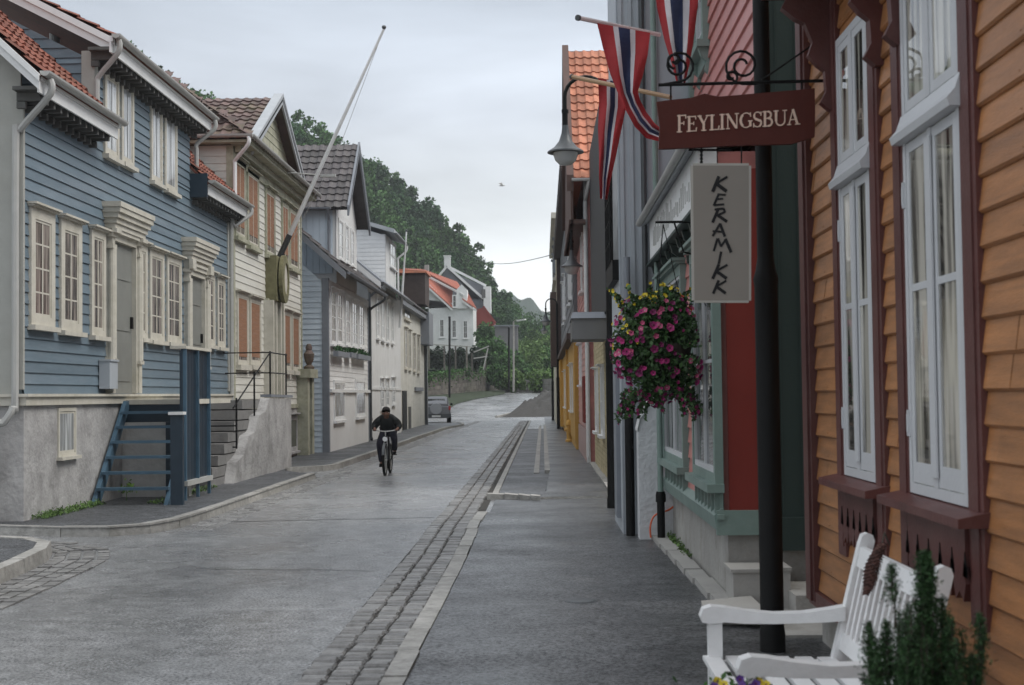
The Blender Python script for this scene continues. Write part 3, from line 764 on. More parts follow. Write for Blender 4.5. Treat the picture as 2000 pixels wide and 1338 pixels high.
# ---------------------------------------------------------------- open timber stair in blue
st = thing('timber_stair', (-6.7, 23, 0), 'blue open timber stair with thin treads up to the first door', 'stair')
sy0, sy1 = 21.3, 23.0
sx0, sx1 = XB+.02, -5.78
mb = MB()
for x in (sx0+.06, sx1-.1):
    mb.prism([(x, sy0, .10), (x, sy0+.28, .10), (x, sy1+.25, 1.72), (x, sy1-.02, 1.72)], (.07, 0, 0))
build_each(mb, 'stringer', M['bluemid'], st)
for k in range(6):
    mb = MB(); z = .33+k*.235; y = sy0+.14+k*(sy1-sy0)/6.5
    mb.box(sx0+.1, sx1-.06, y, y+.15, z, z+.045); mb.build('tread', M['bluemid'], st)  # lighter blue than the beam: light on the treads is put into their colour
mb = MB(); mb.box(sx0, sx1+.02, sy1+.1, 25.4, 1.66, 1.74); mb.build('landing', M['cream'], st)
mb = MB(); mb.box(sx0, sx1, sy1+.12, sy1+.17, 1.36, 1.655)
mb.box(sx0+.78, sx0+.86, sy1-.02, sy1+.06, .1, 1.36); mb.build('landing_beam', M['bluedark'], st)
mb = MB(); mb.box(sx0, -5.95, 23.12, 23.3, -.1, 1.36); mb.build('pier', M['plasterlt'], st)
sc_ = thing('stair_screen', (-6.0, 23.6, 0), 'tall dark blue boarded screen beside the open timber stair', 'screen')
mb = MB(); xs = -5.80
ys0 = onX(357, 800, xs)[0]; ys1 = onX(406, 800, xs)[0]; n = 9
for k in range(n):
    a = ys0+(ys1-ys0)*k/n; mb.box(xs-.03, xs, a, a+(ys1-ys0)/n-.012, .32, 2.55)
mb.box(xs-.05, xs-.032, ys0, ys1, .32, 2.53); mb.build('boarding', M['bluedark'], sc_)
mb = MB()
for y in (ys0+.02, (ys0+ys1)/2, ys1-.05): mb.box(xs, xs+.05, y, y+.045, .11, 2.55)
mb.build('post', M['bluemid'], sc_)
mb = MB(); mb.box(xs-.04, xs+.08, ys0-.02, ys1+.02, .34, .42); mb.build('rail', M['gutter'], sc_)
mb = MB(); mb.box(xs-.2, xs+.06, ys0-.02, ys1+.05, 2.555, 2.60); mb.build('cap', M['cream'], sc_)
np_ = thing('stair_gate_panel', (-6.1, sy0, 0), 'low dark blue end panel with a white top at the foot of the timber stair', 'panel')
mb = MB(); q0 = onY(332, 900, 21.25)[0]; q1 = onY(356, 900, 21.25)[0]; mb.box(q0, q1, 21.27, 21.37, .11, 1.5); mb.build('panel_board', M['bluedark'], np_)
mb = MB(); mb.box(q0-.02, q1+.02, 21.22, 21.42, 1.5, 1.545); mb.build('cap', M['white'], np_)

# ---------------------------------------------------------------- stone steps to second door
ss = thing('stone_steps', (-6.6, 29, 0), 'grey stone steps with iron railing rising to the second door', 'steps')
mb = MB(); x0s, x1s = XB+.02, -6.0; nst = 8; ya_, yb_ = 25.2, 28.6
for k in range(nst):
    y = ya_+(yb_-ya_)*k/nst; mb.box(x0s, x1s-.14-.0*k+rnd.uniform(-.02, .02), y, 31.6, .05+k*.21, .05+(k+1)*.21-.02-.001*k)
mb.build('step', mat('dark_step_stone', (.20, .195, .19), .85, .25, 4, .8, 10, dirt=(.10, .10, .09), dscale=2, damt=.7), ss)
mb = MB(); mb.prism([(x1s-.15, ya_+1.2, 0), (x1s-.15, 32.6, 0), (x1s-.15, 32.6, 1.72), (x1s-.15, 30.0, 1.74), (x1s-.15, 29.6, 1.45), (x1s-.15, 28.9, 1.38), (x1s-.15, 28.5, 1.05), (x1s-.15, 27.9, .98), (x1s-.15, 27.4, .62), (x1s-.15, 26.8, .5)], (.2, 0, 0)); mb.build('side_wall', M['plaster'], ss)
mb = MB(); mb.prism([(x1s-.17, 30.1, 1.76), (x1s-.17, 32.7, 1.74), (x1s-.17, 32.7, 1.80), (x1s-.17, 30.1, 1.82)], (.24, 0, 0)); mb.build('coping', M['slate'], ss)
def iron(parent, posts, rails, r=.02):
    for p, q in posts:
        mb = MB(); mb.tube([p, q], r, 6); mb.build('railing_post', M['black'], parent)
    mb = MB()
    for pts in rails: mb.tube(pts, r*.8, 6)
    mb.build('rail', M['black'], parent)
xr = x1s-.05
iron(ss, [((xr, 27.2, .75), (xr, 27.2, 1.75)), ((xr, 28.9, 1.3), (xr, 28.9, 2.3)), ((xr, 30.6, 1.8), (xr, 30.6, 2.78)), ((xr, 32.5, 1.8), (xr, 32.5, 2.78))],
     [[(xr, 26.9, 1.55), (xr, 28.9, 2.2), (xr, 30.6, 2.75), (xr, 32.6, 2.75)], [(xr, 30.6, 2.3), (xr, 32.5, 2.3)], [(x0s, 30.6, 2.75), (xr, 30.6, 2.75)], [(x0s, 30.7, 2.3), (xr, 30.7, 2.3)],
      [(x0s+.1, 27.2, .78), (xr, 27.2, .78)], [(x0s+.1, 27.2, 1.2), (xr, 27.2, 1.2)]])

# ---------------------------------------------------------------- cream house
XC = -7.0
c2 = thing('wooden_house', (XC, 36, 0), 'weathered cream clapboard house with brown blinds and a mossy tiled gable', 'house')
F = FL(XC); Y0c, Y1c = 31.15, 40.0
mb = MB(); mb.box(-14, XC-.01, Y0c+.01, Y1c-.01, 1.5, 7.5)
siding(mb, F, 1.55, 7.5, Y0c+.12, Y1c-.12, .17, .018)
siding(mb, FY(Y0c), 5.9, 7.5, -14, XC-.12, .17, .018)
mb.build('wall', M['creamwall'], c2)
mb = MB(); mb.box(XC-.13, XC+.035, Y0c-.03, Y0c+.12, 1.5, 7.5); mb.fb(F, Y1c-.12, Y1c+.0, -.02, .04, 1.5, 7.5); mb.fb(F, Y0c, Y1c, 0, .06, 7.12, 7.48); mb.fb(F, Y0c, Y1c, 0, .06, 1.45, 1.56)
build_each(mb, 'corner_board', M['oldgreen'], c2)
mb = MB(); mb.box(-14, XC+.02, Y0c, Y1c, -.3, 1.46); mb.build('foundation_wall', M['plaster'], c2)
# boxed cornice
mb = MB(); mb.box(XC, XC+.42, Y0c-.2, Y1c+.3, 7.50, 7.56); mb.box(XC+.38, XC+.44, Y0c-.2, Y1c+.3, 7.56, 7.68); mb.box(XC, XC+.2, Y0c, Y1c, 7.35, 7.50)
mb.box(-13, XC+.4, Y0c-.3, Y0c, 7.52, 7.58); mb.build('cornice', M['oldgreen'], c2)
mb = MB(); half_gutter(mb, (-9.6, Y0c-.38, 7.68), (XC+.55, Y0c-.38, 7.68)); half_gutter(mb, (XC+.52, Y0c-.38, 7.68), (XC+.52, Y1c+.3, 7.68)); mb.build('gutter', M['gutter'], c2)
# hipped main roof, near hip faces the camera
mb = MB(); ph = math.radians(38)
tiles(mb, (-13, Y0c-.3, 7.6), (1, 0, 0), (0, math.cos(ph), math.sin(ph)), 6.5, 3.6, .25, .34, umax=lambda v: 6.5-v*.79)
tiles(mb, (XC+.5, Y0c-.3, 7.6), (0, 1, 0), (-math.cos(ph), 0, math.sin(ph)), Y1c-Y0c+.9, 3.6, .25, .34, umin=lambda v: v*.79)
# cross gable: ridge runs back from the street, near slope faces the camera
XG_ = XC+.32; pk = onX(552, 192, XG_); fe = onX(600, 372, XG_); gc = pk[0]; zr = pk[1]; zev = 7.62; hw = fe[0]-gc
pg = math.atan2(zr-zev, hw)
for sg_ in (1, -1):
    tiles(mb, (-12.5, gc-sg_*hw, zev), (1, 0, 0), Vector((0, sg_*math.cos(pg), math.sin(pg))), 12.5+XG_, (zr-zev)/math.sin(pg), .25, .34)
mb.build('roof', M['tilebr'], c2)
mb = MB(); siding(mb, F, 7.6, zr-.12, lambda z: gc-hw+(z-7.6)/math.tan(pg), lambda z: gc+hw-(z-7.6)/math.tan(pg), .2, .016); mb.build('gable_wall', M['oldgreen'], c2)
mb = MB()
p = Vector((XG_, gc-hw, zev)); q = Vector((XG_, gc, zr+.04)); r_ = Vector((XG_, gc+hw, zev))
for a, b in ((p, q), (q, r_)):
    mb.prism([a, b, b-Vector((0, 0, .2)), a-Vector((0, 0, .2))], (-.05, 0, 0))
    mb.prism([a+Vector((.02, 0, .09)), b+Vector((.02, 0, .09)), b+Vector((.02, 0, .001)), a+Vector((.02, 0, .001))], (-.24, 0, 0))
mb.build('verge_board', M['roofgrey'], c2)
gutterpipe(c2, [(XC+.45, Y0c-.38, 7.65), (XC+.45, Y0c-.38, 7.45), (XC+.1, Y0c-.1, 7.15), (XC+.08, Y0c-.08, 7.0), (XC+.08, Y0c-.08, 6.0)], M['white'])
for a in ((455, 476, 306, 460), (480, 502, 330, 478), (516, 534, 366, 496), (548, 561, 392, 512), (563, 580, 404, 522)):
    pxwin(c2, F, XC, *a, M['oldgreen'], M['glasscurt'], sash=M['cream'], cols=2, rows=1, casing=.10, crown=.05, sill=.09, blind=(M['brownblind'], .12))
for a in ((460, 481, 570, 712), (485, 506, 580, 712), (552, 565, 606, 722), (568, 582, 612, 724)):
    pxwin(c2, F, XC, *a, M['cream'], M['glasscurt'], cols=1, rows=1, casing=.09, crown=.05, sill=.12, blind=(M['brownblind'], .08))
u = onX(560, 850, XC)[0]; u_ = onX(578, 850, XC)[0]
window(c2, F, u, u_, .25, 1.25, M['plaster'], M['glass'], casing=.1, cols=1, rows=1, proud=.05, crown=.06, sill=.06)
# porch pilaster with oval cartouche, flagpole holder above
pu0 = onX(530, 760, XC+.2)[0]; pu1 = onX(553, 760, XC+.2)[0]
mb = MB()
for a in (pu0, pu0+.42, pu1-.16, pu1-.58):
    mb.fb(F, a, a+.13, 0, .26, 1.25, 4.2)
for a, b in ((pu0-.03, pu0+.58), (pu1-.61, pu1+.03)):
    mb.fb(F, a, b, 0, .32, .60, .70); mb.fb(F, a+.02, b-.02, 0, .30, .70, 1.15); mb.fb(F, a, b, 0, .34, 1.15, 1.25)
    for e in (a+.05, b-.18): mb.fb(F, e, e+.13, 0, .26, -.1, .6)
mb.build('pilaster', M['cream'], c2)
mb = MB(); mb.fb(F, pu0+.02, pu1-.02, 0, .12, -.1, 4.25); mb.build('pilaster_back', M['oldgreen'], c2)
cc = F.P((pu0+pu1)/2, .34, 4.78)
mb = MB(); n = 20
for k in range(n):
    t0, t1 = 2*PI*k/n, 2*PI*(k+1)/n; R1, R2 = (.50, .62), (.30, .42)
    def q(t, R, d): return cc+Vector((d, math.cos(t)*R[0], math.sin(t)*R[1]))
    mb.hexa([q(t0, R2, 0), q(t1, R2, 0), q(t1, R1, 0), q(t0, R1, 0), q(t0, R2, .12), q(t1, R2, .12), q(t1, R1, .1), q(t0, R1, .1)])
mb.fb(F, pu0+.25, pu1-.5, .0, .30, 4.2, 5.35); mb.build('cartouche', mat('mossy_wood', (.16, .15, .08), .8, .3, 5), c2)
mb = MB(); mb.prism([cc+Vector((.06, math.cos(2*PI*k/20)*.3, math.sin(2*PI*k/20)*.42)) for k in range(20)], (.02, 0, 0)); mb.build('shield', M['cream'], c2)
# doorway with old carved post
dz = onX(597, 880, XC)[0]
mb = MB(); mb.fb(F, 39.2, 39.55, 0, .32, -.1, 2.3); mb.fb(F, 39.95, 40.3, 0, .32, -.1, 2.3); mb.fb(F, 39.1, 40.4, 0, .42, 2.3, 2.55); build_each(mb, 'door_post', M['oldgreen'], c2)
mb = MB(); mb.fb(F, 39.55, 39.95, 0, .12, 0, 2.3); mb.build('door', M['bluedark'], c2)
mb = MB(); mb.lathe(F.P(40.15, .2, 2.55), [(.15, 0), (.16, .08), (.07, .14), (.14, .3), (.16, .45), (.08, .56), (.1, .64), (.06, .74), (0, .76)], 12); mb.build('finial', M['tilebr'], c2, smooth=True)
# small street light arm on the cornice
la = thing('wall_lamp_arm', (XC+.4, 35.5, 7.4), 'thin wall light arm reaching over the street from the cream house cornice', 'wall lamp')
mb = MB(); p0 = Vector((XC, 35.6, onX(536, 350, XC)[1])); p1 = p0+Vector((1.35, 0, .0)); mb.tube([p0, p0+Vector((.5, 0, .08)), p1], .02, 6); mb.build('arm', M['gutter'], la)
mb = MB(); mb.box(p1.x-.05, p1.x+.35, p1.y-.07, p1.y+.07, p1.z-.05, p1.z+.02); mb.build('lamp_head', M['gutter'], la)

# flagpoles
def flagpole(base, tip, r0, r1, label, coverr=True):
    t = thing('flagpole', base, label, 'flagpole')
    base = Vector(base); tip = Vector(tip); d = tip-base
    mb = MB(); mb.tube([base+d*k/8 for k in range(1, 9)], [r0+(r1-r0)*k/8 for k in range(1, 9)], 10)
    mb.build('pole', M['white'], t, smooth=True)
    mb = MB(); mb.tube([base, base+d*.127], [r0*1.15, r0*1.1], 10); mb.build('socket', M['dkgrey'] if coverr else M['white'], t, smooth=True)
    mb = MB(); mb.lathe(tip, [(0, .09), (.05, .07), (.06, .03), (.03, -.02), (.0, -.03)], 10); mb.build('knob', M['dkgrey'], t, smooth=True)
    return t
b = F.P(onX(540, 515, XC)[0]-.4, .55, 0); b.z = PY(540, 515, b.y).z
b.x = PY(540, 515, b.y).x
tip = PY(750, 56, b.y-1.2)
fp = flagpole(b, tip, .070, .032, 'long white flagpole leaning out over the street from the cream house')
mb = MB(); e = PY(668, 275, b.y-.6); mb.tube([tip, tip+(e-tip)*1.0, PY(566, 480, b.y-.1), PY(556, 552, b.y)], .006, 4); mb.build('halyard', M['gutter'], fp)

# ---------------------------------------------------------------- light blue house with dark cross gable
XD = -6.4
c3 = thing('wooden_house', (XD, 46, 0), 'pale house with light blue flank wall, dark tiled cross gable and small paned windows', 'house')
F = FL(XD); Y0d, Y1d = 41.1, 50.6
ze = 5.45
pit = math.atan2(6.8-5.45, 1.5)
mb = MB(); mb.box(-13, XD-.01, Y0d+.01, Y1d, -.3, 5.2)
siding(mb, FY(Y0d), 0.1, 7.4, lambda z: -11.5, lambda z: min(XD-.16, XD-.16-(z-5.2)/math.tan(pit)), .16, .022); mb.build('wall', M['lightblue'], c3)
mb = MB(); siding(mb, F, 1.9, 5.2, Y0d+.1, Y1d, .16, .014); mb.fb(F, Y0d, Y1d, -.01, .02, -.3, 1.9); mb.build('front_wall', M['palewall'], c3)
mb = MB(); mb.box(XD-.16, XD+.04, Y0d-.04, Y0d+.14, -.1, 5.3); mb.fb(F, Y1d-.1, Y1d+.02, 0, .05, 0, 5.3); build_each(mb, 'corner_board', M['slate'], c3)
mb = MB(); mb.fb(F, Y0d+.1, Y1d-.1, 0, .10, 1.88, 1.98); mb.fb(F, Y0d+.1, Y1d-.1, 0, .05, 5.0, 5.25); mb.build('ledge', M['white'], c3)
Vd = Vector((-math.cos(pit), 0, math.sin(pit)))
mb = MB(); tiles(mb, (XD+.62, Y0d-.35, ze), (0, 1, 0), Vd, Y1d-Y0d+.5, 5.6, .26, .36); 
dy0, dy1 = 42.9, 47.6; dyc = (dy0+dy1)/2; de = 7.6; dr = PY(703, 283, dyc).z; xo = PY(703, 283, dyc).x
pq = math.atan2(dr-de, dyc-dy0+.3)
for sgn, yy in ((1, dy0-.3), (-1, dy1+.3)):
    tiles(mb, (-12, yy, de), (1, 0, 0), (0, sgn*math.cos(pq), math.sin(pq)), 12+xo, (dr-de)/math.sin(pq), .26, .36)
mb.build('roof', M['tiledk'], c3)
mb = MB()
p = Vector((XD+.62, Y0d-.36, ze)); q = p+Vd*5.6
mb.prism([p, q, q-Vector((0, 0, .22)), p-Vector((0, 0, .22))], (0, -.05, 0))
for a, b in ((Vector((xo, dy0-.35, de)), Vector((xo, dyc, dr+.02))), (Vector((xo, dyc, dr+.02)), Vector((xo, dy1+.35, de)))):
    mb.prism([a+Vector((0, 0, .08)), b+Vector((0, 0, .08)), b-Vector((0, 0, .25)), a-Vector((0, 0, .25))], (-.06, 0, 0))
build_each(mb, 'verge_board', M['slate'], c3)
mb = MB(); vboards(mb, FY(dy0), 5.6, de+.05, -9.5, XD-.1, .2, .02, .02); mb.build('dormer_side', M['lightblue'], c3)
mb = MB(); mb.box(-9.5, XD-.01, dy0+.02, dy1-.02, 5.2, de)
vboards(mb, F, 5.3, de, dy0, dy1, .17, .02, .02)
mb.prism([(XD-.01, dy0, de), (XD-.01, dy1, de), (XD-.01, dyc, dr-.1)], (.03, 0, 0)); mb.build('dormer_front', M['palewall'], c3)
mb = MB(); half_gutter(mb, (-9.5, dy0-.38, de+.02), (XD-.1, dy0-.38, de+.02)); half_gutter(mb, (XD+.7, Y0d-.3, ze), (XD+.7, Y1d, ze)); mb.build('gutter', M['slate'], c3)
gutterpipe(c3, [(XD-.2, dy0-.38, de), (XD-.2, dy0-.1, de-.3), (XD-.2, dy0-.08, de-.5), (XD-.2, dy0-.08, 5.9)], M['slate'])
gutterpipe(c3, [(XD+.66, Y1d-.1, ze), (XD+.6, Y1d-.1, ze-.2), (XD+.12, Y1d, ze-.5), (XD+.1, Y1d, ze-.8), (XD+.1, Y1d, .2)], M['dkgrey'])
for a in ((659, 668, 425, 505), (672, 679, 435, 512), (683, 689, 446, 518)):
    pxwin(c3, F, XD, *a, M['white'], M['glasslt'], cols=1, rows=3, casing=.08, crown=0, sill=.05)
for a in ((644, 654, 562, 672), (656, 666, 566, 672), (672, 681, 578, 674), (685, 696, 584, 676), (699, 709, 590, 678)):
    pxwin(c3, F, XD, *a, M['white'], M['glasscurt'], cols=2, rows=4, casing=.09, crown=.04, sill=.06)
for a in ((650, 671, 742, 822), (693, 711, 740, 815)):
    pxwin(c3, F, XD, *a, M['white'], M['glasscurt'], cols=1, rows=1, casing=.1, crown=0, sill=.08)
# flower boxes along the sills
for k, (xa, xb) in enumerate(((644, 667), (671, 681), (685, 710))):
    a = onX(xa, 682, XD)[0]; b = onX(xb, 682, XD)[0]; z = onX(xa, 685+k*3, XD)[1]
    t = thing('flower_box', F.P((a+b)/2, .2, z-.1), ['nearest flower box under the pale house windows beside the blue flank', 'short flower box in the middle under the pale house windows', 'farthest flower box under the pale house windows near the dark downpipe'][k], 'flower box', 'flower boxes on the pale house')
    mb = MB(); mb.fb(F, a, b, .1, .26, z-.16, z); mb.build('box', M['slate'], t)
    P = np.array([[XD+.18+rnd.uniform(-.1, .1), rnd.uniform(a, b), z+rnd.uniform(0, .16)] for _ in range(220)])-np.array(t.location)
    o = bpy.data.objects.new('plants', leaf_mesh('plants', P, .07, m=M['leafdk'])); col.objects.link(o); o.parent = t

# ---------------------------------------------------------------- white house with white dormer
XE = -6.45
c4 = thing('wooden_house', (XE, 54, 0), 'white clapboard house with a white sided dormer, behind the cyclist', 'house')
F = FL(XE); Y0e, Y1e = 50.9, 62.7
mb = MB(); mb.box(-13, XE-.01, Y0e+.01, Y1e, -.3, 6.1)
vboards(mb, F, 1.9, 6.1, Y0e, Y1e, .2, .015, .014); mb.fb(F, Y0e, Y1e, -.01, .02, -.3, 1.9)
zE = onX(760, 555, XE)[1]
pit = math.radians(40)
siding(mb, FY(Y0e), 4.0, 8.5, lambda z: -11, lambda z: min(XE, XE-(z-5.7)/math.tan(pit)), .17, .015)
dd = onX(745, 500, XE)[0]; de_ = onX(775, 500, XE)[0]
dtop = onX(757, 462, XE)[1]
siding(mb, FY(57.0), 6.2, 9.0, lambda z: -9.9, lambda z: min(XE, XE-(z-dtop+.05)/.30), .17, .015)
mb.box(-9, XE-.005, 57.02, 61.0, 5.8, dtop); vboards(mb, F, 6.0, dtop, 57.0, 61.0, .2, .015, .014)
mb.build('wall', M['white'], c4)
V4 = Vector((-math.cos(pit), 0, math.sin(pit))); z4 = 5.95
mb = MB(); mb.prism([Vector((XE+.55, Y0e-.3, z4)), Vector((XE+.55, Y1e+.2, z4)), Vector((XE+.55, Y1e+.2, z4))+V4*5.5, Vector((XE+.55, Y0e-.3, z4))+V4*5.5], (0, 0, .08)); mb.build('roof', M['slate'], c4)
mb = MB(); vd = Vector((-math.cos(.29), 0, math.sin(.29)))
p = Vector((XE+.4, 56.7, dtop+.02)); mb.prism([p, p+Vector((0, 4.6, 0)), p+Vector((0, 4.6, 0))+vd*4, p+vd*4], (0, 0, .16)); mb.build('dormer_roof', M['roofgrey'], c4)
mb = MB(); p = Vector((XE+.55, Y0e-.3, z4-.01)); q = p+V4*5.5; mb.prism([p, q, q-Vector((0, 0, .22)), p-Vector((0, 0, .22))], (0, -.05, 0)); mb.fb(F, Y0e-.02, Y0e+.14, 0, .04, -.1, 5.7); mb.fb(F, Y0e, Y1e, 0, .06, 2.0, 2.1); build_each(mb, 'trim_board', M['white'], c4)
mb = MB(); half_gutter(mb, (XE+.6, Y0e-.3, z4), (XE+.6, 62.8, z4)); half_gutter(mb, (XE+.46, 56.7, dtop), (XE+.46, 61.3, dtop)); mb.build('gutter', M['dkgrey'], c4)
gutterpipe(c4, [(XE+.5, 61.2, dtop-.05), (XE+.45, 61.2, dtop-.3), (XE+.12, 61.1, dtop-.6), (XE+.1, 61.1, dtop-.8), (XE+.1, 61.1, 6.0)], M['white'])
gutterpipe(c4, [(XE+.6, Y0e+.1, z4), (XE+.5, Y0e, z4-.2), (XE+.14, Y0e-.02, z4-.5), (XE+.1, Y0e-.02, z4-.8), (XE+.1, Y0e-.02, .2)], M['slate'])
for a in ((733, 739, 575, 660), (743, 749, 580, 664), (753, 758, 586, 668), (763, 767, 592, 670), (742, 748, 740, 800), (752, 758, 740, 796), (764, 770, 738, 790)):
    pxwin(c4, F, XE, *a, M['white'], M['glasslt'], cols=2, rows=3, casing=.1, crown=.04, sill=.06)
pxwin(c4, F, XE, 760, 771, 468, 520, M['white'], M['glasslt'], cols=2, rows=2, casing=.1, crown=0, sill=.05)
fb_ = Vector((XE+.35, 62.9, 5.3)); fb_ = PY(783, 606, 60.5); ft = PY(794, 452, 60.0)
flagpole(PY(781, 640, 60.5), ft, .06, .03, 'slender white flagpole standing against the white house gable', False)

# ---------------------------------------------------------------- cream house at the end of the row
XG = -6.75
c5 = thing('wooden_house', (XG, 70, 0), 'narrow cream house with a dark brown roof box at the end of the left row', 'house')
F = FL(XG); Y0g, Y1g = 62.9, 79.0
mb = MB(); mb.box(-13, XG-.01, Y0g+.01, Y1g, -.3, 6.3); vboards(mb, F, 0, 6.3, Y0g, Y1g, .22, .015, .012); siding(mb, FY(Y0g), 5.2, 9, lambda z: -11, lambda z: min(XG, XG-(z-6.0)*1.1), .18, .014); mb.build('wall', M['creamwall'], c5)
mb = MB(); pz = math.radians(40); Vg = Vector((-math.cos(pz), 0, math.sin(pz))); tiles(mb, (XG+.4, Y0g-.2, 6.25), (0, 1, 0), Vg, Y1g-Y0g+.4, 5.3, .3, .4, seg=3); mb.build('roof', M['tiledk'], c5)
a = PY(788, 570, 76.3); b = PY(830, 533, 76.3)
mb = MB(); vboards(mb, FY(76.3), a.z-.7, b.z, a.x, b.x, .25, .02, .02); mb.box(a.x, b.x, 76.31, 79, a.z-.7, b.z); mb.build('roof_box', mat('brown_boards', (.06, .045, .04), .8, .2, 4), c5)
mb = MB(); mb.box(a.x-.2, b.x+.1, 76.1, 79.2, b.z, b.z+.1); mb.prism([(a.x-.6, 76.1, b.z+.1), (b.x, 76.1, b.z+.1), (a.x-.6, 76.1, b.z+.26)], (0, 3, 0)); mb.build('box_roof', M['tileor'], c5)
mb = MB(); mb.fb(F, Y0g, Y1g, 0, .35, 6.0, 6.2); mb.fb(F, 76.5, Y1g+.3, 0, .5, 4.6, 6.4); mb.fb(F, 72.5, 77, 0, .12, 2.0, 2.2); mb.build('cornice', M['slate'], c5)
mb = MB(); mb.fb(F, Y1g-.3, Y1g+.1, 0, .18, 0, 6.2); build_each(mb, 'corner_board', M['dkgrey'], c5)
for a in ((789, 794, 640, 720), (797, 801, 645, 722), (806, 810, 652, 725), (814, 818, 655, 728)):
    pxwin(c5, F, XG, *a, M['cream'], M['glasscurt'], cols=2, rows=3, casing=.1, crown=.05, sill=.06)
u0 = onX(785, 810, XG)[0]; u1 = onX(793, 810, XG)[0]
mb = MB(); mb.fb(F, u0, u1, 0, .06, .1, 2.0); mb.build('door', M['black'], c5)
mb = MB(); u0 = onX(797, 810, XG)[0]; u1 = onX(801, 810, XG)[0]; mb.fb(F, u0, u1, 0, .06, .1, 1.2); mb.build('cellar_door', M['soffit'], c5)
pxwin(c5, F, XG, 788, 800, 588, 622, M['cream'], M['glass'], cols=2, rows=1, casing=.12, crown=0, sill=.05)

# bollard at the white house corner
bo = thing('bollard', (-6.1, 49.2, .1), 'short dark bollard on the left pavement beside the white house corner', 'bollard')
p = xy(724, 866); mb = MB(); mb.lathe((p[0], p[1], .1), [(.09, 0), (.09, .1), (.065, .14), (.06, .72), (.08, .76), (.07, .84), (0, .87)], 12); bo.location = (p[0], p[1], .1); 
for i, v_ in enumerate(mb.v): pass
mb.build('post', M['black'], bo, smooth=True)
mb = MB(); mb.lathe((p[0], p[1], .1), [(.068, .55), (.068, .64)], 12); mb.build('band', M['white'], bo)
# ============================================================ RIGHT SIDE
# ---------------------------------------------------------------- ochre shop house, nearest on the right
XO = 1.866
oh = thing('wooden_house', (XO, 6, 0), 'ochre orange clapboard shop with maroon trim and tall white windows, nearest on the right', 'house')
F = FR(XO); Ya, Yb = .6, 9.62
mb = MB(); mb.box(XO+.012, 8, Ya, Yb-.012, .35, 6.2)
siding(mb, F, .40, 6.2, Ya, Yb-.1, .149, .026, joints=1.9)
siding(mb, Fr((0, Yb, 0), (1, 0, 0), (0, 1, 0)), .40, 6.2, XO+.1, 8, .155, .024)
z = .40
while z < 4.6:
    for u in [k*.62+.33 for k in range(15)]:
        q = F.P(u+rnd.uniform(-.02, .02), .0, z+.035); mb.prism([q+Vector((-.0255, math.cos(2*PI*k/6)*.004, math.sin(2*PI*k/6)*.004)) for k in range(6)], (.01, 0, 0), 0)
    z += .149
mb.build('wall', M['orange'], oh)
mb = MB(); mb.box(XO+.03, 8, Ya, Yb-.03, -.3, .36); mb.build('foundation_wall', M['concrete'], oh)
mb = MB(); mb.box(XO-.055, XO+.06, 9.40, 9.68, .33, 6.2); mb.box(XO-.07, XO-.056, 9.46, 9.62, .33, 6.2); mb.fb(F, Ya, Yb, .0, .05, .30, .40); build_each(mb, 'corner_board', M['maroon'], oh)
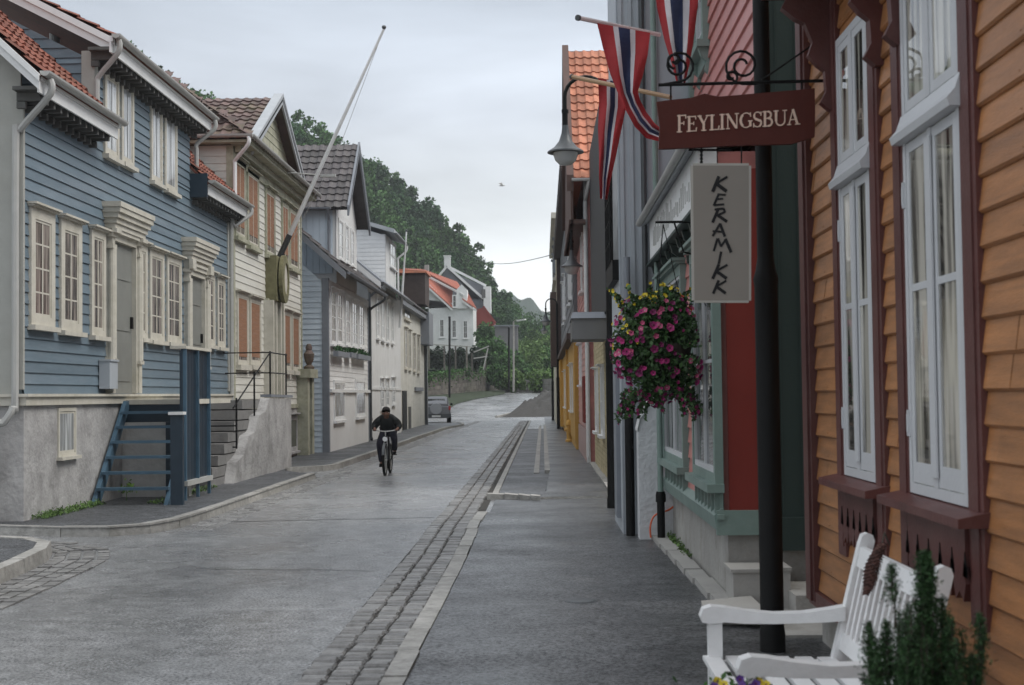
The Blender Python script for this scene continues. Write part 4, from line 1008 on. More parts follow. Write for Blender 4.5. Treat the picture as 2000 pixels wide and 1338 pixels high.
def tallwin(u0, u1, t, zs=1.24, zt=3.90, ztr=3.03):
    """u0<u1 opening; maroon trims outside; white two-part casement with a projecting transom"""
    mb = MB()
    for a, b in ((u0-t, u0), (u1, u1+t)):
        mb.fb(F, a, b, .0, .036, .74, 4.6); mb.fb(F, a+.05, b-.05, .036, .044, .80, 4.6)
    build_each(mb, 'window_trim', M['maroon'], oh)
    mb = MB(); mb.prism([F.P(u0-t-.02, 0, zs), F.P(u0-t-.02, .15, zs-.03), F.P(u0-t-.02, .15, zs-.07), F.P(u0-t-.02, 0, zs-.07)], F.U*(u1-u0+2*t+.04)); mb.build('window_sill', M['maroon'], oh)
    mb = MB()    # fretted apron: teeth hang from a board
    mb.fb(F, u0, u1, 0, .055, zs-.26, zs-.07)
    n = 5; wd = (u1-u0)/n
    for k in range(n):
        a = u0+k*wd
        mb.prism([F.P(a+wd*.14, 0, zs-.26), F.P(a+wd*.86, 0, zs-.26), F.P(a+wd*.98, 0, zs-.33), F.P(a+wd*.80, 0, zs-.41), F.P(a+wd*.5, 0, zs-.37), F.P(a+wd*.2, 0, zs-.41), F.P(a+wd*.02, 0, zs-.33)], F.N*.055)
    mb.build('apron', M['maroon'], oh)
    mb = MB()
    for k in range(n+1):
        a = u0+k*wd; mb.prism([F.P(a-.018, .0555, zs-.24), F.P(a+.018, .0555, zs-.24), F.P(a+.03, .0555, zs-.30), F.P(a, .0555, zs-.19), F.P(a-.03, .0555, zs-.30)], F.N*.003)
    build_each(mb, 'hole_shade_inlay', M['black'], oh)  # keyholes are not cut: flat black inlays paint the shade inside them
    fr = MB(); g = .05
    fr.fb(F, u0, u0+g, -.02, .037, zs, zt); fr.fb(F, u1-g, u1, -.02, .037, zs, zt); fr.fb(F, u0+g, u1-g, -.02, .037, zt-g, zt); fr.fb(F, u0+g, u1-g, -.02, .038, zs, zs+.05)
    fr.prism([F.P(u0-.03, .0, ztr-.05), F.P(u0-.03, .085, ztr-.045), F.P(u0-.03, .095, ztr-.01), F.P(u0-.03, .06, ztr+.03), F.P(u0-.03, .036, ztr+.10), F.P(u0-.03, 0, ztr+.10)], F.U*(u1-u0+.06))
    um = (u0+u1)/2; fr.fb(F, um-.035, um+.035, -.02, .040, ztr+.10, zt-g); fr.fb(F, um-.03, um+.03, -.02, .040, zs+.05, ztr-.05)
    wf = fr.build('window', M['sashw'], oh)
    s = MB(); q = .055
    for a, b in ((u0+g, um-.03), (um+.03, u1-g)):
        for z0, z1, rail in ((zs+.055, ztr-.055, .10), (ztr+.105, zt-g, .05)):
            s.fb(F, a+.003, a+q, .0, .034, z0, z1); s.fb(F, b-q, b-.003, .0, .034, z0, z1); s.fb(F, a+q, b-q, .0, .034, z0, z0+rail); s.fb(F, a+q, b-q, 0, .034, z1-.05, z1)
            if z1 < ztr: s.fb(F, a+q, b-q, .0, .033, (z0+z1)/2+.10, (z0+z1)/2+.135)
    s.fb(F, um-.045, um+.045, .040, .050, zs+.10, ztr-.09)
    for z in (zs+.3, ztr-.35): s.fb(F, u1-.02, u1+.012, .028, .046, z, z+.09); s.fb(F, u1-.03, u1-.012, .030, .05, z-.02, z+.11)
    s.build('sash', M['sashw'], wf)
    p = MB(); p.fb(F, u0+g, u1-g, .0265, .0285, zs+.05, zt-g); p.build('pane', M['glassnear'], wf)
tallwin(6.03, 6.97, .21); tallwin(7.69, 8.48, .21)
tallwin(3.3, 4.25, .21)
# bracketed hood above the farther window
def bracket(u, zt=4.35, drop=.85, out=.36, th=.075):
    mb = MB()
    P = [(0, zt), (out, zt), (out+.02, zt-.07), (out-.06, zt-.12), (out-.02, zt-.20), (out-.10, zt-.27), (out*.55, zt-.30), (out*.42, zt-.42), (out*.50, zt-.50), (out*.36, zt-.56), (out*.22, zt-.60), (out*.2, zt-drop+.12), (out*.30, zt-drop+.05), (.05, zt-drop), (0, zt-drop)]
    mb.prism([F.P(u, n, z) for n, z in P], F.U*th); mb.build('hood_bracket', M['maroon'], oh)
for u in (8.60, 7.42, 5.80, 6.98): bracket(u)
mb = MB(); mb.fb(F, 7.2, 8.95, 0, .50, 4.35, 4.42); mb.fb(F, 5.6, 7.15, 0, .50, 4.35, 4.42); mb.fb(F, 7.25, 8.9, .0, .42, 4.28, 4.35); mb.fb(F, 5.65, 7.1, .0, .42, 4.28, 4.35); mb.build('window_hood', M['maroon'], oh)
mb = MB(); mb.box(XO-.6, 8, Ya, Yb+.4, 6.2, 6.35); mb.build('eave', M['maroon'], oh)
mb = MB(); tiles(mb, (XO-.6, Ya, 6.38), (0, 1, 0), (.74, 0, .67), Yb+.4-Ya, 4, .3, .4, seg=3); mb.build('roof', M['tilered'], oh)

# hanging shop sign on iron bracket -------------------------------------------------
YS = 8.85
sg = thing('shop_sign', (1.3, YS, 3.6), 'maroon hanging shop sign reading FEYLINGSBUA in cream capitals', 'sign')
A = PY(1282, 200, YS); B = PY(1590, 174, YS); C = PY(1590, 268, YS); D = PY(1286, 292, YS)
mb = MB(); pts = [A, A+Vector((.06, 0, .008)), PY(1350, 192, YS), PY(1375, 184, YS), PY(1402, 190, YS), PY(1545, 178, YS), B, PY(1591, 222, YS), C, PY(1545, 282, YS), PY(1440, 285, YS), PY(1340, 290, YS), D, PY(1288, 246, YS)]
mb.prism([p+Vector((0, -.02, 0)) for p in pts], (0, .04, 0)); mb.build('board', M['signred'], sg)
def strokes(mb, polys, O, R, Up, h, t=.004):
    nrm = R.cross(Up).normalized()
    if nrm.y > 0: nrm = -nrm
    for k, (pl, wd) in enumerate(polys):
        for (a, b) in zip(pl[:-1], pl[1:]):
            pa = O+R*(a[0]*h)+Up*(a[1]*h); pb = O+R*(b[0]*h)+Up*(b[1]*h); d = (pb-pa).normalized(); s = nrm.cross(d)*wd*h/2; e = d*wd*h*.12
            mb.prism([pa-s-e, pa+s-e, pb+s+e, pb-s+e], nrm*(t+.0007*rnd.random()))
def arc(cx, cy, rx, ry, a0, a1, n=9): return [(cx+rx*math.cos(math.radians(a0+(a1-a0)*k/n)), cy+ry*math.sin(math.radians(a0+(a1-a0)*k/n))) for k in range(n+1)]
T_, t_ = .155, .07
GL = {
 'F': ([([(.16, 0), (.16, 1)], T_), ([(.02, .97), (.60, .97)], t_), ([(.58, 1), (.60, .78)], t_), ([(.16, .52), (.46, .52)], t_), ([(.46, .62), (.46, .42)], t_), ([(.0, .03), (.34, .03)], t_)], .66),
 'E': ([([(.16, 0), (.16, 1)], T_), ([(.02, .97), (.60, .97)], t_), ([(.58, 1), (.60, .78)], t_), ([(.16, .52), (.46, .52)], t_), ([(.46, .62), (.46, .42)], t_), ([(.0, .03), (.62, .03)], t_), ([(.62, .0), (.65, .24)], t_)], .72),
 'Y': ([([(.10, 1), (.40, .48)], T_), ([(.68, 1), (.42, .5)], t_), ([(.41, .5), (.41, 0)], T_), ([(.0, .97), (.26, .97)], t_), ([(.56, .97), (.80, .97)], t_), ([(.25, .03), (.57, .03)], t_)], .80),
 'L': ([([(.16, 0), (.16, 1)], T_), ([(.0, .97), (.33, .97)], t_), ([(.0, .03), (.60, .03)], t_), ([(.60, .0), (.64, .26)], t_)], .68),
 'I': ([([(.16, 0), (.16, 1)], T_), ([(.0, .97), (.32, .97)], t_), ([(.0, .03), (.32, .03)], t_)], .40),
 'N': ([([(.14, 0), (.14, 1)], t_), ([(.12, .98), (.70, .05)], T_), ([(.74, 0), (.74, 1)], t_), ([(.0, .97), (.2, .97)], t_), ([(.62, .97), (.87, .97)], t_), ([(.02, .03), (.27, .03)], t_)], .90),
 'G': ([(arc(.46, .5, .38, .47, 50, 130), t_), (arc(.46, .5, .36, .44, 130, 230), T_), (arc(.46, .5, .38, .47, 230, 305), t_), ([(.74, .42), (.74, .1)], T_), ([(.60, .44), (.88, .44)], t_), ([(.74, .98), (.76, .72)], t_)], .90),
 'S': ([(arc(.32, .74, .24, .24, 30, 150), t_), (arc(.32, .73, .22, .23, 150, 235), .12), ([(.18, .55), (.46, .42)], T_), (arc(.34, .27, .22, .25, -60, 50), .12), (arc(.32, .27, .26, .25, 190, 300), t_), ([(.56, .98), (.55, .74)], t_), ([(.06, .0), (.06, .28)], t_)], .66),
 'B': ([([(.16, 0), (.16, 1)], T_), ([(.0, .97), (.36, .97)], t_), ([(.16, .53), (.4, .53)], t_), ([(.0, .03), (.4, .03)], t_), (arc(.36, .75, .20, .22, -90, 90), .12), (arc(.38, .28, .25, .25, -90, 90), .13)], .74),
 'U': ([([(.16, 1), (.16, .32)], T_), (arc(.45, .32, .29, .30, 180, 360), .09), ([(.74, 1), (.74, .32)], t_), ([(.0, .97), (.32, .97)], t_), ([(.60, .97), (.88, .97)], t_)], .90),
 'A': ([([(.38, 1), (.12, .03)], t_), ([(.38, 1), (.68, .03)], T_), ([(.2, .34), (.56, .34)], t_), ([(.0, .03), (.25, .03)], t_), ([(.52, .03), (.86, .03)], t_)], .84),
}
O = PY(1322, 259, YS-.022); R_ = PY(1562, 243, YS-.022)-O; Ln = R_.length; R_ = R_.normalized(); Up = (PY(1322, 229, YS-.022)-O); hh = Up.length; Up = Up.normalized()
tot = sum(GL[c][1] for c in 'FEYLINGSBUA'); hs = Ln/tot; x = 0
mb = MB()
for i, c in enumerate('FEYLINGSBUA'):
    big = 1.12 if i == 0 else 1
    g, adv = GL[c]
    strokes(mb, [([(p[0], p[1]*hh/hs*big) for p in pl], wd) for pl, wd in g], O+R_*(x*hs), R_, Up, hs); x += adv
mb.build('lettering', M['lettercream'], sg)
br = thing('sign_bracket', (1.8, YS, 3.9), 'black wrought iron sign bracket with scrolls on the ochre shop corner', 'bracket')
mb = MB()
p0 = PY(1286, 166, YS); p1 = Vector((XO-.05, YS+.3, onY(1592, 158, YS+.3)[1]))
p1 = PY(1640, 157, YS); mb.tube([p0, p1], .011, 6)
mb.build('arm', M['black'], br)
mb = MB(); mb.tube([PY(1488, 156, YS), PY(1628, 60, YS+.02)], .006, 5); mb.build('stay', M['black'], br)
def scroll(cx, cy, r, turns=1.6, y=YS, sgn=1, tail=None):
    pts = []
    for k in range(26):
        t = k/25; a = sgn*(t*turns*2*PI)+PI*1.5; rr = r*(1-.75*t); pts.append(PY(cx+rr*math.cos(a), cy-rr*math.sin(a), y))
    if tail: pts = [PY(*tail, y)]+pts
    mb = MB(); mb.tube(pts, .009, 6); mb.build('scroll', M['black'], br)
scroll(1325, 128, 32, 1.7, tail=(1296, 165)); scroll(1318, 118, 16, 1.2, sgn=-1); scroll(1450, 128, 36, 1.7, sgn=-1, tail=(1478, 164)); scroll(1428, 150, 14, 1.2)
mb = MB()
for px in (1310, 1566):
    mb.tube([PY(px, 166 if px < 1400 else 160, YS), PY(px, 202 if px < 1400 else 182, YS)], .006, 5)
mb.build('hanger', M['black'], br)

ks = thing('hanging_sign', (1.1, YS, 2.9), 'cream hanging board with vertical black brush lettering KERAMIKK', 'sign')
mb = MB(); c = [PY(1353, 324, YS), PY(1462, 324, YS), PY(1462, 587, YS), PY(1356, 587, YS)]
mb.prism([p+Vector((0, -.012, 0)) for p in c], (0, .024, 0)); mb.build('board', M['signcream'], ks)
mb = MB(); 
for a, b in zip(c, c[1:]+c[:1]):
    mb.bar(a+Vector((0, 0, 0)), b, .030, .022, up=(0, 1, 0))
mb.build('frame', mat('sign_frame', (.42, .40, .36), .5, .05, 4), ks)
K_ = {'K': [([(.42, 1), (.0, .0)], 0.216), ([(1.0, .98), (.22, .52)], 0.162), ([(.22, .55), (.95, .02)], 0.230)],
      'E': [([(.35, .9), (.05, .05)], 0.203), ([(.3, .98), (.85, .92)], 0.162), ([(.2, .55), (.68, .60)], 0.162), ([(.05, .05), (.75, .12)], 0.176)],
      'R': [([(.4, .98), (.0, .0)], 0.203), ([(.15, .92), (.75, .98), (.85, .75), (.35, .5)], 0.162), ([(.35, .5), (.98, .05)], 0.216)],
      'A': [([(.55, 1), (.0, .05)], 0.176), ([(.55, 1), (.9, .02)], 0.216), ([(.0, .42), (.85, .35)], 0.149)],
      'M': [([(.25, .95), (.0, .0)], 0.176), ([(.3, .95), (.5, .35), (.85, .9)], 0.176), ([(.82, .92), (1.2, -.1)], 0.230)],
      'I': [([(.6, 1), (.35, .0)], 0.203)]}
mb = MB()
for ch, (x0, x1, yt, yb) in zip('KERAMIKK', ((1392, 1420, 345, 374), (1393, 1421, 379, 402), (1392, 1420, 407, 434), (1392, 1418, 437, 462), (1394, 1422, 465, 490), (1397, 1416, 492, 515), (1392, 1420, 517, 544), (1393, 1418, 548, 573))):
    O = PY(x0, yb, YS-.013); R_ = PY(x1, yb, YS-.013)-O; U_ = PY(x0, yt, YS-.013)-O; s = U_.length; r = R_.length/s
    strokes(mb, [([(p[0]*r, p[1]) for p in pl], wd) for pl, wd in K_[ch]], O, R_.normalized(), U_.normalized(), s, .003)
mb.build('lettering', M['ink'], ks)
mb = MB()
for px in (1370, 1448): mb.tube([PY(px, 286, YS), PY(px, 326, YS)], .005, 5)
mb.tube([PY(1345, 293, YS), PY(1430, 293, YS)], .008, 5)
for k in range(4): 
    q = PY(1370, 296+k*7, YS); mb.tube([q+Vector((.008*math.cos(t), 0, .010*math.sin(t))) for t in [2*PI*j/8 for j in range(9)]], .003, 4)
mb.build('chain', M['black'], ks)
mb = MB(); q = PY(1376, 592, YS); mb.tube([q+Vector((0, 0, .02)), q, q+Vector((.01, 0, -.02))], .004, 5); mb.build('hook', M['black'], ks)

# ---------------------------------------------------------------- red house with bay
XR = 1.90; XBAY = 1.47
rh = thing('wooden_house', (XR, 14, 0), 'red clapboard house with grey green trim and a ground floor shop bay', 'house')
F = FR(XR); YR0, YR1 = 11.45, 16.9
mb = MB(); mb.box(XR+.012, 8, YR0+.012, YR1, .7, 7.6); siding(mb, F, .7, 7.6, YR0+.12, YR1, .19, .026)
FBy = FR(XBAY); b0, b1 = 11.45, 16.6
mb.box(XBAY+.012, XR, b0+.03, b1, .7, 3.75)
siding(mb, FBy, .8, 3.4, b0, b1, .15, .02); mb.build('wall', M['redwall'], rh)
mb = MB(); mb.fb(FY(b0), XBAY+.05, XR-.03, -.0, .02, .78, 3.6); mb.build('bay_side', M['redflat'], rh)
mb = MB(); mb.fb(FY(YR0), XR-.03, 7, 0, .03, .72, 7.6)
for k in range(3): mb.fb(FY(YR0), XR+.06+k*.16, XR+.07+k*.16, .03, .035, .72, 7.6)
mb.fb(FY(YR0), XR-.04, 7, 0, .07, .45, .72); mb.build('flank_wall', M['dkgreen'], rh)
mb = MB(); mb.box(XR-.045, XR+.0, YR0-.04, YR0+.12, 3.4, 7.6); mb.box(XR-.045, XR+.015, YR0-.042, YR0-.03, .72, 7.6)
mb.fb(F, YR1-.15, YR1+.02, 0, .06, 3.4, 7.6)
mb.fb(FBy, b0-.04, b0+.09, 0, .03, .78, 3.5); mb.fb(FBy, b1-.12, b1+.02, 0, .04, .7, 3.5)
mb.prism([(XBAY, b0-.06, .62), (XBAY-.06, b0-.06, .62), (XBAY-.08, b0-.06, .74), (XBAY-.02, b0-.06, .80), (XBAY, b0-.06, .80)], (0, b1-b0+.1, 0))
mb.box(XBAY-.06, XR-.03, b0-.07, b0-.005, .58, .78)
build_each(mb, 'corner_board', M['green'], rh)
mb = MB(); mb.box(XBAY+.04, 7, b0+.02, YR1, -.3, .66); mb.build('plinth', M['concrete'], rh)
mb = MB(); mb.box(1.66, 2.8, 9.72, 11.40, -.1, .055); mb.box(1.9, 2.8, 10.6, 11.39, .056, .2); mb.build('ramp', M['concrete'], rh)
# shop fascia, sloping pent roof, eave
fz0, fz1 = 3.32, 3.80
mb = MB(); mb.fb(FBy, b0, b1, .0, .16, fz0, fz1); 
mb.build('shop_fascia', M['white'], rh)
mb = MB()
for k in range(26):
    u = b0+.3+k*.17; mb.fb(FBy, u, u+.05+.04*rnd.random(), .16, .165, fz0+.10+.05*rnd.random(), fz0+.22+.18*rnd.random())
build_each(mb, 'fascia_ornament', M['gutter'], rh)
mb = MB(); mb.prism([(XBAY-.25, b0-.1, fz1+.02), (XR, b0-.1, fz1+.38), (XR, b0-.1, fz1+.30), (XBAY-.25, b0-.1, fz1-.04)], (0, b1-b0+.2, 0)); mb.build('pent_roof', M['roofgrey'], rh)
mb = MB(); mb.prism([(XBAY-.2, b0-.05, fz0-.02), (XBAY, b0-.05, fz0+.03), (XBAY, b0-.05, fz0-.06), (XBAY-.2, b0-.05, fz0-.05)], (0, b1-b0+.1, 0))
for k in range(9):
    u = b0+.25+k*.6; mb.prism([(XBAY, u, fz0-.06), (XBAY-.15, u, fz0-.06), (XBAY-.13, u, fz0-.14), (XBAY-.05, u, fz0-.2), (XBAY-.04, u, fz0-.3), (XBAY, u, fz0-.34)], (0, .07, 0))
mb.build('canopy', M['dkgreen'], rh)
mb = MB(); half_gutter(mb, (XBAY-.28, b0-.1, fz1+.0), (XBAY-.28, b1+.1, fz1+.0), .04); mb.build('gutter', M['gutter'], rh)
# tall bay windows
def baywin(xl, xr, zb=1.0, zt=3.05):
    u1 = onX(xl, 850, XBAY)[0]; u0 = onX(xr, 850, XBAY)[0]
    o = window(rh, FBy, u0, u1, zb, zt, M['green'], M['glass'], sash=M['sashw'], casing=.10, cols=2, rows=2, proud=.07, crown=.06, sill=.07, mullion=True)
    mb = MB(); n = 7
    for k in range(n):
        a = u0+(u1-u0)*(k+.2)/n
        mb.fb(FBy, a, a+.035, 0, .07, zb-.25, zb-.07)
    mb.fb(FBy, u0-.02, u1+.02, 0, .06, zb-.29, zb-.25); mb.build('balusters', M['green'], o)
baywin(1366, 1412); baywin(1306, 1347)
# upper windows with carved crowns
for (ya, yb) in ((15.2, 16.1),):
    o = window(rh, F, ya, yb, 5.65, 7.3, M['green'], M['glass'], sash=M['sashw'], casing=.12, cols=2, rows=3, proud=.08, crown=.1, sill=.08)
    mb = MB()
    for u in (ya+.02, yb-.1): mb.prism([F.P(u, 0, 5.57), F.P(u, .13, 5.57), F.P(u, .10, 5.48), F.P(u, .04, 5.42), F.P(u, .06, 5.32), F.P(u, 0, 5.25)], F.U*.08)
    mb.fb(F, ya+.1, yb-.1, 0, .05, 5.4, 5.57); mb.build('sill_bracket', M['green'], o)
mb = MB(); mb.box(XR-.5, 8, YR0-.3, YR1+.1, 7.6, 7.75); mb.build('eave', M['green'], rh)
mb = MB(); tiles(mb, (XR-.5, YR0-.3, 7.78), (0, 1, 0), (.72, 0, .69), YR1-YR0+.4, 4, .3, .4, seg=3); mb.build('roof', M['tilered'], rh)
# steps
s1 = thing('stone_step', (1.6, 10.9, 0), 'pale concrete step block against the plinth of the red house', 'step')
mb = MB(); a = PY(1432, 1118, 11.0); mb.box(a.x, 1.86, 11.0, 11.44, .0, a.z); mb.build('block', M['conclt'], s1)
mb = MB(); mb.box(a.x-.02, 1.865, 10.98, 11.44, a.z, a.z+.025); mb.build('slab', M['conclt'], s1)
s2 = thing('stone_step', (1.4, 10.3, 0), 'flat pale entrance slab lying behind the bench arm', 'step')
mb = MB(); mb.prism([(1.17, 10.25, .085), (1.62, 10.05, .085), (1.62, 11.0, .085), (1.20, 10.75, .085)], (0, 0, .06)); mb.build('slab', M['conclt'], s2)
mb = MB(); mb.box(1.25, 1.6, 10.3, 10.7, 0, .084); mb.build('base', M['concrete'], s2)
st_ = thing('concrete_post', (1.6, 9.9, 0), 'stained pale concrete gate stub between the lamp post and the ochre shop', 'post')
p = PY(1522, 1108, 11.0); mb = MB(); mb.box(p.x, p.x+.07, 10.9, 11.35, 0, p.z-.02); mb.build('shaft', M['conclt'], st_)
mb = MB(); mb.box(p.x-.01, p.x+.08, 10.89, 11.36, p.z-.02, p.z+.01); mb.build('cap', M['concrete'], st_)
# kerb stones at the foot of the shop fronts
mb = MB(); y = 10.6
while y < 60:
    L_ = rnd.uniform(.6, 1.0); xx = 1.36-(y-10.6)*.02 if y < 22 else 1.12; xx = max(xx, 1.0)
    mb.box(xx, xx+.16, y, y+L_-.02, -.02, .085+rnd.uniform(-.008, .008)); y += L_
tag(mb.build('kerb', M['conclt']), kind='structure')

# ---------------------------------------------------------------- grey white panelled building
XW = .98
gh = thing('town_house', (XW, 17.5, 0), 'tall pale grey panelled building with upright boards between flags and flower basket', 'building')
Fw = FY(16.95)
mb = MB(); mb.box(XW+.012, 6, 16.97, 18.85, -.3, 8.5)
x = XW
for wd, n in ((.05, .05), (.07, .02), (.05, .04), (.06, .015), (.04, .03)):
    mb.fb(Fw, x, x+wd, -.02, n, 1.75, 8.5); x += wd
mb.fb(Fw, XW, 1.9, -.01, .005, -.1, 8.5)
mb.fb(Fw, 1.32, 1.46, -.0, .05, .9, 8.5)
Fg = FR(XW); vboards(mb, Fg, -.1, 8.5, 16.95, 18.85, .3, .02, .02)
mb.build('wall', M['greyboards'], gh)
mb = MB(); mb.tube([(1.27, 16.85, .4), (1.27, 16.85, 8.4)], .035, 8); mb.build('downpipe', M['dkgrey'], gh, smooth=True)
mb = MB(); mb.fb(Fg, 17.05, 18.8, .0, .10, 3.15, 3.4); mb.fb(Fg, 17.05, 18.8, 0, .12, 5.1, 5.25); build_each(mb, 'bay_ledge', M['black'], gh)
o = MB(); o.fb(Fg, 17.1, 18.75, .0, .085, 3.4, 5.1); bw = o.build('bay_window', M['glasslt'], gh)
o = MB()
for k in range(7):
    u = 17.1+k*.275; o.fb(Fg, u-.012, u+.012, .085, .105, 3.4, 5.1)
for k in range(7):
    z = 3.4+k*.283; o.fb(Fg, 17.09, 18.76, .085, .10, z-.012, z+.012)
o.tube([Fg.P(17.08, .12, 3.4), Fg.P(17.08, .12, 5.2)], .012, 6); o.build('grille', M['black'], bw)
mb = MB(); mb.fb(Fg, 17.3, 17.9, .02, .07, .2, 2.3); mb.build('door', M['slate'], gh)
gw = thing('garden_wall', (1.3, 16.6, 0), 'low rough white plastered wall stub with a curved top below the flower basket', 'wall')
T0 = PY(1246, 800, 16.3); T1 = PY(1290, 778, 16.3)
mb = MB(); P = [(T0.x, .0)]+[(T0.x+.0, T0.z-.25), (T0.x+.02, T0.z-.12), (T0.x+.07, T0.z-.05), (T0.x+.11, T0.z+.02), (T0.x+.14, T1.z-.01), (T0.x+.3, T1.z+.02), (1.66, T1.z+.03), (1.66, 0)]
mb.prism([(x, 16.3, z) for x, z in P], (0, .35, 0)); mb.build('wall', M['plasterw'], gw)
P = P[1:-1]; mb = MB()
for a, b in zip(P[:-1], P[1:]): mb.prism([(a[0]-.012, 16.27, a[1]), (b[0], 16.27, b[1]), (b[0], 16.27, b[1]+.03), (a[0]-.012, 16.27, a[1]+.03)], (0, .4, 0))
mb.build('coping', M['white'], gw)
# downpipes with iron shoes
def irondrain(px, ybase, ytop, X, label, um, rr=.055):
    d = ray(px, ybase); t = -EYE.z/d.z; t = min(t, 16.75/d.y); x, y = d.x*t, d.y*t
    zt = onY(px, ytop, y)[1]
    o = thing('rain_pipe', (x, y, 0), label, 'drainpipe', 'cast iron drainpipes on the right pavement')
    mb = MB(); mb.lathe((x, y, 0), [(rr*1.0, 0), (rr, zt-.12), (rr*1.3, zt-.12), (rr*1.3, zt-.04), (rr*1.1, zt), (rr*.8, zt)], 14); mb.build('shoe', M['black'], o, smooth=True)
    mb = MB(); mb.lathe((x, y, 0), [(rr*.75, zt-.01), (rr*.75, 8.4 if um == 'green' else 3.4)], 12); mb.build('upper_pipe', M[um], o, smooth=True)
    return o
irondrain(1232, 1046, 788, 1.1, 'black iron drainpipe foot with grey upper pipe beside the white wall stub', 'slate', .055)
irondrain(1292, 1064, 960, 1.3, 'black drainpipe foot with green upper pipe at the corner of the red house', 'green', .045)
hz = thing('garden_hose', (1.2, 16, 0), 'thin orange hose looping up from the pavement beside the black drainpipe', 'hose')
mb = MB(); mb.tube(curve([PY(1271, 1050, 16.2), PY(1270, 1030, 16.2), PY(1276, 1010, 16.2), PY(1288, 1002, 16.2), PY(1308, 995, 16.25), PY(1326, 980, 16.3)], 5), .012, 6); mb.build('hose', mat('orange_hose', (.6, .12, .05), .5), hz)

# ---------------------------------------------------------------- pale yellow brick house with dark upper storey
XY_ = 1.26
yh = thing('brick_house', (XY_, 28, 0), 'narrow pale yellow brick house with dark upper floor behind the second lamp post', 'house')
F = FR(XY_); mb = MB(); mb.box(XY_, 6, 26.0, 33.6, -.3, 3.3)
z = .0
while z < 3.25:
    y = 26.0-(.12 if int(z*10) % 2 else 0)
    while y < 33.5:
        mb.fb(F, max(y, 26), min(y+.24, 33.6), 0, .012, z, z+.085); y += .25
    z += .095
Fq = FY(26.0); z = 0
while z < 3.25:
    x = XY_-(.06 if int(z*10) % 2 else 0)
    while x < 2.2: mb.fb(Fq, max(x, XY_-.01), x+.24, 0, .012, z, z+.085); x += .25
    z += .095
mb.build('wall', M['yellowbrick'], yh)
mb = MB(); mb.box(XY_-.03, 6, 25.98, 33.6, 3.3, 7.6); vboards(mb, F, 3.3, 7.6, 26, 33.6, .3, .02, .05); mb.build('upper_wall', mat('dark_boards', (.035, .035, .037), .6, .1, 3), yh)
window(yh, F, 28, 29, .9, 2.3, M['white'], M['glass'], cols=2, rows=2); window(yh, F, 31, 32, .9, 2.3, M['white'], M['glass'], cols=2, rows=2)
bx = thing('box_sign', (.9, 27, 3), 'blank grey box canopy jutting over the right pavement', 'canopy')
a = PY(1117, 622, 26.6); b = PY(1184, 662, 26.6); mb = MB(); mb.box(a.x, 1.3, 26.6, 28.2, b.z, a.z); mb.build('body', mat('grey_panel', (.15, .15, .15), .6, .06, 3), bx)
mb = MB(); mb.prism([(a.x-.02, 26.55, a.z+.001), (1.3, 26.55, a.z+.001), (1.3, 26.75, a.z+.13), (a.x+.02, 26.75, a.z+.13)], (0, .02, 0)); mb.prism([(a.x-.02, 26.56, a.z), (a.x+.02, 26.75, a.z+.13), (a.x+.02, 28.2, a.z+.13), (a.x-.02, 28.2, a.z)], (1.3-a.x, 0, 0)); mb.build('lid', M['slate'], bx)

# ---------------------------------------------------------------- red house with orange tiled gable roof
XQ = 1.1
qh = thing('wooden_house', (XQ, 38, 0), 'red panelled house under a steep orange tiled gable with brown verge', 'house')
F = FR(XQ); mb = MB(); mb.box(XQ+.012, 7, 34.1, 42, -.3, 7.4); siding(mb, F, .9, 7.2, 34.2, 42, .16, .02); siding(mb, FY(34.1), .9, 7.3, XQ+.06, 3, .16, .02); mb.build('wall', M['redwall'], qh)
mb = MB(); mb.fb(F, 34.2, 42, 0, .03, -.1, .85); mb.build('base_wall', mat('pink_plaster', (.42, .30, .28), .8, .1, 3), qh)
mb = MB(); mb.box(XQ-.03, XQ+.06, 34.05, 34.2, 0, 7.3); mb.fb(F, 36, 42, 0, .10, 3.4, 3.6); build_each(mb, 'corner_board', M['white'], qh)
mb = MB(); mb.fb(F, 35.2, 37.2, .0, .03, 1.0, 2.2)
for k in range(5): mb.fb(F, 35.2+k*.4, 35.28+k*.4, .03, .05, 1.0, 2.2)
mb.build('panel_door', M['redflat'], qh)
window(qh, F, 37.8, 39.2, 2.0, 3.1, M['white'], M['glasslt'], cols=2, rows=2); window(qh, F, 35.4, 36.6, 4.4, 6.0, M['white'], M['glass'], cols=2, rows=3)
pt_ = math.radians(45.5); ev = PY(1110, 350, 33.6); rl = 4.15/math.sin(pt_)
mb = MB(); tiles(mb, (ev.x+.06, 33.6, ev.z), (1, 0, 0), (0, math.cos(pt_), math.sin(pt_)), 4.4, rl, .215, .36)
tiles(mb, (ev.x+.06, 33.6+2*rl*math.cos(pt_), ev.z), (1, 0, 0), (0, -math.cos(pt_), math.sin(pt_)), 4.4, rl, .215, .36); mb.build('roof', M['tileor'], qh)
mb = MB(); p = Vector((ev.x-.04, 33.55, ev.z)); q = p+Vector((0, rl*math.cos(pt_), rl*math.sin(pt_)+.08)); r_ = Vector((p.x, 33.6+2*rl*math.cos(pt_), ev.z))
for a, b in ((p, q), (q, r_)): mb.prism([a+Vector((0, 0, .10)), b+Vector((0, 0, .10)), b-Vector((0, 0, .3)), a-Vector((0, 0, .3))], (.17, 0, 0))
mb.box(ev.x, XQ, 33.6, 41.6, 5.9, 6.0)
mb.prism([(ev.x+.05, 33.6, ev.z-.1), (ev.x+.05, q.y, q.z-.2), (ev.x+.05, r_.y, ev.z-.1), (ev.x+.05, 41.6, 5.9), (ev.x+.05, 33.6, 5.9)], (.06, 0, 0)); build_each(mb, 'verge_board', mat('brown_verge', (.10, .06, .05), .7, .15, 3), qh)
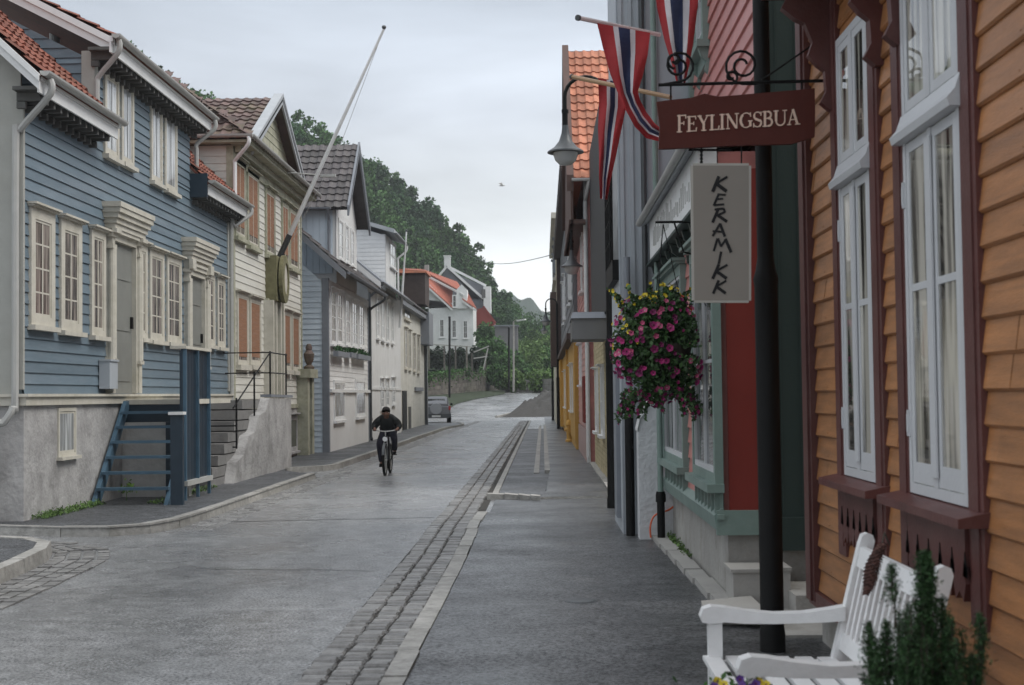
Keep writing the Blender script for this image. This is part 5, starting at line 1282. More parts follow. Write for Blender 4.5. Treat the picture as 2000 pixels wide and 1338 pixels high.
mb = MB(); half_gutter(mb, (ev.x+.08, 33.5, ev.z), (3, 33.5, ev.z)); mb.tube([(XQ+.1, 33.5, ev.z-.05), (XQ+.0, 33.95, ev.z-.5), (XQ+.0, 33.98, .2)], .05, 8); mb.build('gutter', M['white'], qh)

# ---------------------------------------------------------------- yellow and grey house
XZ = 1.0
zh = thing('town_house', (XZ, 55, 0), 'ochre yellow house with grey upper floor farther down the right side', 'house')
F = FR(XZ); mb = MB(); mb.box(XZ, 7, 42.1, 70, -.3, 3.45); mb.fb(F, 42.1, 70, 0, .03, .3, 3.4); mb.fb(F, 52, 52.5, 0, .12, 0, 3.45); mb.fb(F, 66, 70, 0, .16, .2, 3.4); mb.build('wall', M['yellow'], zh)
mb = MB(); mb.box(XZ-.02, 7, 42.1, 70, 3.6, 8.6); siding(mb, FR(XZ-.02), 3.7, 8.6, 42.1, 70, .4, .02); mb.build('upper_wall', mat('mid_grey_boards', (.17, .175, .185), .6, .08, 3), zh)
mb = MB(); mb.box(XZ-.25, 7, 42.1, 70.2, 3.42, 3.6); mb.box(XZ-.35, 7, 42.1, 70.4, 8.6, 8.8); mb.box(XZ-.22, XZ, 69.6, 70.2, 3.6, 8.6); mb.build('ledge', mat('brown_ledge', (.07, .05, .045), .7), zh)
for y in (44, 47, 56, 60): window(zh, F, y, y+1.1, 1.2, 2.7, M['white'], M['glass'], cols=2, rows=2); window(zh, FR(XZ-.02), y, y+1.1, 4.8, 6.6, M['white'], M['glass'], cols=2, rows=3)
mb = MB(); tiles(mb, (XZ-.35, 42.1, 8.8), (0, 1, 0), (.75, 0, .66), 28, 3, .35, .45, seg=3); mb.build('roof', M['tiledk'], zh)
hy = thing('hydrant', (.85, 50, 0), 'small yellow hydrant against the ochre wall', 'hydrant')
p = xy(1112, 866); mb = MB(); hy.location = (p[0], p[1], .06); mb.lathe((p[0], p[1], .06), [(.14, 0), (.14, .06), (.09, .1), (.09, .55), (.13, .58), (.11, .7), (.04, .78), (0, .79)], 12); mb.build('body', M['yellow'], hy, smooth=True)
mb = MB(); mb.tube([(p[0]-.17, p[1], .48), (p[0]+.17, p[1], .48)], .05, 8); mb.tube([(p[0], p[1]-.15, .42), (p[0], p[1], .42)], .06, 8); mb.build('outlet', M['yellow'], hy)

bh = thing('town_house', (.75, 78, 0), 'beige plastered building with a flat cornice, farthest on the right side', 'building')
F = FR(.76); mb = MB(); mb.box(.76, 7, 71, 92, -.3, 10.8); mb.build('wall', mat('beige_wall', (.44, .40, .31), .8, .08, 2), bh)
mb = MB(); mb.box(.55, 7, 70.9, 92.2, 10.8, 11.1); mb.box(.6, .76, 70.9, 92.1, 7.6, 7.75); mb.build('cornice', M['cream'], bh)
for y in (73, 77, 81, 85): 
    window(bh, F, y, y+1.2, 4.6, 6.4, M['slate'], M['glass'], cols=2, rows=2); window(bh, F, y, y+1.2, 8.2, 10, M['slate'], M['glass'], cols=2, rows=2)
mb = MB(); mb.box(.45, .76, 71, 75, 3.2, 7.0); mb.build('oriel', mat('brown_oriel', (.09, .06, .05), .7), bh)

# ---------------------------------------------------------------- street lamps
def lamp(x, y, ztop, label, arm=.62, pipe=.055, tall=None, drop=.86, full=True, zlow=1.35):
    g = gz(y)
    t = thing('street_lamp', (x, y, g), label, 'street lamp', 'black swan neck street lamps along the right pavement')
    mb = MB(); mb.lathe((x, y, g), [(.085, 0), (.085, .15), (.078, .2), (.078, 2.45-.0), (.085, 2.5), (.068, 2.56), (.052, 2.66)], 16); mb.build('base_shaft', M['black'], t, smooth=True)
    mb = MB(); mb.tube([(x, y, g+2.6), (x, y, ztop-.28)], pipe, 12); mb.build('pole', M['black'], t, smooth=True)
    R = arm/2; pts = [(x, y, ztop-.34)]+[(x-R+R*math.cos(a), y, ztop-.30+R*.95*math.sin(a)) for a in [PI*k/12 for k in range(13)]]+[(x-arm, y, ztop-.34-.25)]
    mb = MB(); mb.tube(pts, .028, 8); mb.tube([(x-arm, y, ztop-.5), (x-arm, y, ztop-drop+.1)], .042, 10)
    mb.tube([(x-arm, y, ztop-.55), (x-arm, y, ztop-.50)], .055, 10); mb.build('swan_neck', M['black'], t, smooth=True)
    c = (x-arm, y, ztop-drop-.30)
    mb = MB(); mb.lathe(c, [(.045, .42), (.06, .30), (.10, .18), (.18, .08), (.275, .02), (.28, .0), (.25, .0), (.15, .05), (.02, .07)], 24); mb.build('shade', M['dkgrey'], t, smooth=True)
    mb = MB(); mb.lathe(c, [(.19, .0), (.19, -.03), (.16, -.12), (.10, -.18), (0, -.2)], 20); mb.build('globe', globe, t, smooth=True)
    return t
globe = mat('lamp_globe', (.75, .75, .73), .12, .03, 3, spec=.6); globe.node_tree.nodes['Principled BSDF'].inputs['Transmission Weight'].default_value = .5
lamp(1.50, 9.25, 6.5, 'thick black lamp post standing right behind the two hanging signs')
d = xy(1197, 995); lamp(d[0], d[1], PY(1165, 150, d[1]).z, 'black swan neck lamp on the nearest fully visible post, by the flags', arm=.64)
d = (1.33, 35.0); lamp(d[0], d[1], PY(1140, 432, 35).z, 'black swan neck lamp whose bell shade hangs before the grey wall, middle of the row', arm=.55)
d = xy(1091, 840); lamp(d[0], d[1], PY(1075, 582, d[1]).z, 'distant swan neck lamp with its arch against the sky beside the beige building', arm=.55)
d = xy(1077, 823); lamp(d[0]+.1, d[1], PY(1078, 611, d[1]).z, 'most distant and lowest looking swan neck lamp, before the green bushes', arm=.5)

# ---------------------------------------------------------------- flags
def flag(pole_pts, rows, Yf, label, stripes=((0, .30, 0), (.30, .40, 1), (.40, .62, 2), (.62, .72, 1), (.72, 1.0, 0)), cut=None):
    P0, P1 = pole_pts
    pt = thing('flag_staff', P1, label[0], 'flagpole', 'flag staffs on the right house fronts')
    mb = MB(); mb.tube([P0, P1], .024, 8); mb.build('staff', M['white'] if cut != 'wood' else mat('varnished_wood', (.35, .22, .12), .5), pt, smooth=True)
    mb = MB(); dv = (P0-P1).normalized(); mb.tube([P0-dv*.005, P0+dv*.02], .030, 10); mb.build('finial', M['dkgrey'], pt)
    t = thing('flag', P0, label[1], 'flag', 'red white and blue flags on the right')
    n = len(rows); R = []
    for k in range(n-1):
        for j in range(5):
            s = j/5; R.append([rows[k][i]+(rows[k+1][i]-rows[k][i])*(s*s*(3-2*s) if False else s) for i in range(4)])
    R.append(list(rows[-1]))
    mb = MB(); NU = 24
    def pt2(r, u, k):
        x = r[0]+(r[2]-r[0])*u; y = r[1]+(r[3]-r[1])*u
        f = min(1, k/6)
        return PY(x, y, Yf+f*(.035*math.sin(u*11+k*.22)+.02*math.sin(u*5-k*.4)))
    bounds = [0]+[s[1] for s in stripes]
    for k in range(len(R)-1):
        for (a, b, m_) in stripes:
            for i in range(5):
                u0 = a+(b-a)*i/5; u1 = a+(b-a)*(i+1)/5; mb.cur = m_
                mb.face([pt2(R[k], u0, k), pt2(R[k], u1, k), pt2(R[k+1], u1, k+1), pt2(R[k+1], u0, k+1)])
    mb.build('cloth', M['flagred'], t, mats=[M['flagwhite'], M['flagblue']], smooth=True)
flag((PY(1130, 35, 13.4), PY(1288, 68, 14.4)), [(1166, 45, 1270, 64), (1178, 95, 1265, 108), (1192, 145, 1255, 150), (1208, 185, 1246, 178), (1222, 215, 1250, 195), (1240, 248, 1262, 218), (1262, 270, 1278, 240), (1290, 277, 1292, 252)], 13.6,
     ('slanting white flag staff with dark round tip reaching farthest left', 'upper red white and blue flag hanging twisted from the white staff'))
flag((PY(1118, 150, 15.2), PY(1310, 190, 14.0)), [(1168, 152, 1224, 164), (1170, 200, 1222, 214), (1168, 250, 1212, 262), (1170, 300, 1202, 310), (1170, 345, 1193, 350), (1172, 388, 1186, 390)], 14.9,
     ('varnished wooden flag staff below the white one, ending at the maroon sign', 'lower red white and blue flag tapering down beside the lamp shade'), cut='wood', stripes=((0, .30, 0), (.30, .42, 1), (.42, .60, 2), (.60, .70, 1), (.70, 1.0, 0)))
flag((PY(1250, -70, 11.6), PY(1400, -40, 12.2)), [(1272, -60, 1368, -45), (1284, 20, 1362, 20), (1298, 80, 1354, 84), (1312, 125, 1346, 128), (1322, 165, 1338, 165)], 11.7,
     ('flag staff above the top edge on the red house front', 'largest looking red white and blue flag hanging before the red boards at the top'), stripes=((0, .20, 0), (.20, .34, 1), (.34, .64, 2), (.64, .80, 1), (.80, 1.0, 0)))

# ---------------------------------------------------------------- hanging flower basket
bk = PY(1288, 668, 12.3); BX, BY, BZ = bk.x, 12.3, bk.z
fbk = thing('flower_basket', (BX, BY, BZ), 'full hanging basket of magenta petunias and yellow flowers before the red house', 'flower basket')
mb = MB(); mb.lathe((BX+.05, BY, BZ-.18), [(.04, -.14), (.16, -.08), (.22, .05), (.24, .16), (.22, .16), (.14, .0)], 16); mb.build('basket', M['bark'], fbk, smooth=True)
mb = MB(); top = Vector((BX+.05, BY, 3.25))
for k in range(3):
    a = 2*PI*k/3; mb.tube([(BX+.05+.22*math.cos(a), BY+.22*math.sin(a), BZ), top], .004, 4)
mb.build('chain', M['black'], fbk)
ab = thing('basket_bracket', (XBAY, BY, 3.2), 'black iron arm holding the flower basket out from the red house bay', 'bracket')
mb = MB(); mb.tube([(XBAY-.01, BY, 3.27), (BX-.02, BY, 3.27)], .012, 6); mb.tube([(XBAY-.01, BY, 2.95), (XBAY-.2, BY, 3.0), (BX+.15, BY, 3.26)], .009, 6); mb.build('arm', M['black'], ab)
rs = np.random.RandomState(5)
def basketpts(n, shell):
    P = []
    while len(P) < n:
        q = rs.normal(size=3); q /= np.linalg.norm(q); r = (shell+(1-shell)*rs.rand()) if shell else rs.rand()**.4
        x, y, z = q*r
        w_ = .37+.06*math.sin(5*q[0]+3*q[1]); P.append((x*w_, y*w_*.9, z*.50+.04*math.sin(7*q[0])-.03-.10*max(0, x+.1)*(z < 0)))
    return np.array(P)
P = basketpts(9500, 0); 
trail = []
for k in range(38):     # trailing and upright shoots
    a = rs.rand()*2*PI; r = .2+.16*rs.rand(); dn = rs.rand() < .75; L0 = (.14+.16*rs.rand())*(1 if dn else .6)
    for s in range(34):
        t = s/34; trail.append((math.cos(a)*(r+.1*t)+.01*rs.normal(), math.sin(a)*(r+.05*t)+.01*rs.normal(), (-.42-L0*t if dn else .32+L0*t)+.012*rs.normal()))
P = np.concatenate([P, np.array(trail)])
o = bpy.data.objects.new('foliage', leaf_mesh('foliage', P, .046, .6, m=mat('basket_leaf', (.045, .095, .03), .6, .3, 20, attr=.7))); col.objects.link(o); o.parent = fbk
def blossom_mesh(name, m, mc, r=.030, n=5):
    mb = MB()
    for k in range(n):
        a0, a1, am = 2*PI*k/n, 2*PI*(k+1)/n, 2*PI*(k+.5)/n
        mb.face([(0, 0, -.2*r), (math.cos(a0)*r*.85, math.sin(a0)*r*.85, .25*r), (math.cos(am)*r, math.sin(am)*r, .15*r), (math.cos(a1)*r*.85, math.sin(a1)*r*.85, .25*r)])
    mb.cur = 1
    for k in range(6):
        a0, a1 = 2*PI*k/6, 2*PI*(k+1)/6; mb.face([(0, 0, -.02*r), (math.cos(a0)*r*.27, math.sin(a0)*r*.27, .09*r), (math.cos(a1)*r*.27, math.sin(a1)*r*.27, .09*r)])
    return mb.build(name, m, None, mats=[mc])
pm = [mat('petal_magenta', (.36, .025, .15), .6, .1, 20), mat('petal_pink', (.50, .10, .20), .6, .1, 20), mat('petal_purple', (.17, .012, .08), .6, .1, 20), mat('petal_yellow', (.60, .47, .03), .6, .1, 20), mat('petal_orange', (.55, .05, .02), .6, .1, 20)]
ctr = [mat('throat_dark', (.10, .01, .05), .7), mat('throat_pale', (.6, .35, .38), .7)]
BV = Vector((BX, BY, BZ))
protos = [blossom_mesh('blossom', pm[i], ctr[1 if i == 1 else 0], .031 if i < 3 else .023) for i in range(5)]
used = set()
mbs = MB(); mbs.cur = 0
S2 = basketpts(240, .96)
for p in S2:
    if p[1] > .1: continue
    x, y, z = p; k = int(rs.choice([0, 1, 2, 2])); 
    if z > .36 and x < .2: k = 3
    c = Vector((x*1.06, y*1.06, z*1.06)); nd = Vector((x+rs.normal()*.15, y*1.3-.12, z*.6+rs.normal()*.15)).normalized(); q = nd.to_track_quat('Z', 'Y'); r = .016+.014*rs.rand(); mbs.cur = k
    for j in range(5):
        a0, am, a1 = 2*PI*j/5, 2*PI*(j+.5)/5, 2*PI*(j+1)/5
        mbs.face([c+BV+q@Vector(v) for v in ((0, 0, -.3*r), (math.cos(a0)*r*.8, math.sin(a0)*r*.8, .3*r), (math.cos(am)*r, math.sin(am)*r, .1*r), (math.cos(a1)*r*.8, math.sin(a1)*r*.8, .3*r))])
for v in trail[::9]:
    if v[1] > .1: continue
    mbs.cur = 3 if v[2] > .2 else int(rs.choice([0, 2, 2])); c = Vector(v)*1.04+BV; r = .014+.010*rs.rand(); q = Vector((v[0], v[1]-.2, 0)).to_track_quat('Z', 'Y')
    for j in range(5):
        a0, am, a1 = 2*PI*j/5, 2*PI*(j+.5)/5, 2*PI*(j+1)/5
        mbs.face([c+q@Vector(t_v) for t_v in ((0, 0, -.3*r), (math.cos(a0)*r*.8, math.sin(a0)*r*.8, .3*r), (math.cos(am)*r, math.sin(am)*r, .1*r), (math.cos(a1)*r*.8, math.sin(a1)*r*.8, .3*r))])
tag(mbs.build('small_blossoms', pm[0], fbk, mats=pm[1:]), kind='stuff')
S = basketpts(400, .93)
cnt = 0
for p in S:
    if cnt >= 98: break
    if p[1] > .12: continue
    x, y, z = p
    if x < -.18 and -.06 < z < .27: k = 3
    elif z > .36 and x < .15: k = 3
    elif z > .25 and x > .15: k = 4 if rs.rand() < .6 else 2
    elif rs.rand() < .0: continue
    else: k = int(rs.choice([0, 0, 0, 1, 2]))
    b = protos[k] if k not in used else protos[k].copy()
    if k in used: col.objects.link(b)
    used.add(k); b.parent = fbk; b.location = (x*1.05, y*1.05, z*1.05)
    nd = Vector((x, y*1.3-.12, z*.6+.05)).normalized(); b.rotation_euler = nd.to_track_quat('Z', 'Y').to_euler(); s = (.65+.6*rs.rand())*(.9 if k == 3 else 1); b.scale = (s, s, s); cnt += 1

for k in range(5):
    if k not in used: bpy.data.objects.remove(protos[k])
# ---------------------------------------------------------------- garden bench
be = thing('garden_bench', (1.15, 6.35, .04), 'white slatted garden bench against the ochre shop wall, back to the wall', 'bench')
G = .04; YN, YF_ = 5.70, 7.03
def P2(x, z, y): return Vector((x, y, z))
mb = MB()
for y, nm in ((YN, 0), (YF_, 1)):
    m1 = MB(); m1.box(.815, .885, y-.03, y+.03, G, .60); m1.build('leg', M['benchw'], be)
    m1 = MB()
    top = 1.035; m1.prism([(1.40, y-.032, G), (1.465, y-.032, G), (1.50, y-.032, .40), (1.655, y-.032, top-.04), (1.645, y-.032, top-.01), (1.62, y-.032, top), (1.595, y-.032, top-.01), (1.58, y-.032, top-.05), (1.435, y-.032, .42)], (0, .064, 0)); m1.build('back_post', M['benchw'], be)
    pts = [(.775, .625), (.79, .665), (.83, .678), (.90, .672), (1.0, .655), (1.15, .638), (1.30, .642), (1.42, .658), (1.50, .672), (1.50, .600), (1.40, .594), (1.15, .588), (1.0, .59), (.90, .598), (.82, .592), (.785, .598)]
    m1 = MB(); m1.prism([(x, y-.045, z) for x, z in pts], (0, .09, 0)); m1.build('armrest', M['benchw'], be)
    mb.box(.86, 1.45, y-.022, y+.022, .32, .40)
mb.box(.82, .86, YN, YF_, .32, .40); mb.build('seat_frame', M['benchw'], be)
for k in range(6):
    m1 = MB(); x = .79+k*.115; m1.box(x, x+.085, YN-.02, YF_+.02, .402-.012*k/5, .424-.012*k/5); m1.build('seat_slat', M['benchw'], be)
def backx(z): return 1.435+(z-.42)*.235
for z0, z1, nm in ((.46, .54, 'lower_rail'), (.87, .965, 'top_rail')):
    m1 = MB(); m1.prism([(backx(z0)+.02, YN+.03, z0), (backx(z0)+.05, YN+.03, z0), (backx(z1)+.05, YN+.03, z1), (backx(z1)+.02, YN+.03, z1)], (0, YF_-YN-.06, 0)); m1.build(nm, M['benchw'], be)
n = 13
for k in range(n):
    y = YN+.09+(YF_-YN-.18)*k/(n-1); m1 = MB(); m1.prism([(backx(.54)+.022, y-.022, .54), (backx(.54)+.044, y-.022, .54), (backx(.87)+.044, y-.022, .87), (backx(.87)+.022, y-.022, .87)], (0, .034, 0)); m1.build('back_slat', M['benchw'], be)
# knobbly brown ornament hanging on the bench back
oc = PY(1705, 1110, 6.35)
on = thing('cone_ornament', oc, 'long knobbly dark brown cone ornament hanging over the bench back', 'ornament')
mo = mat('cone_brown', (.085, .04, .032), .8, .35, 30, .5, 60, attr=.4)
mb = MB(); q = Vector((.05, 0, .24)).normalized()
for k in range(150):
    t = k/149; a = k*2.4; r = .028*math.sin(PI*(.12+.85*t))+.006
    c = oc+Vector((.045, 0, .115))*(1-2*t)*1.0+Vector((-.01*math.sin(t*5), 0, 0)); d = Vector((math.cos(a), math.sin(a), -.5)).normalized()
    e = d.cross(Vector((0, 0, 1))).normalized()*.011
    mb.prism([c-e*.6+d*r*.4, c+e*.6+d*r*.4, c+e+d*r, c+d*(r+.010), c-e+d*r], Vector((0, 0, .005)))
mb.build('cone', mo, on)
mb = MB(); mb.tube([oc+Vector((.045, 0, .11)), oc+Vector((.06, .02, .16)), oc+Vector((.09, .05, .10))], .004, 5); mb.build('string', M['bark'], on)

# potted conifer and pansies
cp = PY(1805, 1338, 4.35); CX, CY = cp.x, 4.35
cn = thing('potted_conifer', (CX, CY, .04), 'dark green dwarf conifer in a pot in front of the bench, lower right', 'potted plant')
mb = MB(); mb.lathe((CX, CY, .04), [(.0, 0), (.13, 0), (.15, .02), (.19, .34), (.20, .36), (.17, .36), (.16, .33), (0, .32)], 20); mb.build('pot', mat('terracotta', (.25, .10, .06), .8, .15, 5), cn, smooth=True)
mb = MB(); mb.tube([(CX, CY, .3), (CX, CY, 1.1)], [.02, .006], 6)
C = []
tz = onY(1820, 1078, CY)[1]
rs = np.random.RandomState(3)
brs = []
SP = [(.01, .0, tz, .11)]
for k in range(34):
    a = rs.rand()*2*PI; r = .03+.12*rs.rand()**.7; SP.append((math.cos(a)*r, math.sin(a)*r, tz-.03-(r**1.1)*(2.0+1.1*rs.rand())-.03*rs.rand(), .085))
SP += [(-.085, -.03, tz-.035, .045), (.15, -.02, tz-.19, .05), (-.15, -.02, tz-.21, .05)]
for k in range(620):
    sx_, sy_, st_z, sr_ = SP[0] if k % 5 == 0 else SP[1+int(rs.randint(len(SP)-1))]
    t = rs.rand()**.85; z = .36+t*(st_z-.40); a = rs.rand()*2*PI; w_ = (sr_ if st_z == tz else sr_*1.2)*((1-t)**1.05+.05)*(.35+.95*rs.rand())
    L0 = .05+.08*rs.rand()+(.07 if rs.rand() < .3 else 0); cxx = CX+sx_*min(1.15, .75+.5*t); cyy = CY+sy_
    b0 = np.array((cxx+math.cos(a)*w_*.45, cyy+math.sin(a)*w_*.45, z-.03)); tp = np.array((cxx+math.cos(a)*w_, cyy+math.sin(a)*w_, min(z+L0*.9, st_z)))
    mb.tube([tuple(b0), tuple(tp)], [.004, .001], 4)
    m_ = 150
    t = rs.rand(m_)[:, None]; r0 = .017*(1-t*.7)
    C.append(b0+(tp-b0)*t+rs.normal(size=(m_, 3))*r0)
mb.build('stem', M['bark'], cn)
C = np.concatenate(C)-np.array([CX, CY, .04])
o = bpy.data.objects.new('foliage', leaf_mesh('foliage', C, .012, .34, up=.5, m=M['conifer'])); col.objects.link(o); o.parent = cn
pp = PY(1442, 1334, 5.05); PX_, PYY = pp.x, 5.05
pn = thing('pansy_planter', (PX_, PYY, .04), 'planter of yellow and purple pansies at the bottom edge before the bench', 'potted plant')
mb = MB(); mb.lathe((PX_, PYY, .04), [(0, 0), (.10, 0), (.09, .3), (.13, .56), (.15, .58), (.12, .57), (0, .55)], 18); mb.build('pot', M['conclt'], pn, smooth=True)
P = rs.normal(size=(700, 3))*np.array([.07, .05, .022])+np.array([0, 0, .61]); o = bpy.data.objects.new('foliage', leaf_mesh('foliage', P, .03, .6, m=M['leaf'])); col.objects.link(o); o.parent = pn
pr = [blossom_mesh('blossom', pm[3], ctr[0], .018), blossom_mesh('blossom', mat('petal_violet', (.10, .04, .22), .6), ctr[0], .018)]
u_ = set()
for k in range(22):
    i = k % 2; b = pr[i] if i not in u_ else pr[i].copy()
    if i in u_: col.objects.link(b)
    u_.add(i); b.parent = pn; b.location = (rs.uniform(-.11, .11), rs.uniform(-.08, .03), .635+rs.uniform(-.01, .035)); b.rotation_euler = (rs.uniform(.6, 1.3), 0, rs.uniform(-.8, .8))
# ============================================================ END OF THE STREET
# stone retaining wall
def pxg(px, Y, up=0): 
    X = onY(px, 770, Y)[0]; return Vector((X, Y, gz(Y)+up))
rw = thing('retaining_wall', (-9, 150, 1), 'long rough stone retaining wall below the white house at the street bend', 'wall')
wp = [pxg(826, 140), pxg(880, 146), pxg(930, 155), pxg(965, 166), pxg(990, 178)]
wt = [onY(826, 732, 140)[1], onY(880, 727, 146)[1], onY(930, 722, 155)[1], onY(965, 722, 166)[1], onY(990, 735, 178)[1]]
mb = MB()
for (a, b, za, zb) in zip(wp[:-1], wp[1:], wt[:-1], wt[1:]):
    n = int((b-a).length/.55)
    for k in range(n):
        t0, t1 = k/n, (k+1)/n; p, q = a+(b-a)*t0, a+(b-a)*t1; z0 = p.z-.4; zt = za+(zb-za)*t0; m_ = 7
        for j in range(m_):
            h0 = z0+(zt-z0)*j/m_; h1 = z0+(zt-z0)*(j+1)/m_; o_ = rnd.uniform(0, .12)
            mb.hexa([(p.x, p.y-o_, h0+.02), (q.x-.03, q.y-o_, h0+.02), (q.x, q.y+.8, h0+.02), (p.x, p.y+.8, h0+.02), (p.x, p.y-o_, h1), (q.x-.03, q.y-o_, h1), (q.x, q.y+.8, h1), (p.x, p.y+.8, h1)])
mb.build('stonework', M['stone'], rw)
# grass verge between road and wall
def ghit(px, py):
    d = ray(px, py); t = 60/d.y
    for _ in range(600):
        q = EYE+d*t
        if q.z <= gz(q.y)+.01: break
        t += .4/d.y
    return (q.x, q.y)
eg = [ghit(836, 812), ghit(874, 800), ghit(893, 789), ghit(925, 781), ghit(958, 775), ghit(985, 770.5)]
mb = MB(); ws = [(wp[0].x-1.5, 112)]+[(w_.x, w_.y+.3) for w_ in wp]
for (a, b, c, d) in zip(eg[:-1], eg[1:], ws[:-1], ws[1:]):
    for k in range(4):
        f0, f1 = k/4, (k+1)/4
        q = [(a[0]+(c[0]-a[0])*f0, a[1]+(c[1]-a[1])*f0), (b[0]+(d[0]-b[0])*f0, b[1]+(d[1]-b[1])*f0), (b[0]+(d[0]-b[0])*f1, b[1]+(d[1]-b[1])*f1), (a[0]+(c[0]-a[0])*f1, a[1]+(c[1]-a[1])*f1)]
        mb.face([(x, y, gz(y)+.05+.25*(f0 if i < 2 else f1)) for i, (x, y) in enumerate(q)])
tag(mb.build('grass_verge', mat('verge_grass', (.026, .038, .017), .95, .4, 1.5, 1, 6)), kind='structure')
# terrace ground behind the wall
mb = MB(); zz = wt[2]-.15
mb.face([(-60, 141.5, zz), (wp[0].x, 141.0, zz), (wp[2].x, 156, zz), (wp[3].x, 167, zz), (wp[4].x+.5, 179, zz), (wp[4].x+3, 400, zz+4), (-60, 400, zz+4)]); tag(mb.build('terrace', M['hill']), kind='structure')
def shrub(name, c, R, m, label, n=60, per=60, sz=.25, group=None, dens=.5):
    t = thing(name, (c[0], c[1], c[2]-R[2]), label, 'hedge' if 'hedge' in name else 'bush', group)
    P, A = clump_points(n, per, R, min(R)*.45, .45); P = P+np.array([0, 0, R[2]])
    o = bpy.data.objects.new('foliage', leaf_mesh('foliage', P, sz, .7, var=A, m=m)); col.objects.link(o); o.parent = t
    mb = MB(); x, y, z = c
    for k in range(3): mb.tube([(x+rnd.uniform(-.1, .1), y, z-R[2]-.1), (x+rnd.uniform(-1, 1)*R[0]*.5, y, z+R[2]*.4)], [.05, .02], 5)
    mb.build('stem', M['bark'], t)
    return t
for k, (px, wd) in enumerate(((852, 17), (880, 8), (901, 11), (930, 14))):
    top = PY(px, 676, 152); bot = PY(px, 722, 152)
    shrub('hedge_bush', (top.x, 152, (top.z+bot.z)/2), (wd*152/2700*.9, .9, (top.z-bot.z)/2), M['hedge'], ['broad dark rounded hedge bush at the left end above the stone wall', 'narrow dark hedge bush behind the thin pole above the stone wall', 'dark oval hedge bush in the middle above the stone wall', 'dark hedge bush beside the white gate frame above the stone wall'][k], 60, 60, .22, 'dark clipped hedge bushes above the stone wall')
fn = thing('garden_fence', (PY(925, 700, 150).x, 150, wt[2]), 'pale post fence with white rails above the stone wall', 'fence')
for px in (838, 868, 890, 912, 922, 948):
    a = PY(px, 724, 150.2); b = PY(px, 676 if px < 922 else 690, 150.2); mb = MB(); mb.box(a.x-.09, a.x+.09, 150.1, 150.3, a.z, b.z); mb.build('post', M['stone'], fn)
mb = MB(); mb.bar(PY(925, 688, 150), PY(955, 676, 150), .12); mb.bar(PY(925, 700, 150), PY(952, 696, 150), .12); mb.bar(PY(944, 722, 150), PY(953, 680, 150), .13); mb.bar(PY(832, 672, 150.4), PY(925, 678, 150.4), .12); mb.build('rail', M['greige'], fn)

# white house with the red roof: gable end oblique, eave side to the street
wh = thing('wooden_house', (-14, 186, 4), 'white house with bright red tiled roof above the stone wall', 'house')
YH = 186
def Q(px, py, Y=YH): return PY(px, py, Y)
a = Q(838, 680); b = Q(925, 680); e1 = Q(838, 590); z0 = a.z-.8
mb = MB(); mb.box(a.x, b.x, YH, YH+9, z0, Q(900, 598).z)
mb.prism([Q(830, 585), Q(925, 597), Q(925, 598), Q(830, 600)], (0, 8, 0))
mb.prism([(Q(886, 0).x, YH-.35, Q(886, 603).z), (Q(906, 0).x, YH-.35, Q(886, 603).z), (Q(906, 0).x, YH-.35, Q(886, 566).z), (Q(896, 0).x, YH-.35, Q(896, 556).z), (Q(886, 0).x, YH-.35, Q(886, 566).z)], (0, 3, 0))
mb.prism([Q(831, 603), Q(886, 600), Q(831, 548)], (0, 4, 0))
mb.build('wall', M['white'], wh)
mb = MB()
def slab(p, q, r_, s_, th=.15): mb.prism([p, q, r_, s_], (0, 0, -th))
def tslab(mb, p0, p1, p2, p3):
    n = 26
    for k in range(n):
        t0, t1 = k/n, (k+1)/n; A, B, C, D = p0.lerp(p1, t0), p0.lerp(p1, t1), p3.lerp(p2, t1), p3.lerp(p2, t0)
        mb.prism([A, B, C, D], (0, 0, .10 if k % 2 else .16))
# roof slopes facing the street
tslab(mb, Q(828, 552, YH-.5), Q(884, 602, YH-.5), PY(884, 560, YH+4), PY(828, 529, YH+4))
tslab(mb, Q(903, 585, YH-.5), Q(931, 604, YH-.5), PY(915, 575, YH+4), PY(900, 560, YH+4))
tslab(mb, PY(830, 532, YH+3), PY(908, 574, YH-.2), PY(893, 552, YH+4.2), PY(830, 529, YH+4.2))
tslab(mb, PY(790, 530, YH+4), PY(835, 534, YH+4), PY(835, 528, YH+6), PY(790, 526, YH+6))
mb.build('roof', mat('bright_red_tile', (.36, .115, .075), .8, .2, 3), wh)
mb = MB(); mb.bar(PY(828, 536, YH+2.6), PY(906, 577, YH-.6), .18, .25); mb.bar(PY(830, 556, YH-.6), PY(884, 606, YH-.6), .18, .2); mb.bar(PY(902, 588, YH-.6), PY(931, 608, YH-.6), .18, .2); mb.build('barge_board', M['white'], wh)
Fh = FY(YH)
for (px, py) in ((863, 642), (887, 643), (909, 644)):
    c = Q(px, py); window(wh, Fh, c.x-.36, c.x+.36, c.z-1.2, c.z+1.3, M['white'], M['glass'], cols=2, rows=3, casing=.12, crown=0, sill=.1, base=.02)
Fh2 = FY(YH-.36); c = Q(888, 588); window(wh, Fh2, c.x-.3, c.x+.3, c.z-.9, c.z+.8, M['white'], M['glass'], cols=1, rows=2, casing=.1, crown=0, sill=.05)
mb = MB(); c = Q(827, 525); mb.box(c.x-.3, c.x+.3, YH+5, YH+5.7, c.z-1, c.z+1.0); mb.build('chimney', M['concrete'], wh)
pr_ = thing('porch_rail', (Q(942, 660).x, YH-2, 4), 'white balcony rail at the right side of the red roofed house', 'balcony')
mb = MB(); a = Q(930, 662, YH-2); b = Q(955, 650, YH-2); mb.box(a.x, b.x, YH-2.1, YH-2, a.z-.3, b.z); mb.build('panel', M['white'], pr_)
mb = MB(); mb.box(a.x-.1, b.x+.1, YH-2.15, YH-1.95, b.z, b.z+.12); mb.build('handrail', M['white'], pr_)

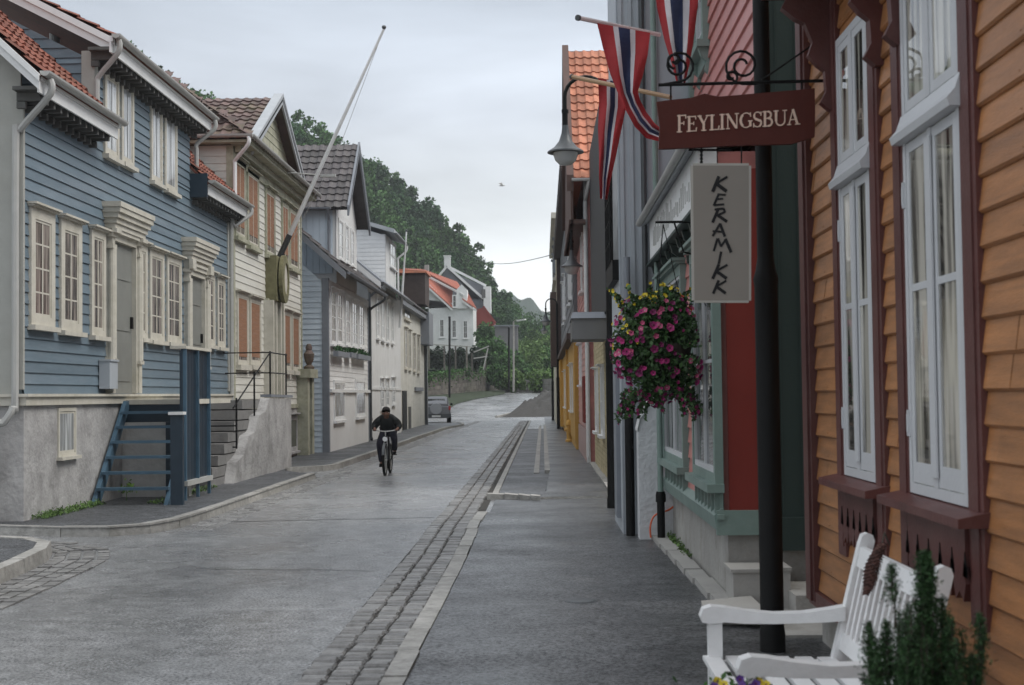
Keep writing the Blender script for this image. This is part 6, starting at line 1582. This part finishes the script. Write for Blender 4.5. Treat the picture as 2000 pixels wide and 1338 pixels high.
# grey gabled house behind
g2 = thing('wooden_house', (-12, 205, 6), 'dark grey gabled house with white barge boards and chimney behind the red roof', 'house')
YG = 205
def Q2(px, py, Y=YG): return PY(px, py, Y)
mb = MB(); mb.prism([Q2(852, 640), Q2(852, 556), Q2(873, 522), Q2(944, 588), Q2(944, 640)], (0, 9, 0)); mb.prism([Q2(905, 585), Q2(905, 556), Q2(880, 530), Q2(948, 560), Q2(948, 585)], (0, 2, 0)); mb.build('wall', mat('grey_slates', (.12, .13, .145), .7, .15, 2), g2)
mb = MB(); mb.bar(Q2(852, 545, YG-.2), Q2(873, 520, YG-.2), .3); mb.bar(Q2(872, 519, YG-.2), Q2(944, 583, YG-.2), .3, .35); mb.bar(Q2(878, 522, YG+1), Q2(949, 558, YG+1), .25, .35); mb.box(Q2(938, 0).x, Q2(952, 0).x, YG-.5, YG+2, Q2(940, 612).z, Q2(940, 560).z); mb.build('barge_board', M['white'], g2)
mb = MB(); a = Q2(867, 525); b = Q2(879, 500); mb.box(a.x, b.x, YG+.5, YG+1.3, a.z-.5, b.z); mb.box(a.x-.1, b.x+.1, YG+.4, YG+1.4, b.z, b.z+.15); mb.build('chimney', M['white'], g2)
mb = MB(); c = Q2(945, 572); mb.box(c.x-.3, c.x+.25, YG-.53, YG-.5, c.z-.8, c.z+.5); mb.build('window', M['glass'], g2)
rb = thing('barn', (Q2(945, 620).x, 196, 5), 'small dark red shed roofed barn half hidden behind the white house', 'barn')
mb = MB(); mb.prism([PY(925, 640, 196), PY(925, 606, 196), PY(945, 600, 196), PY(966, 630, 196), PY(966, 640, 196)], (0, 5, 0)); mb.build('wall', M['redflat'], rb)
mb = MB(); mb.bar(PY(944, 598, 196), PY(968, 631, 196), .2, .25); mb.build('roof', M['redflat'], rb)

gb = thing('grey_hut', (PY(988, 660, 172).x, 172, 3), 'plain grey hut with flat roof behind the tall street light', 'hut')
mb = MB(); a = PY(967, 682, 172); b = PY(1011, 637, 172); mb.box(a.x, b.x, 172, 175, gz(172)-.5, b.z); mb.build('wall', mat('hut_grey', (.16, .155, .16), .8, .08, 2), gb)
mb = MB(); mb.box(a.x-.15, b.x+.15, 171.8, 175.2, b.z, b.z+.15); mb.build('roof', M['slate'], gb)
gz0 = PY(1003, 740, 158)
def tallight(px, pyt, pyb, Y, px2, label):
    b = PY(px, pyb, Y); t_ = PY(px, pyt, Y); o = thing('street_light', b, label, 'street lamp')
    mb = MB(); mb.tube([b, t_], [.13, .09], 8); e = PY(px2, pyt-2, Y-.5); mb.tube([t_, (t_+e)/2+Vector((0, 0, .15)), e], .05, 6); mb.build('mast', M['concrete'], o)
    mb = MB(); d = (e-t_).normalized(); mb.bar(e-d*.3, e+d*.9, .3, .14); mb.build('lamp_head', M['white'], o)
tallight(1003, 628, 765, 158, 1014, 'modern light grey street light mast in front of the grey hut')
tallight(990, 640, 765, 163, 985, 'thin dark mast left of the modern street light') if False else None
for k, (px, yt, yb, Y, lb) in enumerate(((878, 620, 782, 138, 'thin dark pole in front of the white house and stone wall'), (994, 640, 765, 150, 'slim dark pole just left of the modern street light'))):
    b = PY(px, yb, Y); t_ = PY(px, yt, Y); o = thing('utility_pole', b, lb, 'pole'); mb = MB(); mb.tube([b, t_], .11, 8); mb.build('pole', M['black'], o); mb = MB(); mb.lathe(t_, [(.14, 0), (.14, .08), (0, .14)], 8); mb.build('cap', M['dkgrey'], o)

# raised bed in the middle of the bend
mb = MB()
NX, NY = 26, 22
def bed(u, v):
    Y = 101+v*38; xl = -3.3+v*2.6+.9*math.sin(v*3); xr = 1.2+v*2; x = xl+(xr-xl)*u
    e = min(u*6, 1)*min(v*5, 1)*min((1-v)*4+.4, 1)
    return (x, Y, gz(Y)+.0+e*(.92+.10*math.sin(x*5+Y)+.07*math.sin(x*11-Y*3)+.05*math.sin(Y*7+x)))
for i in range(NX):
    for j in range(NY):
        mb.face([bed(i/NX, j/NY), bed((i+1)/NX, j/NY), bed((i+1)/NX, (j+1)/NY), bed(i/NX, (j+1)/NY)])
tag(mb.build('planting_bed', M['gravel'], smooth=True), kind='structure')
mb = MB()
for k in range(34):
    v0, v1 = k/34, (k+1)/34; a = bed(0, v0); b = bed(0, v1); mb.hexa([(a[0]-.2, a[1], a[2]-.1), (a[0], a[1], a[2]-.1), (b[0], b[1]-.05, b[2]-.1), (b[0]-.2, b[1]-.05, b[2]-.1), (a[0]-.2, a[1], a[2]+.14), (a[0], a[1], a[2]+.14), (b[0], b[1]-.05, b[2]+.14), (b[0]-.2, b[1]-.05, b[2]+.14)])
tag(mb.build('kerb', M['kerb']), kind='structure')
fw = thing('boundary_wall', (1, 172, 2), 'low grey stone wall far right at the end of the road', 'wall')
mb = MB(); a = PY(992, 765, 172); b = PY(1098, 765, 150)
n = 30
for k in range(n):
    p = a.lerp(b, k/n); q = a.lerp(b, (k+1)/n)
    for j in range(4): mb.hexa([(p.x, p.y, .9+j*.65), (q.x-.04, q.y, .9+j*.65), (q.x, q.y+.8, .9+j*.65), (p.x, p.y+.8, .9+j*.65), (p.x, p.y-.1*rnd.random(), 1.52+j*.65), (q.x-.04, q.y, 1.52+j*.65), (q.x, q.y+.8, 1.52+j*.65), (p.x, p.y+.8, 1.52+j*.65)])
mb.build('stonework', M['concrete'], fw)

# ---------------------------------------------------------------- trees
def tree_mesh(seed, R, n, per, sz, cr, m):
    rs_ = np.random.RandomState(seed)
    P, A = clump_points(n, per, R, cr, .42, .8, rs=rs_)
    keep = P[:, 2] > -R[2]*1.05; P = P[keep]; A = A[keep]
    return leaf_mesh('crown', P+np.array([0, 0, R[2]*1.35]), sz, .75, var=A, m=m)
TM = []
for k in range(5):
    R = [(3.6, 3.6, 4.2), (4.2, 4.0, 4.0), (3.0, 3.0, 4.6), (4.4, 4.2, 3.6), (3.3, 3.3, 3.8)][k]
    TM.append((tree_mesh(20+k, R, 34, 95, .50, 1.15, [M['leafdk'], M['leaf'], M['leafdk'], M['leaf'], M['leaf']][k]), R))
trunk = []
for k in range(5):
    mb = MB(); R = TM[k][1]; mb.tube([(0, 0, -2), (.1, 0, R[2]*.5), (0, .1, R[2]*1.3)], [.28, .22, .1], 7)
    for j in range(5):
        a = j*1.3+k; mb.tube([(0.05, 0, R[2]*(.5+.12*j)), (math.cos(a)*R[0]*.55, math.sin(a)*R[1]*.55, R[2]*(1.0+.12*j))], [.10, .03], 5)
    o = mb.build('trunk_shape', M['bark']); trunk.append(o.data); bpy.data.objects.remove(o)
def tree(x, y, z, k, s, label, group='trees on the wooded hillside'):
    o = thing('hillside_tree', (x, y, z), label, 'tree', group); o.scale = (s, s, s*rnd.uniform(.9, 1.1)); o.rotation_euler.z = rnd.uniform(0, 6)
    for nm, me in (('crown', TM[k][0]), ('trunk', trunk[k])):
        c = bpy.data.objects.new(nm, me); col.objects.link(c); c.parent = o
    return o
RID = [(120, 20, 112), (215, 82, 120), (262, 108, 125), (305, 136, 132), (350, 166, 140), (400, 192, 150), (455, 212, 160), (520, 222, 172), (585, 232, 185), (632, 246, 195), (668, 280, 205), (702, 300, 212),
       (742, 330, 220), (790, 352, 226), (832, 395, 232), (856, 440, 236), (880, 466, 240), (905, 474, 246), (936, 510, 250), (957, 556, 254), (985, 592, 300), (1020, 612, 330)]
def rid(t):
    i = min(int(t), len(RID)-2); f = t-i; return [RID[i][j]+(RID[i+1][j]-RID[i][j])*f for j in range(3)]
# hill body beneath the trees
mb = MB(); NN = 44; rows = []
for k in range(NN+1):
    px, py, Y = rid(k/NN*(len(RID)-1)*.9999); top = PY(px, py, Y); r = []
    base = Vector((top.x*1.0+6, Y*.80, 0)); H = top.z*.86-8
    for j in range(9):
        s = j/8; r.append((top.x+ (14-14*s if j < 8 else 0), Y-(1-s)*Y*.17, max(-1, 2.5+(H-2.5)*s**.8+rnd.uniform(-.6, .6)*(0 < j < 8))))
    r.append((top.x-40, Y+60, H+3)); rows.append(r)
for a, b in zip(rows[:-1], rows[1:]):
    for j in range(9): mb.face([a[j], b[j], b[j+1], a[j+1]])
tag(mb.build('hillside', M['hill'], smooth=True), kind='structure')
nt_ = 0
LBL = 'leafy green tree in the dense wood climbing the hillside behind the left houses'
for depth in range(8):
    t = 0.0+.37*depth; step = .48 if depth < 2 else .62
    while t < len(RID)-1.01:
        px, py, Y = rid(t); k = rnd.randrange(5); s = rnd.uniform(.75, 1.15)*(Y/200)**.4
        if px > 955: s *= .75
        dy = depth*32+rnd.uniform(-8, 8)
        if px < 240 and depth > 1: t += step; continue
        top = PY(px+rnd.uniform(-8, 8), py+dy+(6 if depth else rnd.uniform(-5, 9)), Y*(1-depth*.022))
        hgt = TM[k][1][2]*2.35*s
        tree(top.x, top.y, top.z-hgt, k, s, LBL); nt_ += 1; t += step*rnd.uniform(.8, 1.2)
# brighter bushes and trees at the bend
BL = [(962, 690, 168, 2.2, 'leaf', 'bright bush against the right end of the stone wall'), (985, 705, 172, 2.0, 'leaf', 'bush directly below the grey hut'), (1025, 700, 186, 2.8, 'leaflt', 'light green bush right of the street light mast'),
      (1052, 690, 196, 3.0, 'leaflt', 'light green bush in the far gap beside the lamp row'), (1030, 735, 180, 1.7, 'leaf', 'low round bush above the planting bed'), (1004, 745, 160, 1.3, 'leaflt', 'small pale bush at the foot of the grey hut'), (972, 735, 162, 1.5, 'leaf', 'low bush at the foot of the stone wall end'), (1056, 742, 158, 1.5, 'leaflt', 'low light bush before the far boundary wall'), (1075, 705, 190, 2.6, 'leaf', 'bush touching the beige building edge'),
      (955, 655, 182, 1.8, 'leaf', 'small tree between white house and grey hut'), (1045, 650, 230, 4.0, 'leaf', 'large dark tree behind the light green bushes'), (1000, 640, 240, 4.0, 'leafdk', 'dark tree crown rising behind the grey hut'), (985, 625, 250, 4.4, 'leaf', 'rounded tree right of the barn'), (1080, 660, 236, 3.2, 'leaf', 'dark tree seen under the distant lamp arches')]
for px, py, Y, R, m_, lb in BL:
    c = PY(px, py, Y); shrub('garden_bush', c, (R, R*.9, R*.8), M[m_], lb, 50, 70, .34)
# distant mountain
mb = MB(); prev = None
for k in range(61):
    px = 880+k*6; hy_ = 590+14*math.sin(k*.21)+6*math.sin(k*.9)+max(0, (k-20))*1.3; t_ = PY(px, hy_, 690); b = Vector((t_.x, 610, -5))
    cur = (b, Vector((t_.x, 650, t_.z*.55)), t_, Vector((t_.x, 770, t_.z*.7)))
    if prev:
        for j in range(3): mb.face([prev[j], cur[j], cur[j+1], prev[j+1]])
    prev = cur
tag(mb.build('mountain', mat('far_mountain', (.03, .05, .035), .95, .3, .004), smooth=True), kind='structure')
# tall neighbouring wall of trees on the vine above the stone wall
P = []
for k in range(3800):
    t = rnd.random(); i = min(int(t*4), 3); f = t*4-i; a = wp[i].lerp(wp[i+1], f); zt = wt[i]+(wt[i+1]-wt[i])*f
    P.append((a.x+rnd.gauss(0, .3), a.y-.15+rnd.gauss(0, .15), zt-abs(rnd.gauss(0, .55))+.25))
o = bpy.data.objects.new('creeper', leaf_mesh('creeper', np.array(P), .2, .7, m=M['leaf'])); col.objects.link(o); tag(o, 'green creeper hanging over the top of the long stone wall', 'creeper', kind='stuff')
# grass tufts at the foot of the left foundation and the steps
P = []
for k in range(1500):
    x = rnd.uniform(-7.08, -6.85); y = rnd.uniform(18.95, 21.6); P.append((x, y, .12+abs(rnd.gauss(0, .035))))
for k in range(700): P.append((rnd.uniform(-6.2, -5.95), rnd.uniform(21.5, 25.4), .12+abs(rnd.gauss(0, .02))))
for k in range(700): P.append((rnd.uniform(1.42, 1.6), rnd.uniform(14.2, 16.5), .06+abs(rnd.gauss(0, .03))))
o = bpy.data.objects.new('weeds', leaf_mesh('weeds', np.array(P), .045, .35, up=.6, m=M['leaflt'])); col.objects.link(o); tag(o, 'short green weeds and moss along the foot of the house walls', 'weeds', kind='stuff')
wd_ = thing('weed_plant', (-6.7, 22.2, .11), 'small bright green weed under the open timber stair', 'plant')
P = nrs.normal(size=(60, 3))*np.array([.07, .05, .05])+np.array([0, 0, .20]); c = PY(247, 963, 22.3)
wd_.location = (c.x, 22.3, .11); o = bpy.data.objects.new('leaves', leaf_mesh('leaves', P, .07, .5, m=mat('weed_green', (.14, .25, .04), .6, attr=.3))); col.objects.link(o); o.parent = wd_
mb = MB(); mb.tube([(c.x, 22.3, .1), (c.x, 22.3, .3)], .006, 4); mb.build('stem', M['leaflt'], wd_)

# hazy air filling the valley
mb = MB(); mb.box(-190, 160, -12, 790, -8, 105); hz_ = mb.build('haze', bpy.data.materials.new('haze_air'))
hm = hz_.data.materials[0]; hm.use_nodes = True; nt = hm.node_tree; nt.nodes.clear(); o_ = nt.nodes.new('ShaderNodeOutputMaterial'); v_ = nt.nodes.new('ShaderNodeVolumePrincipled')
v_.inputs['Color'].default_value = (.88, .91, .95, 1); v_.inputs['Density'].default_value = .0005; v_.inputs['Anisotropy'].default_value = .2
nt.links.new(v_.outputs[0], o_.inputs['Volume']); tag(hz_, 'thin pale haze filling the air over the street and hillside', 'haze', kind='stuff')
# overhead cable and gull
cb = thing('overhead_cable', (-6, 120, 18), 'thin overhead cable crossing the sky above the bend', 'cable')
mb = MB(); p = PY(905, 492, 150); q = PY(1092, 494, 70); mb.tube([p.lerp(q, k/12)-Vector((0, 0, .9*math.sin(PI*k/12))) for k in range(13)], .02, 4); mb.build('wire', M['dkgrey'], cb)
gl = PY(980, 363, 90); gu = tag(bpy.data.objects.new('gull', None), 'tiny gull gliding in the sky over the street', 'bird'); col.objects.link(gu); gu.location = gl
mb = MB(); mb.tube([gl+Vector((-.16, .05, 0)), gl+Vector((-.05, 0, .02)), gl+Vector((.12, 0, .02)), gl+Vector((.24, -.03, .03))], [.01, .05, .05, .015], 8)
for s in (1, -1):
    mb.prism([gl+Vector((.10, 0, .02)), gl+Vector((-.06, 0, .02)), gl+Vector((-.10, s*.30, .13)), gl+Vector((-.22, s*.62, .05)), gl+Vector((.0, s*.33, .16))], (0, 0, .012))
mb.build('body', mat('gull_white', (.6, .6, .6), .7), gu)

# ---------------------------------------------------------------- parked car, seen from behind
def car(cx, cy, z0):
    t = thing('parked_car', (cx, cy, z0), 'silver grey off-road car parked at the end of the left row, seen from behind', 'car')
    body = mat('car_silver', (.20, .205, .22), .3, .04, 3, metal=.55, coat=.5)
    W = .88; L = 4.3
    def sec(y, pts): return [Vector((cx+x, cy+y, z0+z)) for x, z in pts]+[Vector((cx-x, cy+y, z0+z)) for x, z in reversed(pts)]
    def loft(mb, ss):
        for a, b in zip(ss[:-1], ss[1:]):
            n = len(a)
            for k in range(n): mb.face([a[k], a[(k+1) % n], b[(k+1) % n], b[k]])
        mb.face(ss[0]); mb.face(ss[-1])
    low = [(.0, .30), (.72, .30), (.84, .38), (W, .62), (W, .82), (.83, 1.02), (0, 1.04)]
    def sc2(y, kx_, dz=0): return sec(y, [(x*kx_, z+dz*(z > .5)) for x, z in low])
    mb = MB(); loft(mb, [sc2(0, .90, -.04), sc2(.08, .97), sc2(.6, 1), sc2(2.9, 1), sc2(3.2, .99, -.08), sc2(4.1, .93, -.16), sc2(4.3, .84, -.24)]); 
    up = [(0, 1.0), (.80, 1.0), (.78, 1.15), (.66, 1.56), (.55, 1.62), (0, 1.64)]
    def s3(y, k, h): return sec(y, [(x*k, 1.0+(z-1.0)*h) for x, z in up])
    mb2 = MB(); loft(mb2, [s3(.12, .97, .30), s3(.30, .99, .97), s3(.6, 1, 1), s3(2.1, 1, .98), s3(2.95, .97, .12)])
    mb.v += []; b_ = mb.build('body', body, t, smooth=True); mb2.build('cabin', body, t, smooth=True)
    mb = MB(); mb.prism([(cx-.60, cy+.155, z0+1.12), (cx+.60, cy+.155, z0+1.12), (cx+.50, cy+.245, z0+1.48), (cx-.50, cy+.245, z0+1.48)], (0, -.02, 0)); mb.build('rear_window', M['glass'], t)
    for s in (1, -1):
        mb = MB(); mb.prism([(cx+s*.775, cy+.45, z0+1.12), (cx+s*.775, cy+2.6, z0+1.12), (cx+s*.68, cy+2.1, z0+1.50), (cx+s*.68, cy+.55, z0+1.50)], (s*.02, 0, 0)); mb.build('side_window', M['glass'], t)
        mb = MB(); mb.box(cx+s*.80-.06, cx+s*.80+.06, cy-.01, cy+.12, z0+.80, z0+1.04); mb.build('tail_light', mat('tail_red', (.35, .02, .02), .3), t)
        for y in (.75, 3.4):
            mb = MB(); c = Vector((cx+s*.78, cy+y, z0+.34)); mb.tube([c-Vector((.11, 0, 0)), c+Vector((.11, 0, 0))], .34, 20); w_ = mb.build('wheel', M['black'], t)
            mb = MB(); mb.tube([c+Vector((s*.10, 0, 0)), c+Vector((s*.125, 0, 0))], .2, 14); mb.build('rim', body, w_)
        mb = MB(); mb.box(cx+s*.95-.07, cx+s*.95+.07, cy+2.5, cy+2.6, z0+1.06, z0+1.20); mb.build('mirror', M['black'], t)
    mb = MB(); mb.box(cx-.84, cx+.84, cy-.08, cy+.05, z0+.34, z0+.56); mb.build('bumper', M['dkgrey'], t)
    mb = MB(); mb.tube([(cx, cy-.02, z0+.88), (cx, cy-.22, z0+.88)], [.35, .33], 24); mb.build('spare_wheel', mat('spare_cover', (.32, .33, .35), .35, .04, 3, metal=.4), t)
    mb = MB(); mb.box(cx-.26, cx+.26, cy-.10, cy-.085, z0+.37, z0+.49); mb.build('number_plate', M['white'], t)
    return t
cx_, cy_ = xy(852, 826); cr_ = car(-6.72, 87.0, gz(87)+.0); cr_.rotation_euler.z = .082; cr_.scale = (1.06, 1.06, 1.04)

# ---------------------------------------------------------------- cyclist and bicycle
BXc, BYc = xy(757, 926)
bi = thing('bicycle', (BXc, BYc, 0), 'dark city bicycle ridden toward the camera in the middle of the road', 'bicycle')
def L3(x, y, z): return Vector((BXc+x, BYc+y, z))
def wheel(y):
    mb = MB(); n = 28; c = L3(0, y, .335)
    mb.tube([c+Vector((0, math.cos(2*PI*k/n)*.315, math.sin(2*PI*k/n)*.315)) for k in range(n+1)], .030, 8, cap=False); w_ = mb.build('wheel', M['black'], bi, smooth=True)
    mb = MB(); mb.tube([c+Vector((0, math.cos(2*PI*k/n)*.288, math.sin(2*PI*k/n)*.288)) for k in range(n+1)], .010, 6, cap=False)
    for k in range(16): a = 2*PI*k/16; mb.tube([c, c+Vector((0, math.cos(a)*.285, math.sin(a)*.285))], .0025, 4)
    mb.tube([c-Vector((.05, 0, 0)), c+Vector((.05, 0, 0))], .02, 8); mb.build('rim', M['gutter'], w_, smooth=True)
wheel(-.50); wheel(.53)
mb = MB(); HT = L3(0, -.33, .86); HB = L3(0, -.37, .66); BB = L3(0, .10, .30); ST = L3(0, .26, .80); RA = L3(0, .53, .335)
for a, b, r in ((HT, HB, .022), (HT-Vector((0, 0, .05)), ST, .016), (HB, BB, .018), (BB, ST, .016)): mb.tube([a, b], r, 8)
for s in (1, -1):
    mb.tube([BB+Vector((s*.03, 0, 0)), RA+Vector((s*.06, 0, 0))], .009, 6); mb.tube([ST, RA+Vector((s*.06, 0, 0))], .008, 6)
mb.build('frame', M['black'], bi, smooth=True)
mb = MB()
for s in (1, -1): mb.tube([HB+Vector((s*.02, 0, 0)), L3(s*.055, -.44, .52), L3(s*.055, -.50, .335)], .013, 8)
mb.tube([HB, HB+Vector((.055, -.0, -.03))], .012, 6); mb.tube([HB, HB+Vector((-.055, 0, -.03))], .012, 6); mb.build('fork', M['dkgrey'], bi, smooth=True)
mb = MB(); mb.tube([HT, HT+Vector((0, -.03, .10))], .014, 8); mb.tube(curve([L3(-.29, -.20, .99), L3(-.2, -.30, .985), L3(0, -.37, .965), L3(.2, -.30, .985), L3(.29, -.20, .99)], 4), .013, 8); mb.build('handlebar', M['gutter'], bi, smooth=True)
for s in (1, -1):
    mb = MB(); mb.tube([L3(s*.29, -.20, .99), L3(s*.22, -.285, .986)], .018, 8); mb.build('grip', M['black'], bi, smooth=True)
mb = MB(); mb.prism([L3(-.03, .12, .90), L3(.03, .12, .90), L3(.08, .36, .91), L3(-.08, .36, .91)], (0, 0, .05)); mb.tube([ST, L3(0, .24, .9)], .013, 6); mb.build('saddle', M['black'], bi)
mb = MB(); mb.tube([L3(0, -.46, .80), L3(0, -.40, .80)], [.055, .03], 14); mb.build('front_lamp', M['white'], bi, smooth=True)
mb = MB(); n = 12
for k in range(n):
    a, b = math.radians(20+k*12), math.radians(20+(k+1)*12); p = [L3(0, -.5-.375*math.cos(t), .335+.375*math.sin(t)) for t in (a, b)]
    mb.prism([p[0]-Vector((.03, 0, 0)), p[0]+Vector((.03, 0, 0)), p[1]+Vector((.03, 0, 0)), p[1]-Vector((.03, 0, 0))], Vector((0, 0, .004)))
mb.build('mudguard', M['dkgrey'], bi)
ca = {1: (L3(.09, .10+.10, .30+.13), 0), -1: (L3(-.09, .10-.10, .30-.13), 0)}
for s in (1, -1):
    mb = MB(); pe = ca[s][0]; mb.tube([BB+Vector((s*.06, 0, 0)), pe], .012, 6); mb.bar(pe, pe+Vector((s*.10, 0, 0)), .07, .02); mb.build('pedal', M['black'], bi)

pe_ = thing('person', (BXc, BYc, 0), 'cyclist in dark jacket and dark trousers riding toward the camera, head lowered', 'person')
def skin(name, nodes, edges, m, parent, sub=2, root=0):
    me = bpy.data.meshes.new(name); me.from_pydata([tuple(Vector(n[0])-Vector((BXc, BYc, 0))) for n in nodes], edges, []); me.materials.append(m)
    o = bpy.data.objects.new(name, me); col.objects.link(o); o.parent = parent
    bpy.context.view_layer.objects.active = o
    md = o.modifiers.new('skin', 'SKIN'); 
    if not me.skin_vertices: bpy.ops.mesh.customdata_skin_add() 
    for i, n in enumerate(nodes):
        r = n[1] if isinstance(n[1], tuple) else (n[1], n[1]); me.skin_vertices[0].data[i].radius = r
        me.skin_vertices[0].data[i].use_root = (i == root)
    md.use_smooth_shade = True
    s = o.modifiers.new('sub', 'SUBSURF'); s.levels = sub; s.render_levels = sub
    return o
skinm = mat('skin', (.16, .08, .055), .6, .05, 5); jack = mat('dark_jacket', (.008, .009, .009), .8, .3, 8, .4, 12); trou = mat('dark_trousers', (.014, .013, .024), .85, .3, 8, .4, 14)
pel = L3(0, .26, .99); sp1 = L3(0, .15, 1.11); sp2 = L3(0, -.02, 1.21); nk = L3(.0, -.12, 1.28); hd = L3(.0, -.20, 1.345); hd2 = L3(.0, -.215, 1.405)
N_ = [(pel, .10), (sp1, .11), (sp2, .12), (nk, .055), (hd, (.068, .080)), (hd2, (.072, .085))]; E_ = [(0, 1), (1, 2), (2, 3), (3, 4), (4, 5)]
hand = {}
for s in (1, -1):
    i = len(N_); sh = L3(s*.16, -.05, 1.23); el = L3(s*.285, -.06, 1.10); wr = L3(s*.255, -.215, 1.015); ha = L3(s*.245, -.255, 1.0)
    N_ += [(sh, .055), (el, .042), (wr, .026), (ha, (.035, .022))]; E_ += [(2, i), (i, i+1), (i+1, i+2), (i+2, i+3)]; hand[s] = ha
    for f in range(4):      # fingers wrap the grip
        j = len(N_); b0 = ha+Vector((s*(.024-.016*f), -.030, .012)); N_ += [(b0, .009), (b0+Vector((0, -.028, -.012)), .008), (b0+Vector((0, -.018, -.038)), .007)]
        E_ += [(i+3, j), (j, j+1), (j+1, j+2)]
    j = len(N_); N_ += [(ha+Vector((-s*.035, -.005, -.01)), .010), (ha+Vector((-s*.045, -.03, -.025)), .008)]; E_ += [(i+3, j), (j, j+1)]
    i = len(N_); pd_ = ca[s][0]; hip = L3(s*.09, .24, .95); kn = L3(s*.17, -.10, (.80 if s > 0 else .68)); an = pd_+Vector((s*.05, .05, .10)); toe = pd_+Vector((s*.055, -.09, .035))
    N_ += [(hip, .085), (kn, .058), (an, .038), (toe, (.035, .025))]; E_ += [(0, i), (i, i+1), (i+1, i+2), (i+2, i+3)]
body = skin('body', N_, E_, skinm, pe_)
# jacket, trousers, shoes, hair
J = [(L3(0, .24, 1.00), (.18, .14)), (L3(0, .10, 1.10), (.20, .16)), (L3(0, -.03, 1.19), (.20, .155)), (L3(0, -.08, 1.30), (.14, .11)), (L3(0, -.10, 1.345), (.10, .08))]; JE = [(0, 1), (1, 2), (2, 3), (3, 4)]
for s in (1, -1):
    i = len(J); J += [(L3(s*.13, -.05, 1.25), .115), (L3(s*.225, -.04, 1.16), .105), (L3(s*.285, -.07, 1.07), .082), (L3(s*.268, -.19, 1.025), .045)]; JE += [(2, i), (i, i+1), (i+1, i+2), (i+2, i+3)]
skin('jacket', J, JE, jack, pe_)
T = [(L3(0, .26, .98), (.15, .12))]; TE = []
for s in (1, -1):
    i = len(T); pd_ = ca[s][0]; T += [(L3(s*.09, .2, .95), .10), (L3(s*.17, -.10, (.80 if s > 0 else .68)), .078), (pd_+Vector((s*.05, .05, .08)), .058)]; TE += [(0, i), (i, i+1), (i+1, i+2)]
skin('trousers', T, TE, trou, pe_)
for s in (1, -1):
    pd_ = ca[s][0]; skin('shoe', [(pd_+Vector((s*.05, .07, .055)), .045), (pd_+Vector((s*.052, -.03, .045)), (.045, .04)), (pd_+Vector((s*.056, -.12, .035)), (.038, .028))], [(0, 1), (1, 2)], M['black'], pe_)
mb = MB(); hc = hd2+Vector((0, .02, .0))
mb.lathe(hc, [(.001, .112), (.045, .104), (.075, .082), (.092, .048), (.097, .012), (.093, -.02)], 16)
for v_i in range(len(mb.v)):     # hairline higher over the face than at the nape
    x_, y_, z_ = mb.v[v_i]
    if z_ < hc.z+.02 and y_ < hc.y-.03: mb.v[v_i] = (x_, y_, hc.z+.045)
mb.build('hair', mat('dark_hair', (.01, .008, .007), .8), pe_, smooth=True)
mb = MB()     # features of the lowered face
fc = hd+Vector((0, -.078, .03))
mb.prism([fc+Vector((-.009, 0, .02)), fc+Vector((.009, 0, .02)), fc+Vector((.014, -.004, -.02)), fc+Vector((-.014, -.004, -.02))], Vector((0, -.02, -.006)))
for s in (1, -1):
    mb.lathe(hd+Vector((s*.076, .0, .01)), [(.004, -.028), (.014, -.01), (.015, .012), (.004, .03)], 8)
mb.build('nose_and_ears', skinm, pe_, smooth=True)
mb = MB()
for s in (1, -1): mb.lathe(hd+Vector((s*.030, -.080, .045)), [(.001, -.007), (.011, 0), (.001, .007)], 8)
mb.bar(hd+Vector((-.025, -.082, -.030)), hd+Vector((.025, -.082, -.030)), .01, .008); mb.build('eyes_and_mouth', M['ink'], pe_)
